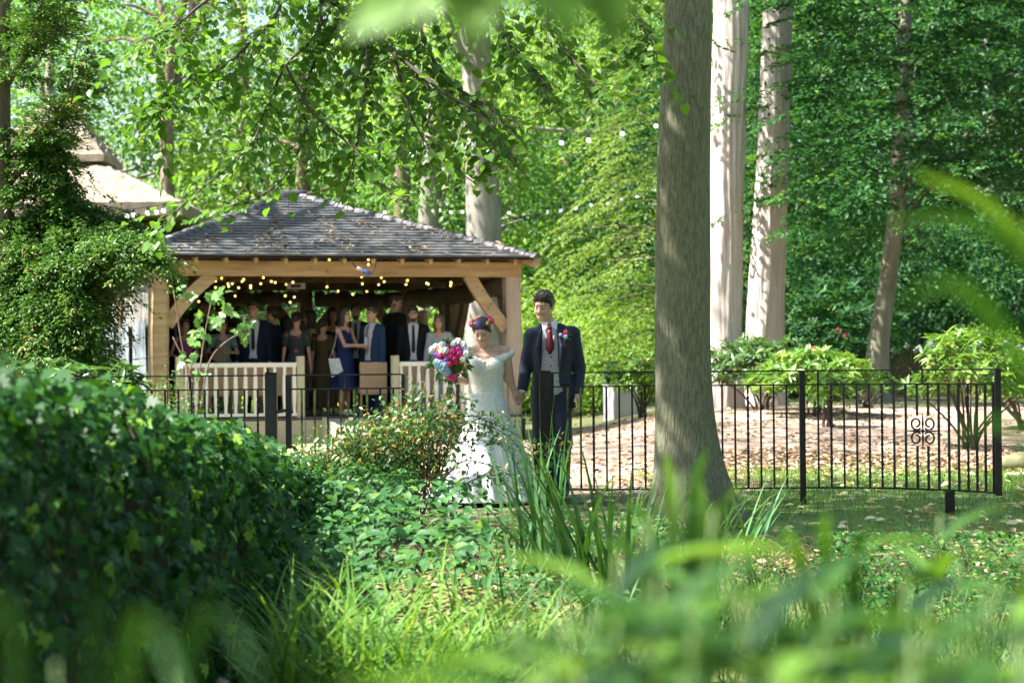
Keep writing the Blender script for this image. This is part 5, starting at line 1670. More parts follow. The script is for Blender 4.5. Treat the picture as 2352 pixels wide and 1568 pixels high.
for A in arms:
    SP = smooth_path(A, 6)
    mbs.tube([p - cb.location for p in SP], [.007 * (1 - .7 * i / len(SP)) for i in range(len(SP))], 4, cap=False)
    cr = rng.uniform(0, 1)
    long_ = len(A) > 3
    for j in range(4, len(SP)):
        for q in range(5 if long_ else 13):
            p = SP[j] + Vector(rng.normal(0, .055 if long_ else .085, 3)) + Vector((0, 0, -.02))
            v = rng.normal(size=3) + np.array([0, 0, .2])
            pos.append(p[:]); d.append(v); nr.append((rng.normal(0, .6), rng.normal(-.3, .5), 1)); rnd.append(min(.999, max(0, cr * .3 + rng.uniform(0, .72))))
mbs.build('stems', MT['twig'], cb)
pos = np.array(pos); L = rng.uniform(.03, .058, len(pos))
leaf_parts(cb, 'leaf', 'bush', T_OVAL, pos, np.array(d), unit(np.array(nr)), L, L * .6, MT['bush_leaf'], np.array(rnd), 300)

# ivy / bramble slope under it
def bramble(name, label, n, x0, x1, y0, y1, d0, d1, leaf, mat, key, T, seed, parts=200, cat='bramble'):
    rng = np.random.default_rng(seed)
    px = rng.uniform(x0, x1, n); py = rng.uniform(y0, y1, n)
    t = (py - y0) / (y1 - y0)
    dd_ = d0 + (d1 - d0) * t + rng.normal(0, .12, n)
    pos = np.array([U(a, b_, c)[:] for a, b_, c in zip(px, py, dd_)])
    g = H(pos[:, 0], pos[:, 1]) + .02
    pos[:, 2] = np.maximum(pos[:, 2], g)
    c0 = pos.mean(0)
    o = thing(name, label, cat, (c0[0], c0[1], HZ(c0[0], c0[1])))
    d = unit(np.stack([rng.normal(0, .8, n), rng.normal(-.5, .5, n), rng.normal(-.2, .35, n)], 1))
    nr = unit(np.stack([rng.normal(0, .4, n), rng.normal(-.45, .3, n), np.ones(n)], 1))
    L = leaf * rng.uniform(.6, 1.25, n)
    rnd = np.clip(rng.beta(1.7, 2, n) + .12 * fbm(px * .02, py * .02, 0, seed), 0, .999)
    leaf_parts(o, 'leaf', key, T, pos, d, nr, L, L * .62, mat, rnd, parts)
    for k in range(26):
        i = rng.integers(n); p = Vector(pos[i]); q = Vector((p.x + rng.normal(0, .25), p.y + rng.normal(.1, .15), HZ(p.x, p.y) - .03))
        limb(o, [q - o.location, p.lerp(q, .4) + Vector((0, 0, .12)) - o.location, p - o.location], .006, .003, MT['twig'], 4, 'stem')
    return o


bramble('ivy_patch', 'small-leaved ivy mound between the hedge and the bush', 2600, 690, 960, 1040, 1230, 18.6, 16.2, .05, MT['ivy_leaf'], 'ivyp', T_IVY, 61, 150, 'ivy')
bramble('bramble_patch', 'bramble with broad toothed leaves below the orange-leaved bush', 760, 690, 1130, 1100, 1330, 17.2, 14.2, .095, MT['bramble_leaf'], 'bramble', T_OVAL, 62, 300)
bramble('bramble_patch', 'dark bramble and nettles at the foot of the ivy wall', 520, 560, 860, 1200, 1480, 15.0, 12.0, .085, MT['bramble_leaf'], 'bramble', T_OVAL, 63, 120)
bramble('ivy_patch', 'dark ivy spilling over the edge of the bank below the fence leg', 2600, 1880, 2390, 1220, 1400, 16.6, 14.4, .055, MT['ivy_leaf'], 'ivyp', T_IVY, 64, 150, 'ivy')
bramble('ground_ivy', 'low ivy trailing along the bank edge left of the fence leg', 700, 1480, 1950, 1235, 1330, 16.9, 15.6, .04, MT['ivy_leaf'], 'ivyp', T_IVY, 65, 60, 'ivy')
bramble('weed_patch', 'low green weeds below the iris at the ditch edge', 900, 1130, 1560, 1180, 1380, 17.0, 14.0, .06, MT['bramble_leaf'], 'bramble', T_OVAL, 66, 120, 'weeds')
litter('dry_stems', 500, -1.2, .2, 14.6, 16.6, (.05, .09), MT['litter'], 'dry brown leaves caught under the brambles', lift=.05)

# ================================================================ sedges, iris, reeds
def tuft(name, label, cat, px, d, n, L, W, mat, seed, spread=.15, tilt=(.05, .6), droop=(.4, 1.6), az=None, group=None, K=6, bank=True, parts=True, zoff=0.0):
    rng = np.random.default_rng(seed)
    base = Vector(gp_(px, d)) + Vector((0, 0, zoff))
    o = thing(name, label, cat, base, 0, group)
    b = np.stack([rng.normal(0, spread, n), rng.normal(0, spread, n), np.zeros(n)], 1)
    b[:, 2] = H(b[:, 0] + base.x, b[:, 1] + base.y) - base.z + zoff - .02
    a = rng.uniform(0, 6.28, n) if az is None else rng.normal(az[0], az[1], n)
    V, F = blades_geo(b, a, rng.uniform(*tilt, n), rng.uniform(*L, n), rng.uniform(*W, n), rng.uniform(*droop, n), K)
    per = (K + 1) * 2
    rr = rng.beta(1.6, 1.6, n)
    if parts and n <= 300:
        Vb = V.reshape(n, per, 3)
        for i in range(n):
            me = np_mesh('blade', Vb[i], F[:K], mat, rnd=np.full(per, rr[i]))
            link('blade', me, o)
    else:
        tag(link('blades', np_mesh('blades', V, F, mat, rnd=np.repeat(rr, per)), o), kind='stuff')
    return o


SGp = 'sedge tussocks in the ditch'
sd = [(760, 11.6, 150), (850, 11.2, 170), (930, 11.8, 150), (690, 12.2, 110), (1010, 11.3, 120), (830, 12.4, 130), (1090, 12.2, 90), (640, 11.3, 80)]
for i, (px, d, n) in enumerate(sd):
    tuft('sedge', 'arching yellow-green sedge tussock in the ditch', 'sedge', px, d, int(n * 1.35), (.7, 1.25), (.013, .026), MT['sedge'], 100 + i, .14, (.1, .95), (1.0, 2.6), None, SGp)
for i, (px, d, n) in enumerate([(1540, 13.8, 130), (1650, 13.9, 110), (1980, 12.9, 150), (2130, 12.6, 130), (2300, 12.8, 120), (1800, 13.2, 140), (1900, 12.0, 120), (1380, 13.0, 110), (2200, 12.2, 110), (1650, 12.2, 110), (1250, 12.4, 90)]):
    tuft('grass_tussock', 'fine arching grass tussock on the far side of the ditch', 'grass', px, d, int(n * 1.2), (.35, .62), (.007, .013), MT['reed'], 130 + i, .16, (.05, .9), (.6, 2.0), None, 'grass tussocks right of the sedge')
tuft('iris_clump', 'tall stiff dark green iris blades in front of the bride\'s skirt', 'iris', 1225, 15.4, 34, (.75, 1.3), (.022, .036), MT['iris'], 160, .09, (.0, .28), (.0, .35), None)
tuft('iris_clump', 'pale green arching iris fan in front of the groom\'s legs', 'iris', 1335, 15.0, 40, (.75, 1.25), (.026, .045), MT['reed'], 161, .10, (.15, .6), (.3, 1.1), (math.pi, .7))
tuft('iris_clump', 'upright iris blades left of the big trunk\'s foot', 'iris', 1415, 14.4, 36, (.65, 1.15), (.024, .04), MT['reed'], 162, .11, (.0, .5), (.1, .8), None)
tuft('iris_clump', 'dark iris blades leaning right beside the big trunk', 'iris', 1700, 17.2, 16, (.4, .75), (.02, .032), MT['iris'], 163, .06, (.25, .6), (.0, .6), (.1, .5))
tuft('iris_clump', 'arching reed leaves at the foot of the big trunk', 'iris', 1610, 16.0, 40, (.5, .9), (.012, .022), MT['reed'], 164, .16, (.2, .8), (.6, 1.6), None)
tuft('iris_clump', 'single tall reed with straight blades rising from the ditch', 'iris', 1095, 13.6, 9, (.6, 1.0), (.016, .026), MT['reed'], 165, .10, (.05, .35), (.0, .4), None)
tuft('iris_clump', 'broad arching iris leaves between the sedge and the reeds', 'iris', 1290, 12.6, 46, (.7, 1.2), (.016, .03), MT['reed'], 166, .2, (.2, .8), (.5, 1.5), None)
for i, (px, d, n) in enumerate([(1560, 14.6, 110), (1900, 14.2, 120), (2060, 14.2, 130), (2200, 14.0, 130), (2330, 14.2, 110), (1680, 14.0, 120), (1740, 15.2, 90), (1850, 15.0, 90), (1640, 15.4, 90), (2000, 13.8, 120), (2260, 13.5, 120), (1450, 14.8, 100), (1830, 13.8, 110), (1130, 14.2, 90), (1240, 13.6, 100)]):
    tuft('grass_tussock', 'short leaning grass tussock on the slope below the bank', 'grass', px, d, int(n * 1.4), (.2, .38), (.006, .012), MT['reed'], 180 + i, .22, (.1, 1.0), (.6, 2.0), None, 'short grass tussocks below the bank')
# fern by the ivy wall
fn = thing('fern', 'green fern frond at the foot of the ivy wall', 'fern', gp_(650, 13.0))
pos, d, nr, rnd = sprays(np.zeros((7, 3)) + np.array([0, 0, .05]), np.array([[math.cos(a), math.sin(a), .8] for a in np.linspace(2.2, 6.4, 7)]), np.full(7, .5), 120, .2, .5, np.random.default_rng(4))
link('fronds', leaf_mesh('fronds', T_DIA, pos, d, nr, .045, .014, MT['bramble_leaf'], rnd), fn)
# mossy boulder at the right
bo = MB(); bo.sphere((0, 0, 0), .22, 16, 10, 0, (1.3, .9, .62))
bo.V = [tuple(c * (1 + .12 * math.sin(v[0] * 17 + v[1] * 11) * math.sin(v[2] * 19 + 1)) for c in v) for v in bo.V]
o = bo.build('boulder', MT['stone'], None, True, Vector(gp_(2356, 26.0)) + Vector((0, 0, .06))); tag(o, 'mossy boulder at the edge of the lawn beyond the end post', 'boulder')

# ================================================================ people: bodies grown from smooth distance fields
def _v(p): return np.array(p, dtype=np.float64)


class Prim:
    __slots__ = ('f', 'lo', 'hi', 'mat', 'k', 'op', 'bias')

    def __init__(s, f, lo, hi, mat=0, k=.02, op='u', bias=0.0):
        s.f, s.lo, s.hi, s.mat, s.k, s.op, s.bias = f, _v(lo), _v(hi), mat, k, op, bias


def cap(a, b, ra, rb=None, mat=0, k=.02, op='u', bias=0.0):
    a, b = _v(a), _v(b); rb = ra if rb is None else rb
    ab = b - a; L2 = max(1e-9, float(ab @ ab))

    def f(X, Y, Z):
        t = np.clip(((X - a[0]) * ab[0] + (Y - a[1]) * ab[1] + (Z - a[2]) * ab[2]) / L2, 0, 1)
        return np.sqrt((X - a[0] - ab[0] * t) ** 2 + (Y - a[1] - ab[1] * t) ** 2 + (Z - a[2] - ab[2] * t) ** 2) - (ra + (rb - ra) * t)
    r = max(ra, rb)
    return Prim(f, np.minimum(a, b) - r, np.maximum(a, b) + r, mat, k, op, bias)


def ell(c, r, R=None, mat=0, k=.02, op='u', bias=0.0, noise=None):
    c, r = _v(c), _v(r)
    Ri = np.eye(3) if R is None else np.array(R).T

    def f(X, Y, Z):
        x, y, z = X - c[0], Y - c[1], Z - c[2]
        u = (Ri[0, 0] * x + Ri[0, 1] * y + Ri[0, 2] * z) / r[0]
        v = (Ri[1, 0] * x + Ri[1, 1] * y + Ri[1, 2] * z) / r[1]
        w = (Ri[2, 0] * x + Ri[2, 1] * y + Ri[2, 2] * z) / r[2]
        d = (np.sqrt(u * u + v * v + w * w) - 1) * r.min()
        if noise is not None:
            d = d + noise[0] * (np.sin(X * noise[1] + 2 * np.sin(Z * noise[1] * .7)) * np.sin(Y * noise[1] * 1.1 + 1.3) * np.sin(Z * noise[1] * .9 + 2 * np.sin(X * noise[1] * .6)))
        return d
    m = r.max() * 1.08
    return Prim(f, c - m, c + m, mat, k, op, bias)


def loft(prof, mat=0, k=.02, op='u', folds=None, bias=0.0):
    """prof rows: z, half width, half depth, centre x, centre y"""
    P = np.array([list(p) + [0] * (5 - len(p)) for p in prof], dtype=float)
    P = P[np.argsort(P[:, 0])]

    def f(X, Y, Z):
        a = np.interp(Z, P[:, 0], P[:, 1]); b = np.interp(Z, P[:, 0], P[:, 2])
        cx_ = np.interp(Z, P[:, 0], P[:, 3]); cy_ = np.interp(Z, P[:, 0], P[:, 4])
        x, y = X - cx_, Y - cy_
        if folds:
            th = np.arctan2(y, x); t = np.clip((folds[2] - Z) / (folds[2] - P[0, 0]), 0, 1)
            m = 1 + folds[0] * t * (np.sin(th * folds[1] + 2.0 * np.sin(Z * 3)) * .65 + np.sin(th * (folds[1] * 1.7) + 1 + 2 * Z) * .35)
            a = a * m; b = b * m
        d = (np.sqrt((x / a) ** 2 + (y / b) ** 2) - 1) * np.minimum(a, b)
        return np.maximum(d, np.maximum(P[0, 0] - Z, Z - P[-1, 0]))
    am, bm = P[:, 1].max() * 1.1, P[:, 2].max() * 1.1
    lo = (P[:, 3].min() - am, P[:, 4].min() - bm, P[0, 0]); hi = (P[:, 3].max() + am, P[:, 4].max() + bm, P[-1, 0])
    return Prim(f, lo, hi, mat, k, op, bias)


def func(f, lo, hi, mat=0, k=.02, op='u', bias=0.0):
    return Prim(f, lo, hi, mat, k, op, bias)


def sdf_arrays(prims, h, mats):
    un = [p for p in prims if p.op == 'u']
    lo = np.min([p.lo for p in un], 0) - 3 * h; hi = np.max([p.hi for p in un], 0) + 3 * h
    n = np.ceil((hi - lo) / h).astype(int) + 1
    ax = [lo[i] + h * np.arange(n[i]) for i in range(3)]
    D = np.full(n, 1.0, dtype=np.float32)
    for p in prims:
        m = p.k + 2.5 * h
        i0 = np.maximum(0, np.floor((p.lo - m - lo) / h).astype(int)); i1 = np.minimum(n, np.ceil((p.hi + m - lo) / h).astype(int) + 1)
        if np.any(i1 <= i0): continue
        sl = tuple(slice(a, b) for a, b in zip(i0, i1))
        X = ax[0][sl[0]][:, None, None]; Y = ax[1][sl[1]][None, :, None]; Z = ax[2][sl[2]][None, None, :]
        X, Y, Z = np.broadcast_arrays(X, Y, Z)
        d = p.f(X, Y, Z)
        cur = D[sl]
        if p.op == 'u':
            k = max(p.k, 1e-5)
            hh = np.clip(.5 + .5 * (d - cur) / k, 0, 1)
            D[sl] = d * (1 - hh) + cur * hh - k * hh * (1 - hh)
        else:
            D[sl] = np.maximum(cur, -d)
    S = D < 0
    c = np.zeros(n - 1, dtype=np.int8)
    for i in (0, 1):
        for j in (0, 1):
            for k in (0, 1):
                c += S[i:n[0] - 1 + i, j:n[1] - 1 + j, k:n[2] - 1 + k]
    act = (c > 0) & (c < 8)
    cells = np.argwhere(act)
    vid = np.full(n - 1, -1, dtype=np.int64); vid[act] = np.arange(len(cells))
    acc = np.zeros((len(cells), 3)); cnt = np.zeros(len(cells))
    corners_ = [(i, j, k) for i in (0, 1) for j in (0, 1) for k in (0, 1)]
    for a in corners_:
        for ax_ in range(3):
            if a[ax_] == 1: continue
            b = list(a); b[ax_] = 1
            da = D[cells[:, 0] + a[0], cells[:, 1] + a[1], cells[:, 2] + a[2]]; db = D[cells[:, 0] + b[0], cells[:, 1] + b[1], cells[:, 2] + b[2]]
            m = (da < 0) != (db < 0)
            t = np.where(m, da / np.where(np.abs(da - db) < 1e-9, 1, da - db), 0)
            pa = np.array(a, dtype=float)[None] + 0 * acc
            pa[:, ax_] += t
            acc[m] += pa[m]; cnt[m] += 1
    V = lo + h * (cells + acc / np.maximum(cnt, 1)[:, None])
    F = []
    for ax_ in range(3):
        sl0 = [slice(None)] * 3; sl1 = [slice(None)] * 3
        sl0[ax_] = slice(0, n[ax_] - 1); sl1[ax_] = slice(1, n[ax_])
        ch = S[tuple(sl0)] != S[tuple(sl1)]
        e = np.argwhere(ch)
        u, w = [(1, 2), (2, 0), (0, 1)][ax_]
        ok = (e[:, u] > 0) & (e[:, w] > 0) & (e[:, u] < n[u] - 1) & (e[:, w] < n[w] - 1)
        e = e[ok]
        ins = S[e[:, 0], e[:, 1], e[:, 2]]
        q = []
        for du, dw in ((-1, -1), (0, -1), (0, 0), (-1, 0)):
            g = e.copy(); g[:, u] += du; g[:, w] += dw
            q.append(vid[g[:, 0], g[:, 1], g[:, 2]])
        q = np.stack(q, 1)
        q[~ins] = q[~ins][:, ::-1]
        F.append(q)
    F = np.concatenate(F)
    F = F[(F >= 0).all(1)]
    mi = None
    if len(mats) > 1:
        best = np.full(len(V), 9.0); vm = np.zeros(len(V), dtype=int)
        for p in un:
            d = p.f(V[:, 0], V[:, 1], V[:, 2]) + p.bias
            m = d < best
            best[m] = d[m]; vm[m] = p.mat
        mi = vm[F[:, 0]]
    return V, F, mi


def sdf_mesh(name, prims, h, mats, smooth=True):
    V, F, mi = sdf_arrays(prims, h, mats)
    return np_mesh(name, V, F, list(mats), mi=mi, smooth=smooth)


def body_mesh(prims, head, h, hh, mats):
    """body grown coarse, head grown fine, joined into one mesh"""
    V, F, mi = sdf_arrays(prims, h, mats)
    V2, F2, mi2 = sdf_arrays(head, hh, mats)
    return np_mesh('body', np.concatenate([V, V2]), np.concatenate([F, F2 + len(V)]), list(mats), mi=np.concatenate([mi, mi2]), smooth=True)


def rotm(yaw=0, pitch=0, roll=0):
    """head turn: yaw about z, pitch forward (chin down), roll sideways"""
    return np.array((Matrix.Rotation(yaw, 3, 'Z') @ Matrix.Rotation(roll, 3, 'Y') @ Matrix.Rotation(pitch, 3, 'X')))


def head_prims(c, R, s=1.0, female=False, eyes=True, smile=0.0):
    c = _v(c)
    T = lambda p: c + R @ (_v(p) * s)
    E = lambda p, r, mat=0, k=.02, op='u', bias=0.0: ell(T(p), _v(r) * s, R, mat, k * s, op, bias)
    C = lambda a, b, ra, rb=None, mat=0, k=.012, op='u', bias=0.0: cap(T(a), T(b), ra * s, (rb or ra) * s, mat, k * s, op, bias)
    w = .94 if female else 1.0
    P = [E((0, .012, .03), (.074 * w, .092, .09)), E((0, -.022, -.03), (.062 * w, .070, .082), k=.03),
         E((0, -.045, -.088), (.034 * w, .036, .028), k=.03), C((-.048 * w, -.01, -.07), (-.02, -.05, -.098), .018, .014, k=.03), C((.048 * w, -.01, -.07), (.02, -.05, -.098), .018, .014, k=.03),
         C((-.032, -.079, .026), (.032, -.079, .026), .012, k=.02),
         E((-.030, -.093, .006), (.016, .008, .008), op='s', k=.001), E((.030, -.093, .006), (.016, .008, .008), op='s', k=.001),
         C((0, -.085, .012), (0, -.108, -.028), .008, .0125, k=.012), E((-.011, -.099, -.033), (.008, .009, .007), k=.006), E((.011, -.099, -.033), (.008, .009, .007), k=.006),
         E((-.035, -.067, -.03), (.02, .018, .02), k=.03), E((.035, -.067, -.03), (.02, .018, .02), k=.03),
         E((-.077 * w, .012, -.002), (.010, .020, .031), k=.01), E((.077 * w, .012, -.002), (.010, .020, .031), k=.01),
         E((0, -.0862, -.0585), (.0175 + .003 * smile, .0085, .0050), mat=2, k=.005, bias=-.0008)]
    for sx in (-1, 1):
        if eyes:
            P += [E((sx * .030, -.079, .005), (.0115, .0105, .0070), mat=1, k=.003, bias=-.0008)]
        else:   # lowered lids with dark lashes
            P += [E((sx * .030, -.079, .006), (.0155, .0115, .0105), k=.004), C((sx * .019, -.0900, -.003), (sx * .041, -.0835, -.003), .0014, mat=3, k=.001, bias=-.0008)]
        P += [C((sx * .014, -.0920, .022), (sx * .046, -.0800, .024), .0022 if female else .0034, mat=3, k=.002, bias=-.0008)]
    return P


def hand_prims(W, d, n, curl=.5, s=1.0, thumb=1, spread=.3, k=.006):
    """palm, four unequal jointed fingers and a thumb leaving the side of the palm. d: wrist->fingers, n: palm side"""
    W = _v(W); d = _v(d) / np.linalg.norm(d); n = _v(n); n = n - d * (n @ d); n /= np.linalg.norm(n)
    sd = np.cross(d, n)
    R = np.stack([sd, n, d], 1)
    P = [ell(W + d * .046 * s, (.039 * s, .016 * s, .050 * s), R, k=.012), cap(W - d * .03 * s, W + d * .02 * s, .024 * s, .024 * s, k=.02)]
    for q, (off, ln) in enumerate(((-.029, .062), (-.010, .072), (.010, .077), (.029, .069))):
        off *= thumb
        b = W + d * (.088 - .006 * abs(q - 1.6)) * s + sd * off * s
        d1 = d * math.cos(curl * .7) + n * math.sin(curl * .7) + sd * off * spread * 3
        m = b + d1 * ln * .48 * s
        d2 = d * math.cos(curl * 1.7) + n * math.sin(curl * 1.7) + sd * off * spread
        m2 = m + d2 * ln * .30 * s
        d3 = d * math.cos(curl * 2.4) + n * math.sin(curl * 2.4)
        P += [cap(b - d * .012 * s, m, .0092 * s, .0085 * s, k=k), cap(m, m2, .0085 * s, .0078 * s, k=.004), cap(m2, m2 + d3 * ln * .24 * s, .0078 * s, .0066 * s, k=.004)]
    b = W + d * .022 * s + sd * .028 * s * thumb + n * .008 * s
    t1_ = d * .62 + sd * .62 * thumb + n * .35
    m = b + t1_ * .038 * s
    P += [cap(b, m, .013 * s, .0105 * s, k=.012), cap(m, m + (d * .85 + n * .4 + sd * .15 * thumb) * .032 * s, .0105 * s, .008 * s, k=.005)]
    return P


def ik(S, T, l1, l2, hint):
    S, T = _v(S), _v(T)
    v = T - S; L = min(np.linalg.norm(v), (l1 + l2) * .999); u = v / np.linalg.norm(v)
    a = (l1 * l1 - l2 * l2 + L * L) / (2 * L); h = math.sqrt(max(0, l1 * l1 - a * a))
    hn = _v(hint); hn = hn - u * (hn @ u); hn /= np.linalg.norm(hn)
    return S + u * a + hn * h, S + u * L


SKIN = {}
def skin(tone):
    if tone not in SKIN:
        c = {'fair': (.60, .37, .27), 'tan': (.47, .27, .18), 'dark': (.20, .10, .065)}[tone]
        m = pm('skin_' + tone, [(.3, tuple(x * .93 for x in c)), (.7, tuple(min(1, x * 1.05) for x in c))], (25, 25, 25), .5, .0, spec=.35)
        b = m.node_tree.nodes['Principled BSDF']
        b.inputs['Subsurface Weight'].default_value = .12
        b.inputs['Subsurface Radius'].default_value = (.02, .008, .004)
        b.inputs['Subsurface Scale'].default_value = .5
        SKIN[tone] = m
    return SKIN[tone]


MT['eye'] = pm('eye', [(1, (.12, .085, .07))], rough=.25)
MT['brow'] = pm('eyebrow', [(.3, (.16, .09, .06)), (.7, (.21, .125, .085))], (40, 40, 40), .7)
MT['lips'] = pm('lips', [(.3, (.42, .20, .165)), (.7, (.47, .23, .19))], (30, 30, 30), .45)
CL = {}
def cloth(c, rough=.85, scale=30, bump=.12):
    key = (tuple(c), rough)
    if key not in CL:
        CL[key] = pm('cloth', [(.3, tuple(x * .86 for x in c)), (.7, tuple(min(1, x * 1.1) for x in c))], (scale, scale, scale), rough, bump, spec=.25, bscale=(160, 160, 160), bdist=.002)
    return CL[key]


HAIR = {k: pm('hair_' + k, [(.3, tuple(x * .6 for x in c)), (.7, c)], (60, 60, 9), .5, .5, bscale=(120, 120, 14), bdist=.006) for k, c in
        {'black': (.018, .013, .010), 'brown': (.045, .026, .016), 'mid': (.10, .06, .035), 'blonde': (.36, .24, .12)}.items()}


def hair_prims(c, R, s, style, curly=.0):
    c = _v(c)
    T = lambda p: c + R @ (_v(p) * s)
    E = lambda p, r, k=.02, op='u': ell(T(p), _v(r) * s, R, 0, k * s, op, 0, (.011, 78) if (curly and op == 'u') else ((.003, 70) if op == 'u' else None))
    P = [E((0, .022, .048), (.085, .100, .090))]
    if style == 'short':
        P += [E((0, -.04, .095), (.070, .052, .040), .03), E((0, .06, .0), (.066, .052, .075), .03)]
        P += [E((0, -.105, -.035), (.075, .085, .085), op='s'), E((0, -.03, -.11), (.10, .10, .075), op='s')]
        P += [ell(T((sx * .079, -.012, .03)), _v((.010, .022, .035)) * s, R, 0, .015 * s) for sx in (-1, 1)]
    elif style == 'long':
        P += [E((0, .05, -.06), (.088, .065, .15), .04), E((-.07, .0, -.09), (.030, .045, .14), .04), E((.07, .0, -.09), (.030, .045, .14), .04), E((0, -.045, .105), (.066, .045, .03), .03)]
        P += [E((0, -.115, -.03), (.058, .082, .105), op='s')]
    elif style == 'bun':
        P += [E((0, .095, .02), (.055, .05, .055), .03), E((0, -.04, .10), (.066, .048, .03), .03)]
        P += [E((0, -.115, -.045), (.064, .082, .098), op='s'), E((0, -.03, -.12), (.10, .11, .075), op='s')]
    return P


def clothes_suit(prims_pose, s, w, open_w, mats, o, h, waistcoat=False, tie=None):
    pass


def person(spec):
    """a standing guest; local frame faces -y, feet at z = 0"""
    H_ = spec['H']; s = H_ / 1.78
    fem = spec.get('fem', False)
    o = thing('person', spec['label'], 'person', spec['loc'], spec.get('yaw', 0), spec.get('group', 'guests standing in the pavilion'))
    h = .0125
    tone = skin(spec.get('tone', 'tan'))  # default skin tone set darker to carry the pavilion's shade
    sh = (.165 if fem else .195) * s
    zs = 1.445 * s
    hc = _v((spec.get('hx', 0) * s, -.015 * s, 1.665 * s)); R = rotm(spec.get('hyaw', 0), spec.get('hpitch', 0), spec.get('hroll', 0))
    P = []
    k_ = .88 if fem else 1.0
    P.append(loft([(.82 * s, .14 * s, .10 * s), (.95 * s, .15 * s, .105 * s), (1.08 * s, .122 * k_ * s, .09 * s), (1.24 * s, .14 * k_ * s, .10 * s), (1.36 * s, .15 * k_ * s, .10 * s), (1.47 * s, .09 * s, .065 * s)], k=.03))
    P.append(cap((0, .01, 1.42 * s), hc + _v((0, .01, -.05 * s)), (.05 if fem else .06) * s, .05 * s, k=.03))
    arms = spec.get('arms', {})
    wr = {}
    for sx, key in ((-1, 'l'), (1, 'r')):
        S = _v((sx * sh, 0, zs - .03 * s))
        T = _v(arms.get(key, (sx * .25, -.02, .86))) * s
        E, W = ik(S, T, .29 * s, .265 * s, (sx * .6, .6, -.5))
        rr = .82 if fem else 1.0
        P += [cap((sx * .07 * s, .005, zs), S, .05 * s * rr, .052 * s * rr, k=.03), cap(S, E, .048 * s * rr, .04 * s * rr, k=.02), cap(E, W, .039 * s * rr, .027 * s * rr, k=.015)]
        dv = W - E
        if key in arms: dv = dv / np.linalg.norm(dv) + _v((0, -.15, .1))
        nn = _v((-sx, -.1, 0)) if key not in arms else _v((-sx * .6, .2, -.8))
        P += hand_prims(W, dv, nn, .55, s, -sx if key not in arms else sx * -1)
        wr[key] = (S, E, W)
    for sx in (-1, 1):
        P += [cap((sx * .085 * s, 0, .88 * s), (sx * .09 * s, -.01, .49 * s), .08 * s, .056 * s), cap((sx * .09 * s, -.01, .49 * s), (sx * .09 * s, .01, .09 * s), .053 * s, .034 * s)]
        if fem: P += [cap((sx * .09 * s, .01, .09 * s), (sx * .09 * s, .0, .06 * s), .034 * s, .028 * s)]
    hr = HAIR[spec.get('hair', 'black')]
    HP = [cap((0, .01, 1.46 * s), hc + _v((0, .012, -.05 * s)), (.047 if fem else .057) * s, .047 * s, k=.03)] + head_prims(hc, R, s, fem, True, .5)
    link('body', body_mesh(P, HP, h, .0062, (tone, MT['eye'], MT['lips'], MT['brow'])), o)
    if spec.get('style', 'short'):
        link('hair', sdf_mesh('hair', hair_prims(hc, R, s, spec.get('style', 'short')), .010, (hr,)), o)
    if spec.get('beard'):
        T = lambda p: hc + R @ (_v(p) * s)
        B = [ell(T((0, -.048, -.092)), _v((.046, .042, .042)) * s, R, 0, .02), cap(T((-.06, -.012, -.05)), T((-.02, -.06, -.10)), .02 * s, .02 * s, k=.02), cap(T((.06, -.012, -.05)), T((.02, -.06, -.10)), .02 * s, .02 * s, k=.02),
             cap(T((-.022, -.088, -.047)), T((.022, -.088, -.047)), .006 * s, k=.008)]
        link('beard', sdf_mesh('beard', B, .009, (hr,)), o)
    c = spec['c']
    if not fem:
        jm, sm, tm = cloth(c[0]), cloth(c[1], .8), cloth(c[2] if len(c) > 2 else c[0])
        pr = [(.80 * s, .20 * s, .135 * s), (.95 * s, .195 * s, .135 * s), (1.10 * s, .178 * s, .125 * s), (1.26 * s, .195 * s, .13 * s), (1.38 * s, .205 * s, .125 * s), (1.455 * s, .17 * s, .095 * s), (1.50 * s, .09 * s, .07 * s)]
        J = [loft(pr, k=.02)]
        for key in ('l', 'r'):
            S, E, W = wr[key]
            Wc = W - (W - E) * .06
            J += [cap(_v((S[0] * .5, .005, zs)), S, .062 * s, .066 * s, k=.03), cap(S, E, .066 * s, .056 * s, k=.03), cap(E, Wc, .054 * s, .044 * s, k=.015)]
        ow = spec.get('open', .07) * s

        def vcut(X, Y, Z):
            w = np.interp(Z, [.78 * s, 1.0 * s, 1.10 * s, 1.44 * s, 1.55 * s], [ow * .9, ow * .5, ow * .55, ow, ow])
            return np.maximum(np.abs(X) - w, Y + .01)
        J.append(func(vcut, (-.2, -.3, .7 * s), (.2, .05, 1.6 * s), op='s', k=.001))
        link('jacket', sdf_mesh('jacket', J, h, (jm,)), o)
        pr2 = [(z, a * .93, b_ * .93) for z, a, b_ in pr[1:-1]] + [(1.515 * s, .066 * s, .062 * s)]
        S_ = [loft([(.90 * s, .178 * s, .122 * s)] + pr2, k=.01)]
        for key in ('l', 'r'):
            S, E, W = wr[key]
            u = (W - E) / np.linalg.norm(W - E)
            S_.append(cap(W - u * .06, W - u * .004, .038 * s, .036 * s, k=.01))
        link('shirt', sdf_mesh('shirt', S_, h, (sm,)), o)
        mb = MB(); yb = -.128 * s
        mb.add([(-.014 * s, yb * .60, 1.475 * s), (.014 * s, yb * .60, 1.475 * s), (.018 * s, yb * .86, 1.43 * s), (-.018 * s, yb * .86, 1.43 * s), (.022 * s, yb - .004, 1.33 * s), (-.022 * s, yb - .004, 1.33 * s), (.032 * s, yb - .002, 1.06 * s), (-.032 * s, yb - .002, 1.06 * s), (0, yb, 1.01 * s)],
               [(0, 1, 2, 3), (3, 2, 4, 5), (5, 4, 6, 7), (7, 6, 8)])
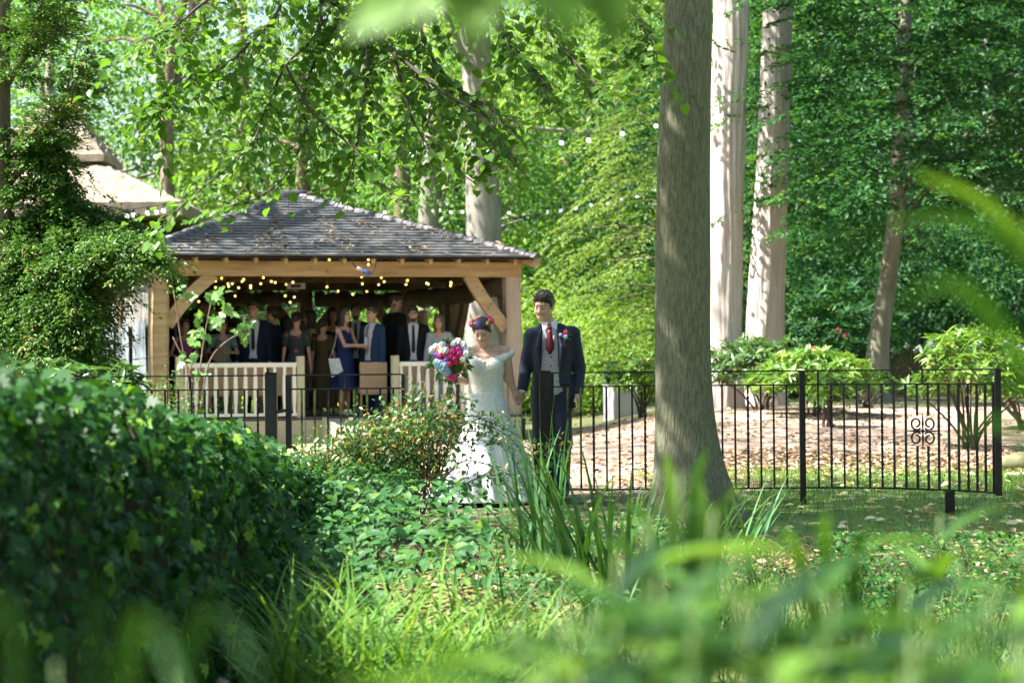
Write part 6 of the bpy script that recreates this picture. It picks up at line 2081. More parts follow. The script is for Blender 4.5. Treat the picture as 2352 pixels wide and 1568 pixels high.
        mb.V = mb.V + [(x, y + .012, z) for x, y, z in mb.V]
        tie_ = mb.build('tie', cloth(spec.get('tie', (.012, .012, .016)), .6), o)
        so = tie_.modifiers.new('thickness', 'SOLIDIFY'); so.thickness = .012
        L = [loft([(.74 * s, .165 * s, .115 * s), (.86 * s, .175 * s, .12 * s), (1.0 * s, .17 * s, .115 * s)], k=.03)]
        for sx in (-1, 1):
            L += [cap((sx * .085 * s, 0, .86 * s), (sx * .09 * s, -.01, .49 * s), .098 * s, .075 * s, k=.03), cap((sx * .09 * s, -.01, .49 * s), (sx * .09 * s, .01, .06 * s), .074 * s, .058 * s, k=.02)]
        link('trousers', sdf_mesh('trousers', L, .016, (tm,)), o)
        for sx in (-1, 1):
            Sh = [cap((sx * .09 * s, .03, .045 * s), (sx * .10 * s, -.16 * s, .032 * s), .046 * s, .034 * s), func(lambda X, Y, Z: Z, (-.4, -.5, -.1), (.4, .3, 0), op='s', k=.001)]
            link('shoe', sdf_mesh('shoe', Sh, .012, (MT['black_plastic'],)), o)
        if spec.get('square'):
            mb = MB(); mb.box((.095 * s, -.128 * s, 1.30 * s), (.05, .012, .03)); mb.build('pocket_square', cloth(spec['square']), o)
    else:
        dm = spec.get('mat') or cloth(c[0], .8)
        hem = spec.get('hem', .5) * s
        top = spec.get('top', 1.40) * s
        pr = [(hem, spec.get('flare', .22) * s, spec.get('flare', .22) * .85 * s), (.80 * s, .19 * s, .15 * s), (.95 * s, .178 * s, .14 * s), (1.09 * s, .132 * s, .105 * s), (1.24 * s, .148 * s, .118 * s), (1.34 * s, .150 * s, .112 * s), (top, .135 * s, .085 * s)]
        Dp = [loft(pr, k=.02, folds=(.07, 9, 1.05 * s))]
        for sx in (-1, 1):
            Dp.append(cap((sx * .085 * s, -.02, top - .03 * s), (sx * .10 * s, .0, 1.47 * s), .026 * s, .022 * s, k=.02))
        if spec.get('sleeve'):
            for key in ('l', 'r'):
                S, E, W = wr[key]
                e2 = S + (E - S) * min(1, spec['sleeve'])
                Dp += [cap(S + _v((-np.sign(S[0]) * .06, 0, .02)), S, .05 * s, .062 * s, k=.03), cap(S, e2, .062 * s, .06 * s, k=.03)]
                if spec['sleeve'] > 1: Dp += [cap(E, W, .06 * s, .05 * s, k=.02)]
        Dp.append(ell((0, -.15 * s, 1.47 * s), (.07 * s, .12 * s, .11 * s), op='s', k=.001))
        link('dress', sdf_mesh('dress', Dp, h, (dm,)), o)
        for sx in (-1, 1):
            sm_ = cloth(spec.get('shoes', (.55, .42, .36)), .5)
            Sh = [cap((sx * .09 * s, .03, .07 * s), (sx * .095 * s, -.13 * s, .025 * s), .034 * s, .028 * s), cap((sx * .09 * s, .045, .07 * s), (sx * .09 * s, .05, .006), .016, .008)]
            link('shoe', sdf_mesh('shoe', Sh, .010, (sm_,)), o)
    return o


# ---------------------------------------------------------------- floral dress material
def spotted(name, base, spot, scale, thr):
    m, nt, b = _new(name)
    tc = nt.nodes.new('ShaderNodeTexCoord'); vo = nt.nodes.new('ShaderNodeTexVoronoi'); vo.inputs['Scale'].default_value = scale
    nt.links.new(tc.outputs['Object'], vo.inputs['Vector'])
    r = _ramp(nt, [(0, spot), (thr * .5, tuple(x * .5 for x in spot)), (thr, base)])
    nt.links.new(vo.outputs['Distance'], r.inputs[0]); nt.links.new(r.outputs[0], b.inputs['Base Color']); b.inputs['Roughness'].default_value = .85
    return m


FLORAL = spotted('dark_floral_cloth', (.02, .035, .03), (.45, .10, .09), 7, .32)
SHADED_GREENF = spotted('shaded_green_floral_cloth', (.085, .17, .15), (.38, .38, .31), 9, .3)  # green cloth darkened to carry the shade inside the pavilion


def spot(px_src, top_src, d):
    p = U(px_src * .98, top_src * .98, d)
    return (p.x, p.y, DECK), p.z - DECK


BLK, NAVY, SHADED_WHT = (.008, .008, .010), (.008, .011, .026), (.55, .54, .56)  # shirt white dimmed to carry the shade under the roof
G = []
def guest(px, ytop, d, label, **kw):  # blue, olive and grey guest cloths are darkened as painted pavilion shade
    loc, h_ = spot(px, ytop, d)
    kw.update(loc=loc, H=h_, label=label); G.append(kw)


guest(416, 727, 40.2, 'dark-suited guest half hidden behind the left oak post', c=(BLK, (.25, .25, .26)), yaw=.3)
guest(433, 748, 38.9, 'guest in a sleeveless pink dress behind the fig plant', fem=True, c=((.36, .06, .22),), hair='brown', style='bun', yaw=.25, arms={'l': (-.12, -.22, 1.08), 'r': (.1, -.22, 1.05)}, hem=.45)
guest(455, 727, 41.4, 'long-haired guest in black between the pink dress and the tall guest', fem=True, c=(BLK,), hair='black', style='long', yaw=2.6)
guest(477, 700, 42.0, 'tall dark-haired guest in black behind the fig leaves', c=(BLK, (.2, .2, .2)), yaw=-.2, tone='tan')
guest(516, 712, 42.4, 'guest in a black suit far behind the green dress', c=(BLK, (.3, .3, .3)), yaw=.2)
guest(521, 745, 38.9, 'guest in a green floral dress reading a brown card', fem=True, c=((.2, .4, .35),), mat=SHADED_GREENF, hair='brown', style='bun', yaw=.05, hpitch=.45, arms={'l': (-.13, -.28, 1.16), 'r': (.13, -.28, 1.16)}, sleeve=.5, hem=.4)
guest(547, 724, 40.6, 'dark long-haired guest looking away beside the reader', fem=True, c=((.02, .02, .025),), hair='black', style='long', yaw=2.9)
guest(592, 707, 39.0, 'guest in a navy suit, white shirt and thin black tie', c=(NAVY, SHADED_WHT, BLK), open=.095, hair='black', yaw=.12, hyaw=-.1)
guest(639, 720, 39.4, 'dark-suited guest turned away beside the navy-suited guest', c=((.012, .016, .035), SHADED_WHT, BLK), hair='black', yaw=-1.9)
guest(668, 742, 40.4, 'guest in black with their back to the railing', fem=True, c=(BLK,), hair='black', style='long', yaw=2.9)
guest(694, 733, 39.0, 'guest in a long dark floral dress seen from behind', fem=True, c=((.05, .05, .05),), mat=FLORAL, hair='black', style='bun', yaw=3.0, hem=.12, sleeve=.6)
guest(728, 729, 40.0, 'long-haired guest in profile beside the floral dress', fem=True, c=((.03, .022, .02),), hair='black', style='long', yaw=-1.6, tone='tan')
guest(757, 748, 39.3, 'guest in a tiered olive dress seen from behind', fem=True, c=((.075, .058, .022),), hair='brown', style='bun', yaw=2.8, hem=.15, sleeve=.6, flare=.26)
guest(780, 722, 41.4, 'guest in black facing out behind the olive dress', fem=True, c=((.025, .02, .015),), hair='black', style='long', yaw=.1, tone='tan')
guest(806, 722, 38.8, 'guest in a blue knee-length dress filming with a phone', fem=True, c=((.009, .018, .075),), hair='black', style='long', yaw=1.0, tone='tan', arms={'l': (-.02, -.36, 1.16), 'r': (.06, -.34, 1.14)}, hem=.42, flare=.27, top=1.42)
guest(834, 713, 40.6, 'bearded guest in a dark suit behind the phone', c=((.013, .013, .014), (.45, .45, .46)), hair='black', beard=True, yaw=.0, tone='tan')
guest(873, 719, 38.9, 'guest in a bright blue suit and patterned tie looking left', c=((.014, .040, .090), SHADED_WHT), tie=(.28, .22, .22), hair='brown', yaw=-.75, open=.11, square=(.7, .5, .5))
guest(924, 688, 39.6, 'very tall bearded guest turned away looking down', c=((.013, .012, .013), (.3, .3, .3)), tie=(.25, .05, .06), hair='black', beard=True, yaw=2.2, hyaw=-.6, hpitch=.4, tone='tan')
guest(968, 719, 39.1, 'smiling bearded guest in a black suit and black tie', c=(BLK, SHADED_WHT), hair='black', beard=True, yaw=.05, open=.085)
guest(990, 730, 40.2, 'blonde guest in blue behind the bearded guest', fem=True, c=((.05, .13, .26),), hair='blonde', style='long', yaw=2.4)
guest(1029, 739, 39.0, 'smiling guest in a pale grey blouse with wavy brown hair', fem=True, c=((.33, .36, .37),), hair='mid', style='long', yaw=-.15, sleeve=1.5, hem=.1, flare=.17)
for kw in G:
    o = person(kw)
    if 'phone' in kw['label'] and 'filming' in kw['label']:
        c_, s_ = math.cos(kw['yaw']), math.sin(kw['yaw']); k = kw['H'] / 1.78
        lx, ly = .02 * k, -.43 * k
        mb = MB(); mb.box((0, 0, 0), (.075, .012, .14), bev=.004); ph = mb.build('case', MT['grey_metal'])
        r_ = thing('phone', 'phone held up by the guest in the blue dress', 'phone', Vector(kw['loc']) + Vector((lx * c_ - ly * s_, lx * s_ + ly * c_, 1.22 * k)), kw['yaw']); ph.parent = r_
        mb = MB(); mb.box((0, .008, 0), (.066, .004, .125)); mb.build('screen', MT['black_plastic'], r_)
        b_ = thing('handbag', 'silver shoulder bag hanging from the guest in the blue dress', 'bag', Vector(kw['loc']) + Vector((-.13, -.22, .78)), .2)
        mb = MB()
        mb.add([(-.11, -.03, .14), (.06, -.03, .15), (.12, -.03, -.06), (-.06, -.03, -.16), (-.11, .03, .14), (.06, .03, .15), (.12, .03, -.06), (-.06, .03, -.16), (0, -.06, 0), (0, .06, 0)],
               [(0, 3, 8), (3, 2, 8), (2, 1, 8), (1, 0, 8), (4, 5, 9), (5, 6, 9), (6, 7, 9), (7, 4, 9), (0, 1, 5, 4), (1, 2, 6, 5), (2, 3, 7, 6), (3, 0, 4, 7)])
        mb.build('pouch', pm('silver_cloth', [(.3, (.36, .37, .39)), (.7, (.62, .63, .65))], (22, 22, 22), .35, .3), b_)
        mb = MB(); mb.tube(smooth_path([(-.09, 0, .14), (.0, .0, .4), (.04, .06, .66)]), .005, 5); mb.build('strap', MT['grey_metal'], b_)
    if 'brown card' in kw['label']:
        k = kw['H'] / 1.78
        cd = thing('order_card', 'brown card held open by the guest in green', 'card', Vector(kw['loc']) + Vector((.02, -.36 * k, 1.13 * k)), .1)
        mb = MB(); mb.box((0, 0, 0), (.22, .012, .28), Matrix.Rotation(.5, 3, 'Y')); mb.build('cover', pm('brown_card', [(.3, (.22, .15, .08)), (.7, (.28, .19, .11))], (9, 9, 9), .8), cd)

# ================================================================ groom
gr = thing('person', 'man in navy suit, grey waistcoat and burgundy tie, looking down', 'person', (.347, 20.95, HZ(.347, 20.95) + .006))
RG = rotm(-.42, .26, .05)
hc = _v((-.068, -.05, 1.655))
tone = skin('fair')
ARM = {'l': [(-.178, .0, 1.395), (-.232, .03, 1.12), (-.262, -.06, .925)], 'r': [(.180, .0, 1.41), (.236, .04, 1.12), (.222, -.03, .885)]}
P = [loft([(.82, .14, .10), (.95, .15, .10), (1.08, .13, .09), (1.24, .15, .10), (1.36, .16, .10), (1.47, .09, .065)], k=.03),
     cap((-.015, .005, 1.42), hc + _v((.006, .02, -.06)), .057, .052, k=.03)]
for sx, key in ((-1, 'l'), (1, 'r')):
    S, E, W = [_v(p) for p in ARM[key]]
    P += [cap((sx * .07, .005, 1.45), S, .05, .05, k=.03), cap(S, E, .05, .042), cap(E, W, .042, .03, k=.015)]
P += hand_prims(ARM['l'][2], (-.22, -.15, -.95), (-.6, .75, .1), 1.0, .98, 1, .1)
P += hand_prims(ARM['r'][2], (.06, -.28, -.95), (-.8, .1, 0), .38, 1.02, -1, .45)
LEG = [((-.09, 0, .88), (-.10, -.03, .48), (-.10, .03, .09)), ((.075, 0, .88), (.085, -.10, .49), (.075, -.12, .09))]
for a, b_, c in LEG: P += [cap(a, b_, .08, .056), cap(b_, c, .053, .036)]
HP = [cap((-.015, .005, 1.46), hc + _v((.006, .02, -.06)), .056, .052, k=.03)] + head_prims(hc, RG, 1.0, False, False, .4)
link('body', body_mesh(P, HP, .0066, .0034, (tone, MT['eye'], MT['lips'], MT['brow'])), gr)
link('hair', sdf_mesh('hair', hair_prims(hc, RG, .99, 'short', 1), .006, (HAIR['brown'],)), gr)
suit = pm('navy_wool', [(.3, (.013, .019, .036)), (.7, (.019, .028, .050))], (30, 30, 30), .62, .55, spec=.3, bscale=(13, 13, 5), bdist=.03)
pr = [(.77, .198, .135, .005), (.92, .192, .135), (1.08, .168, .125), (1.24, .185, .13), (1.35, .195, .122), (1.425, .17, .095), (1.465, .12, .08, -.01), (1.505, .085, .07, -.012)]
J = [loft(pr, k=.02)]
for sx, key in ((-1, 'l'), (1, 'r')):
    S, E, W = [_v(p) for p in ARM[key]]
    Wc = W - (W - E) * .10
    J += [cap((sx * .08, .005, 1.445), S, .05, .060, k=.03), cap(S, E, .063, .056, k=.03), cap(E, Wc, .055, .046, k=.015)]


def vcut(X, Y, Z):
    w = np.interp(Z, [.7, .85, 1.0, 1.2, 1.35, 1.45, 1.55], [.13, .10, .078, .070, .066, .062, .07])
    return np.maximum(np.abs(X + .022 - .02 * (Z < .95)) - w, Y + .015)


J.append(func(vcut, (-.25, -.3, .65), (.25, .04, 1.6), op='s', k=.001))
for sx in (-1, 1):   # lapels
    J += [cap((-.022 + sx * .076, -.112, 1.44), (-.022 + sx * .105, -.142, 1.30), .012, .020, k=.008), cap((-.022 + sx * .105, -.142, 1.30), (-.022 + sx * .078, -.142, 1.04), .020, .006, k=.008)]
link('jacket', sdf_mesh('jacket', J, .0085, (suit,)), gr)
mb = MB(); mb.box((.115, -.112, .985), (.09, .012, .03), Matrix.Rotation(.45, 3, 'Z'), bev=.004); mb.build('pocket_flap', suit, gr)
tweed = pm('grey_check_cloth', [(.35, (.26, .26, .255)), (.5, (.36, .36, .35)), (.65, (.46, .455, .44))], (90, 90, 60), .9, .2, bscale=(220, 220, 220), bdist=.002)
pw_ = [(.86, .165, .118, 0), (.95, .172, .124), (1.08, .160, .117), (1.24, .178, .122), (1.36, .165, .113), (1.44, .12, .085)]
Wv = [loft(pw_, k=.01), func(lambda X, Y, Z: np.maximum(np.abs(X + .022) - np.interp(Z, [1.27, 1.46], [0.0, .062]), Y + .0), (-.2, -.3, 1.27), (.2, .02, 1.5), op='s', k=.001),
      func(lambda X, Y, Z: np.maximum(np.abs(X + .015) - np.interp(Z, [.84, .90], [.05, .0]), Y), (-.2, -.3, .8), (.2, .02, .9), op='s', k=.001)]
wc = link('waistcoat', sdf_mesh('waistcoat', Wv, .008, (tweed,)), gr)
bt = MB().sphere((0, 0, 0), .0075, 8, 5, 0, (1, .5, 1)).mesh('button', MT['black_plastic'], True)
for z in (1.215, 1.135, 1.06, .985): link('button', bt, wc, (-.012, -.121 - .004 * (z > 1.1), z))
Sp = [loft([(1.2, .150, .108), (1.30, .150, .105), (1.38, .14, .10), (1.45, .10, .078, -.018), (1.50, .066, .066, -.02), (1.53, .062, .062, -.024)], k=.01),
      func(lambda X, Y, Z: np.maximum(np.sqrt((X + .025) ** 2 + (Y + .06) ** 2) - .045 + (1.53 - Z) * .6, 1.46 - Z), (-.12, -.2, 1.45), (.1, .05, 1.56), op='s', k=.001)]
for key in ('l', 'r'):
    S, E, W = [_v(p) for p in ARM[key]]; u = (W - E) / np.linalg.norm(W - E)
    Sp.append(cap(W - u * .06, W - u * .004, .040, .037, k=.005))
shirt = cloth((.74, .74, .78), .75)
link('shirt', sdf_mesh('shirt', Sp, .007, (shirt,)), gr)
for sx in (-1, 1):   # collar points
    mb = MB(); mb.add([(-.023 + sx * .01, -.088, 1.512), (-.022 + sx * .066, -.05, 1.52), (-.022 + sx * .06, -.095, 1.445), (-.022 + sx * .035, -.108, 1.452)], [(0, 1, 2, 3)])
    c_ = mb.build('collar', shirt, gr); so = c_.modifiers.new('thickness', 'SOLIDIFY'); so.thickness = .006
burg = pm('burgundy_silk', [(.3, (.14, .006, .022)), (.7, (.20, .010, .034))], (60, 60, 20), .38, .1)
T_ = [ell((-.022, -.108, 1.455), (.022, .014, .02), None, k=.005), cap((-.022, -.110, 1.44), (-.022, -.123, 1.36), .012, .017, k=.01)]
mb = MB()
zz_ = [(1.452, .014, -.115), (1.42, .018, -.119), (1.37, .025, -.125), (1.32, .032, -.1275), (1.285, .034, -.128), (1.235, .002, -.126)]
V = []
for z, w, y in zz_: V += [(-.022 - w, y + .006, z), (-.022, y - .008, z), (-.022 + w, y + .006, z)]
F = []
for i in range(len(zz_) - 1): F += [(i * 3, i * 3 + 1, i * 3 + 4, i * 3 + 3), (i * 3 + 1, i * 3 + 2, i * 3 + 5, i * 3 + 4)]
mb.add(V, F); mb.sphere((-.022, -.115, 1.462), .022, 10, 7, 0, (1, .6, .8))
tie_ = mb.build('tie', burg, gr, True); so = tie_.modifiers.new('thickness', 'SOLIDIFY'); so.thickness = .006
L = [loft([(.76, .165, .115), (.88, .172, .12), (.99, .165, .115)], k=.03)]
for a, b_, c in LEG: L += [cap(a, b_, .098, .076, k=.03), cap(b_, _v(c) + _v((0, 0, -.03)), .074, .062, k=.05)]
link('trousers', sdf_mesh('trousers', L, .010, (suit,)), gr)
for a, b_, c in LEG:
    c = _v(c)
    link('shoe', sdf_mesh('shoe', [cap(c + _v((0, .04, -.045)), c + _v((0, -.19, -.058)), .046, .036), func(lambda X, Y, Z: Z - .002, (-.4, -.6, -.1), (.4, .3, .002), op='s', k=.001)], .009, (MT['black_plastic'],)), gr)

# ---------------------------------------------------------------- flowers
def petal_mat(name, c): return pm(name, [(.3, tuple(x * .8 for x in c)), (.7, c)], (40, 40, 40), .6)


PM = {'pink': petal_mat('hot_pink_petal', (.70, .03, .20)), 'red': petal_mat('deep_pink_petal', (.55, .015, .08)), 'purple': petal_mat('purple_petal', (.16, .05, .40)), 'orange': petal_mat('orange_petal', (.80, .17, .02)),
      'white': petal_mat('cream_white_petal', (.80, .80, .76)), 'blue': petal_mat('pale_blue_petal', (.33, .52, .68)), 'green': petal_mat('leaf_green', (.06, .13, .05))}


def rose(name, mat, r):
    mb = MB()
    for ring_, (n_, rr, zz2, sc_) in enumerate(((5, .62, -.1, .55), (4, .38, .12, .48), (3, .18, .28, .38))):
        for k in range(n_):
            a = 2 * math.pi * k / n_ + ring_ * .7
            mb.sphere((math.cos(a) * rr * r, math.sin(a) * rr * r, zz2 * r), sc_ * r, 7, 5, 0, (.9, .9, 1.1))
    return mb.mesh(name, mat, True)


def cluster(name, mat, r, n_=14):
    mb = MB()
    for k in range(n_):
        z = 1 - 2 * (k + .5) / n_; a = k * 2.4; q = math.sqrt(1 - z * z)
        mb.sphere((q * math.cos(a) * r * .7, q * math.sin(a) * r * .7, z * r * .7), r * .42, 6, 4)
    return mb.mesh(name, mat, True)


# boutonniere and pocket square
bq = thing('boutonniere', 'pink, white and purple buttonhole flower on the navy lapel', 'flower', gr.location + Vector((.105, -.165, 1.395)))
for nm, kd, p, r in (('rose', 'red', (.012, 0, .025), .026), ('blossom', 'blue', (.008, -.01, -.012), .022), ('blossom', 'purple', (-.018, -.005, 0), .016), ('blossom', 'white', (-.034, 0, .008), .015)):
    link(nm, (rose if nm == 'rose' else cluster)(nm, PM[kd], r), bq, p, (1.2, 0, 0))
lp = np.array([[.02, 0, .0], [.02, 0, -.02], [.0, 0, -.03], [-.01, 0, -.035], [.0, 0, .03]])
link('leaf', leaf_mesh('leaf', T_LANCE, lp, np.array([[1, -.2, .25], [.9, -.2, -.4], [-.3, -.2, -1], [.1, -.2, -1], [.3, 0, 1]]), np.array([[0, -1., .2]] * 5), .05, .016, MT['bramble_leaf'], np.full(5, .7)), bq)
mb = MB(); mb.add([(.085, -.139, 1.285), (.145, -.135, 1.295), (.118, -.143, 1.325), (.095, -.143, 1.312)], [(0, 1, 2, 3)]); c_ = mb.build('pocket_square', burg, gr); c_.modifiers.new('thickness', 'SOLIDIFY').thickness = .008

# ================================================================ bride
br = thing('person', 'bride in a white lace gown with flower crown, head bowed', 'person', (-.247, 20.80, HZ(-.247, 20.8) + .006))
RB = rotm(-.25, .47, -.06)
hb_ = _v((-.005, -.055, 1.462))
sb = .94
LA = {'l': [(-.140, .0, 1.268), (-.165, .02, 1.045), (-.250, -.185, 1.040)], 'r': [(.190, .0, 1.283), (.218, .03, 1.05), (.272, .06, .925)]}
P = [loft([(.70, .15, .11, .02), (.82, .155, .11, .02), (.96, .125, .095, .02), (1.10, .138, .105, .02), (1.22, .146, .10, .022), (1.30, .10, .065, .02)], k=.03),
     cap((.015, .01, 1.26), hb_ + _v((.0, .035, -.055)), .050, .046, k=.035),
     cap((-.06, -.005, 1.30), (-.14, 0, 1.275), .042, .045, k=.03), cap((.09, -.005, 1.305), (.19, 0, 1.288), .042, .045, k=.03),
     cap((-.10, -.072, 1.265), (.01, -.085, 1.245), .011, k=.02), cap((.14, -.072, 1.272), (.03, -.085, 1.245), .011, k=.02)]
for key in ('l', 'r'):
    S, E, W = [_v(p) for p in LA[key]]
    P += [cap(S, E, .049, .043), cap(E, W, .042, .025, k=.015)]
P += hand_prims(LA['r'][2], (.22, -.05, -.96), (.6, -.7, .1), 1.05, .92, 1, .1)
P += hand_prims(LA['l'][2], (-.75, -.55, .05), (.25, -.55, .3), 1.05, .92, 1, .1)
for sx in (-1, 1): P += [cap((sx * .08 + .02, 0, .75), (sx * .085 + .02, -.01, .42), .08, .055), cap((sx * .085 + .02, -.01, .42), (sx * .085 + .02, .01, .07), .052, .032), cap((sx * .085 + .02, .02, .05), (sx * .085 + .02, -.13, .03), .03, .025)]
HP = [cap((.012, .012, 1.30), hb_ + _v((.0, .035, -.055)), .047, .045, k=.035)] + head_prims(hb_, RB, sb, True, False, .0)
link('body', body_mesh(P, HP, .0066, .0034, (tone, MT['eye'], MT['lips'], MT['brow'])), br)
Tb = lambda p: hb_ + RB @ (_v(p) * sb)
Hp = [ell(Tb((0, .022, .045)), _v((.083, .098, .086)) * sb, RB, 0, .02, 'u', 0, (.002, 60)), ell(Tb((0, .10, -.02)), _v((.05, .045, .05)) * sb, RB, 0, .03), ell(Tb((.0, -.045, .098)), _v((.07, .05, .028)) * sb, RB, 0, .03),
      ell(Tb((0, -.115, -.03)), _v((.066, .082, .098)) * sb, RB, 0, .01, 's'), ell(Tb((0, -.03, -.115)), _v((.10, .11, .075)) * sb, RB, 0, .01, 's'),
      cap(Tb((.066, -.045, .055)), Tb((.076, .0, -.005)), .013, .010, k=.02), cap(Tb((-.066, -.045, .055)), Tb((-.076, .0, -.005)), .013, .010, k=.02)]
link('hair', sdf_mesh('hair', Hp, .006, (HAIR['brown'],)), br)
lace = pm('ivory_lace', [(.35, (.70, .68, .62)), (.5, (.80, .79, .74)), (.65, (.86, .86, .83))], (45, 45, 45), .8, .6, detail=8, bscale=(55, 55, 55), bdist=.008)
tulle = pm('white_tulle', [(.3, (.78, .78, .77)), (.7, (.86, .86, .86))], (7, 7, 2), .75, .12, bscale=(14, 14, 3), bdist=.01)
Bp = [loft([(.80, .178, .14, .02), (.92, .146, .122, .02), (1.0, .142, .12, .02), (1.12, .158, .135, .02, -.005), (1.20, .160, .130, .022, -.005), (1.262, .158, .105, .024)], k=.01),
      ell((-.055, -.10, 1.165), (.062, .045, .06), None, k=.03), ell((.095, -.10, 1.168), (.062, .045, .06), None, k=.03),
      func(lambda X, Y, Z: np.maximum(np.abs(X - .022) - np.interp(Z, [1.205, 1.25, 1.30], [0.0, .085, .14]) - .008 * np.sin(Z * 260), Y - .2), (-.2, -.3, 1.19), (.25, .2, 1.4), op='s', k=.001),
      cap((-.125, -.05, 1.225), (-.185, .0, 1.262), .032, .030, k=.02), cap((-.185, 0, 1.262), (-.13, .075, 1.235), .030, .03, k=.02),
      cap((.165, -.05, 1.232), (.235, .0, 1.275), .032, .034, k=.02), cap((.235, 0, 1.275), (.17, .075, 1.245), .034, .03, k=.02)]
for key, S in (('l', LA['l'][0]), ('r', LA['r'][0])):   # keep the bare shoulder tops free
    Bp.append(ell(_v(S) + _v((-.02 if key == 'r' else .02, 0, .055)), (.062, .06, .05), None, op='s', k=.001))
link('bodice', sdf_mesh('bodice', Bp, .007, (lace,)), br)
Sk = [loft([(.004, .52, .52, .03, .10), (.12, .455, .46, .035, .08), (.35, .34, .36, .04, .05), (.60, .225, .24, .04, .02), (.78, .178, .165, .025, .0), (.90, .152, .130, .02), (.95, .143, .121, .02)], k=.02, folds=(.085, 12, .92))]
link('skirt', sdf_mesh('skirt', Sk, .011, (tulle,)), br)
# lace overlay running out over the hips, with a ragged hem
rngb = np.random.default_rng(3)


def ragged(X, Y, Z):
    th = np.arctan2(Y, X - .03)
    return .70 + .10 * np.sin(th * 7 + 1) * np.sin(th * 3) + .03 * np.sin(th * 23) - Z


def _ov(X, Y, Z):
    return Sk[0].f((X - .03) / 1.02 + .03, Y / 1.02, Z)


Ov = [func(lambda X, Y, Z: np.maximum(np.maximum(_ov(X, Y, Z), ragged(X, Y, Z)), Z - .93), (-.26, -.26, .55), (.32, .28, .93))]
link('lace_overlay', sdf_mesh('lace_overlay', Ov, .009, (lace,)), br)
# veil
vm, nt, b_ = _new('veil_net')
b_.inputs['Base Color'].default_value = (.88, .88, .88, 1); b_.inputs['Roughness'].default_value = .8
tr = nt.nodes.new('ShaderNodeBsdfTransparent'); mx = nt.nodes.new('ShaderNodeMixShader'); mx.inputs[0].default_value = .6
nt.links.new(tr.outputs[0], mx.inputs[1]); nt.links.new(b_.outputs[0], mx.inputs[2]); nt.links.new(mx.outputs[0], nt.nodes['Material Output'].inputs[0])
V, F = [], []
m_ = 14; n_ = 16
top_ = Tb((0.01, .085, .06))
for i in range(n_ + 1):
    t = i / n_
    wv = .05 + .17 * t ** .8
    cz = top_[2] - t * (top_[2] - .25); cy_ = .06 + .10 * t ** .7 + .12 * t * t
    for j in range(m_ + 1):
        u = j / m_ * 2 - 1
        V.append((.045 + .02 * t + u * wv, cy_ - .06 * (u * u) * (1 - .3 * t) + .022 * math.sin(j * 2.4 + i * .3) * min(1, t * 3), cz - .0 * u))
for i in range(n_):
    for j in range(m_):
        k = i * (m_ + 1) + j; F.append((k, k + 1, k + m_ + 2, k + m_ + 1))
mb = MB(); mb.add(V, F); mb.build('veil', vm, br, True)
# flower crown
fc_ = bpy.data.objects.new('flower_crown', None); COL.objects.link(fc_); fc_.parent = br
seq = ['orange', 'pink', 'green', 'green', 'purple', 'green', 'white', 'orange', 'pink', 'green', 'red', 'purple', 'white', 'pink', 'orange', 'green']
for k, kd in enumerate(seq):
    a = math.pi * 1.02 + 2 * math.pi * k / len(seq)
    p = Tb((math.cos(a) * .094, math.sin(a) * .114 + .022, .088 - .020 * math.sin(a)))
    r = {'pink': .030, 'purple': .027, 'orange': .024, 'red': .028}.get(kd, .016)
    me = rose('flower', PM[kd], r) if kd in ('pink', 'purple', 'red') else cluster('flower', PM[kd], r)
    o = link('flower', me, fc_, p); o.rotation_euler = Vector(RB @ _v((math.cos(a), math.sin(a), .5))).to_track_quat('Z', 'Y').to_euler()
cp = np.array([Tb((math.cos(a) * .092, math.sin(a) * .111 + .022, .086 - .020 * math.sin(a))) for a in np.linspace(0, 6.28, 60)])
link('foliage', leaf_mesh('foliage', T_LANCE, cp, unit(rngb.normal(size=(60, 3)) + np.array([0, -.2, .4])), rand_unit(60), .032, .011, MT['bramble_leaf'], RNG.uniform(0, 1, 60)), fc_)

# bouquet
bqt = thing('bouquet', 'bouquet of pink roses, white stocks and pale blue hydrangea', 'bouquet', br.location + Vector((-.285, -.30, 1.04)))
rngq = np.random.default_rng(12)
fl = [('rose', 'red', 0, -.02, .035), ('rose', 'pink', .03, .09, .034), ('rose', 'pink', -.02, .125, .03), ('rose', 'pink', .085, .07, .034), ('rose', 'red', -.075, .055, .03), ('rose', 'pink', .01, .05, .03), ('rose', 'red', .06, .0, .026), ('rose', 'pink', .075, .11, .028),
      ('rose', 'pink', .03, -.135, .034), ('rose', 'pink', .0, -.115, .03), ('rose', 'purple', -.105, .06, .03), ('rose', 'purple', -.05, .0, .028), ('rose', 'purple', .07, .135, .028), ('rose', 'purple', .10, .085, .024), ('rose', 'orange', -.085, .10, .026), ('rose', 'orange', .105, .005, .026), ('rose', 'orange', .10, .05, .024),
      ('stock', 'white', -.14, .10, .036), ('stock', 'white', -.11, .125, .032), ('stock', 'white', -.055, .14, .034), ('stock', 'white', -.03, .095, .036), ('stock', 'white', -.06, .09, .03), ('stock', 'white', .075, .165, .036), ('stock', 'white', .115, .14, .036), ('stock', 'white', .145, .11, .034), ('stock', 'white', .14, .06, .036), ('stock', 'white', .115, .02, .03), ('stock', 'white', .165, .075, .028),
      ('hydrangea', 'blue', -.045, -.045, .05), ('hydrangea', 'blue', -.085, -.02, .042), ('hydrangea', 'blue', -.02, -.085, .036), ('stock', 'white', -.105, .0, .03), ('rose', 'red', -.03, .06, .026), ('rose', 'pink', .045, .03, .028), ('stock', 'white', .04, .15, .028), ('rose', 'purple', -.02, .02, .024)]
cache = {}
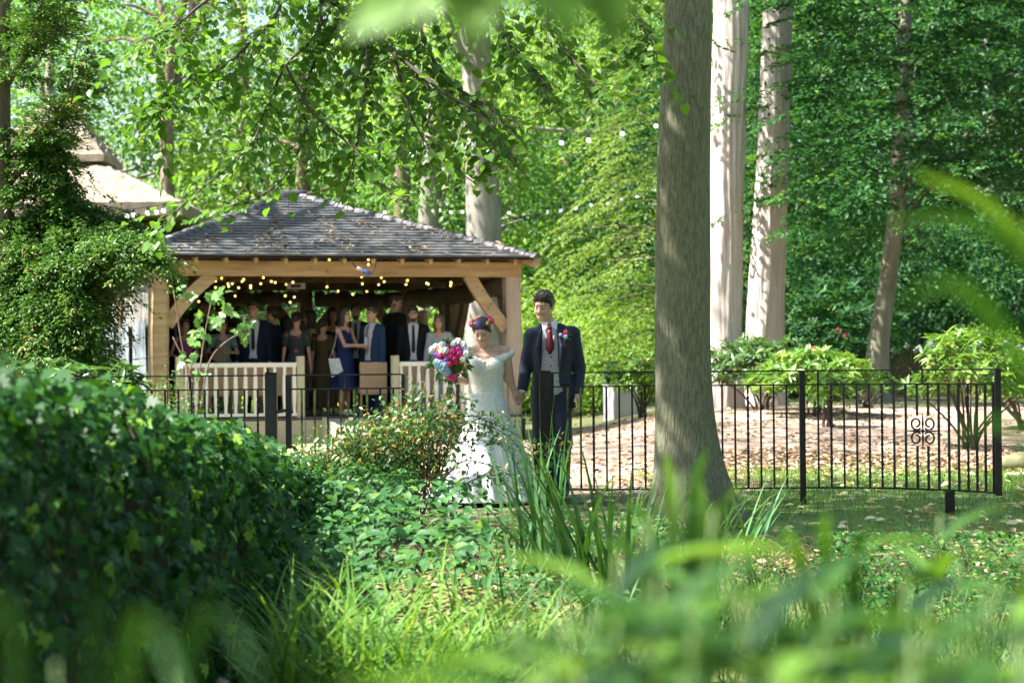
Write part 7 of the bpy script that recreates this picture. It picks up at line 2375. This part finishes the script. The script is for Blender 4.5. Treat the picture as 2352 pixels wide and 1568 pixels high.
for nm, kd, x, z, r in fl:
    key = (nm, kd)
    if key not in cache: cache[key] = rose(nm, PM[kd], 1.0) if nm == 'rose' else cluster(nm, PM[kd], 1.0, 22)
    rr = math.sqrt(max(0, 1 - (x / .2) ** 2 - (z / .2) ** 2))
    o = link(nm, cache[key], bqt, (x, -.13 * rr - .01, z + .16)); o.scale = (r, r, r)
    o.rotation_euler = Vector((x * 3, -1, z * 2 + .3)).to_track_quat('Z', 'Y').to_euler()
mb = MB(); mb.sphere((0, .01, .16), .13, 12, 8, 0, (1, .75, 1)); mb.build('greenery_core', PM['green'], bqt, True)
n_ = 130
u = rand_unit(n_, rngq); u[:, 1] = -np.abs(u[:, 1]) * .8
pp = u * np.array([.15, .12, .15]) + np.array([0, 0, .16])
leaf_parts(bqt, 'leaf', 'bouquet', T_LANCE, pp + np.array(bqt.location), unit(u + rngq.normal(0, .4, (n_, 3))), unit(rngq.normal(size=(n_, 3)) + np.array([0, -1, .5])), rngq.uniform(.05, .085, n_), .026, MT['bush_leaf'], rngq.uniform(0, .6, n_), 130)
mb = MB(); mb.tube([(0, .02, .03), (.0, .03, -.02), (.0, .03, -.055)], [.03, .024, .027], 12); mb.build('ribbon', shirt, bqt, True)
for k in range(16):
    a = k * 2.4; r = .004 * k ** .5 * 1.5
    mb = MB(); mb.tube([(r * math.cos(a), .03 + r * math.sin(a), -.05), (r * math.cos(a) * 2.2, .03 + r * math.sin(a) * 2.0, -.135 + .01 * math.sin(k))], .0035, 5); mb.build('stem', MT['green_stem'], bqt)

# ================================================================ plants right in front of the camera
WG = 'tall weeds on the near bank'
T_WEED = tmpl([(0, 0, 0), (.15, .30, .03), (.4, .5, .05), (.7, .32, -.02), (1, 0, -.18), (.7, -.32, -.02), (.4, -.5, .05), (.15, -.30, .03), (.4, 0, 0), (.7, 0, -.06)],
              [(0, 8, 1), (1, 8, 2), (2, 8, 9), (2, 9, 3), (3, 9, 4), (0, 7, 8), (7, 6, 8), (6, 9, 8), (6, 5, 9), (5, 4, 9)])


def weed(tip, label, seed, nleaf=12, size=(.09, .15), low=.5, asp=.3, tone=(0, 1)):
    rng = np.random.default_rng(seed)
    t = U(*tip)
    bx, by = t.x + rng.normal(0, .06), t.y + rng.normal(0, .08)
    b = Vector((bx, by, HZ(bx, by)))
    o = thing('weed', label, 'weed', b, 0, WG)
    P = smooth_path([b - Vector((0, 0, .05)), b.lerp(t, .5) + Vector((rng.normal(0, .03), rng.normal(0, .03), 0)), t], 8)
    mb = MB(); mb.tube([p - b for p in P], list(np.linspace(.006, .002, len(P))), 6); mb.build('stem', MT['green_stem'], o, True)
    pos, d, nr = [], [], []
    for k in range(nleaf):
        u = low + (1 - low) * (k + .5) / nleaf
        p = P[min(len(P) - 1, int(u * (len(P) - 1)))]
        a = k * 2.4 + rng.normal(0, .3)
        pos.append(p[:]); d.append((math.cos(a), math.sin(a), rng.uniform(.0, .8) * (.4 + u * .6))); nr.append((-math.cos(a) * .5, -math.sin(a) * .5, 1))
    L = rng.uniform(*size, nleaf)
    leaf_parts(o, 'leaf', 'weed%.2f' % asp, T_WEED, np.array(pos), np.array(d), unit(np.array(nr)), L, L * asp, MT['weed'], np.clip(rng.uniform(*tone, nleaf), 0, .999), nleaf)
    return o


rngt = np.random.default_rng(91)
tips = [(1560, 1085, 3.4), (1490, 1190, 3.0), (1640, 1170, 3.2), (1420, 1270, 2.8), (1720, 1290, 3.0), (1860, 1300, 3.4), (2080, 1330, 3.0), (2200, 1290, 3.6), (2330, 1370, 3.1), (2160, 1180, 4.2), (2345, 1250, 4.3), (1300, 1360, 2.8), (1180, 1430, 2.6)]
for k in range(34):
    px = 1030 + 1330 * (k + .5) / 34 + rngt.normal(0, 25)
    py = np.interp(px, [1000, 1300, 1600, 2000, 2352], [1490, 1380, 1290, 1380, 1370]) + rngt.uniform(-30, 170)
    tips.append((px, py, rngt.uniform(2.0, 3.0)))
for i, t in enumerate(tips):
    weed(t, 'tall leafy weed on the near bank, thrown out of focus', 300 + i, 18, (.10, .185), .45, .24, (0, .98))
for i, t in enumerate([(130, 1520, 2.4), (400, 1540, 2.4)]):
    weed(t, 'low leafy weed at the near left corner, thrown out of focus', 340 + i, 8, (.09, .14), .6, .2, (.3, .95))['group'] = WG + ', left'


def straps(name, label, root, ends, w, mat=None, rnd=.7):
    """a plant of long strap leaves that arch from one root to the given ends"""
    b = Vector((root[0], root[1], HZ(root[0], root[1])))
    o = thing(name, label, 'plant', b)
    for i, (mid, end) in enumerate(ends):
        P = smooth_path([b, b.lerp(U(*mid), .6) + Vector((0, 0, .1)), U(*mid), U(*end)], 7)
        V, F = [], []
        for k, p in enumerate(P):
            t = k / (len(P) - 1)
            ww = w * min(1, .3 + t * 1.4) * (1 - t ** 3) + .0015
            tg = (P[min(k + 1, len(P) - 1)] - P[max(0, k - 1)]).normalized()
            sd_ = tg.cross(Vector((0, 1, .4))).normalized()
            V += [(p - b - sd_ * ww)[:], (p - b)[:], (p - b + sd_ * ww)[:]]
        for k in range(len(P) - 1):
            F += [(k * 3, k * 3 + 1, k * 3 + 4, k * 3 + 3), (k * 3 + 1, k * 3 + 2, k * 3 + 5, k * 3 + 4)]
        link('leaf', np_mesh('leaf', V, F, mat or MT['weed'], rnd=np.full(len(V), rnd if i % 2 == 0 else rnd * .45)), o)
    return o


straps('reed', 'broad out-of-focus reed leaves arching in from the right edge', (1.15, 2.9), [((2400, 640, 2.7), (2105, 395, 2.6)), ((2380, 640, 2.7), (2030, 505, 2.6)), ((2440, 560, 2.8), (2345, 590, 2.6))], .0105, None, .85)
straps('reed', 'pale out-of-focus reed leaves in front of the hornbeam trunk', (1.35, 3.4), [((2330, 800, 2.0), (2060, 700, 1.8)), ((2420, 1090, 2.1), (2180, 1010, 1.9))], .008, None, .35)
straps('reed', 'blurred reed blades standing in the near left corner', (-.36, 1.7), [((40, 1520, 1.6), (-30, 1440, 1.6)), ((215, 1500, 1.6), (235, 1410, 1.6)), ((300, 1500, 1.6), (420, 1600, 1.5)), ((440, 1490, 1.7), (600, 1560, 1.6))], .007, None, .45)
straps('reed', 'pale blurred reed blades standing before the foot of the big trunk', (.30, 4.2), [((1545, 1200, 4.1), (1530, 1040, 4.0)), ((1590, 1180, 4.1), (1625, 1030, 4.0)), ((1640, 1240, 4.1), (1700, 1110, 4.0)), ((1500, 1260, 4.1), (1440, 1150, 4.0)), ((1610, 1200, 4.2), (1590, 1085, 4.1)), ((1480, 1330, 4.0), (1380, 1240, 3.9))], .013, MT['reed'], .95)
straps('reed', 'dark blurred reed blades in the middle of the near bank', (.62, 3.6), [((1850, 1330, 3.5), (1790, 1210, 3.4)), ((1960, 1320, 3.5), (2030, 1200, 3.4)), ((2050, 1400, 3.5), (2200, 1330, 3.4)), ((1780, 1420, 3.5), (1640, 1370, 3.4)), ((1900, 1300, 3.5), (1900, 1180, 3.4))], .012, MT['weed'], .7)
# hanging leafy twig just above the lens
hw = thing('hanging_twig', 'out-of-focus leafy twig hanging in at the top of the view', 'branch', (-.1, 3.1, 2.6))
pts = [Vector((-.3, 2.4, 2.75)), U(900, -260, 2.1), U(1000, -60, 2.0), U(1250, -50, 2.0), U(1520, -60, 2.0)]
mb = MB(); mb.tube([p - hw.location for p in smooth_path(pts)], .004, 5); mb.build('stem', MT['twig'], hw)
pos, d, nr = [], [], []
for x, y, dx, dz in ((980, -30, -.5, -.55), (1060, -40, .2, -.9), (1150, -50, -.4, -.6), (1250, -45, .3, -.6), (930, -10, -.8, -.5), (1100, -60, .8, -.4), (1390, -50, .1, -.9)):
    pos.append(U(x, y, 2.0)[:]); d.append((dx, -.2, dz)); nr.append((.1, -.7, .6))
leaf_parts(hw, 'leaf', 'hang', T_HEART, np.array(pos), np.array(d), unit(np.array(nr)), .06, .045, MT['weed'], np.array([.9, .95, .92, .8, .95, .9, .85]), 7)
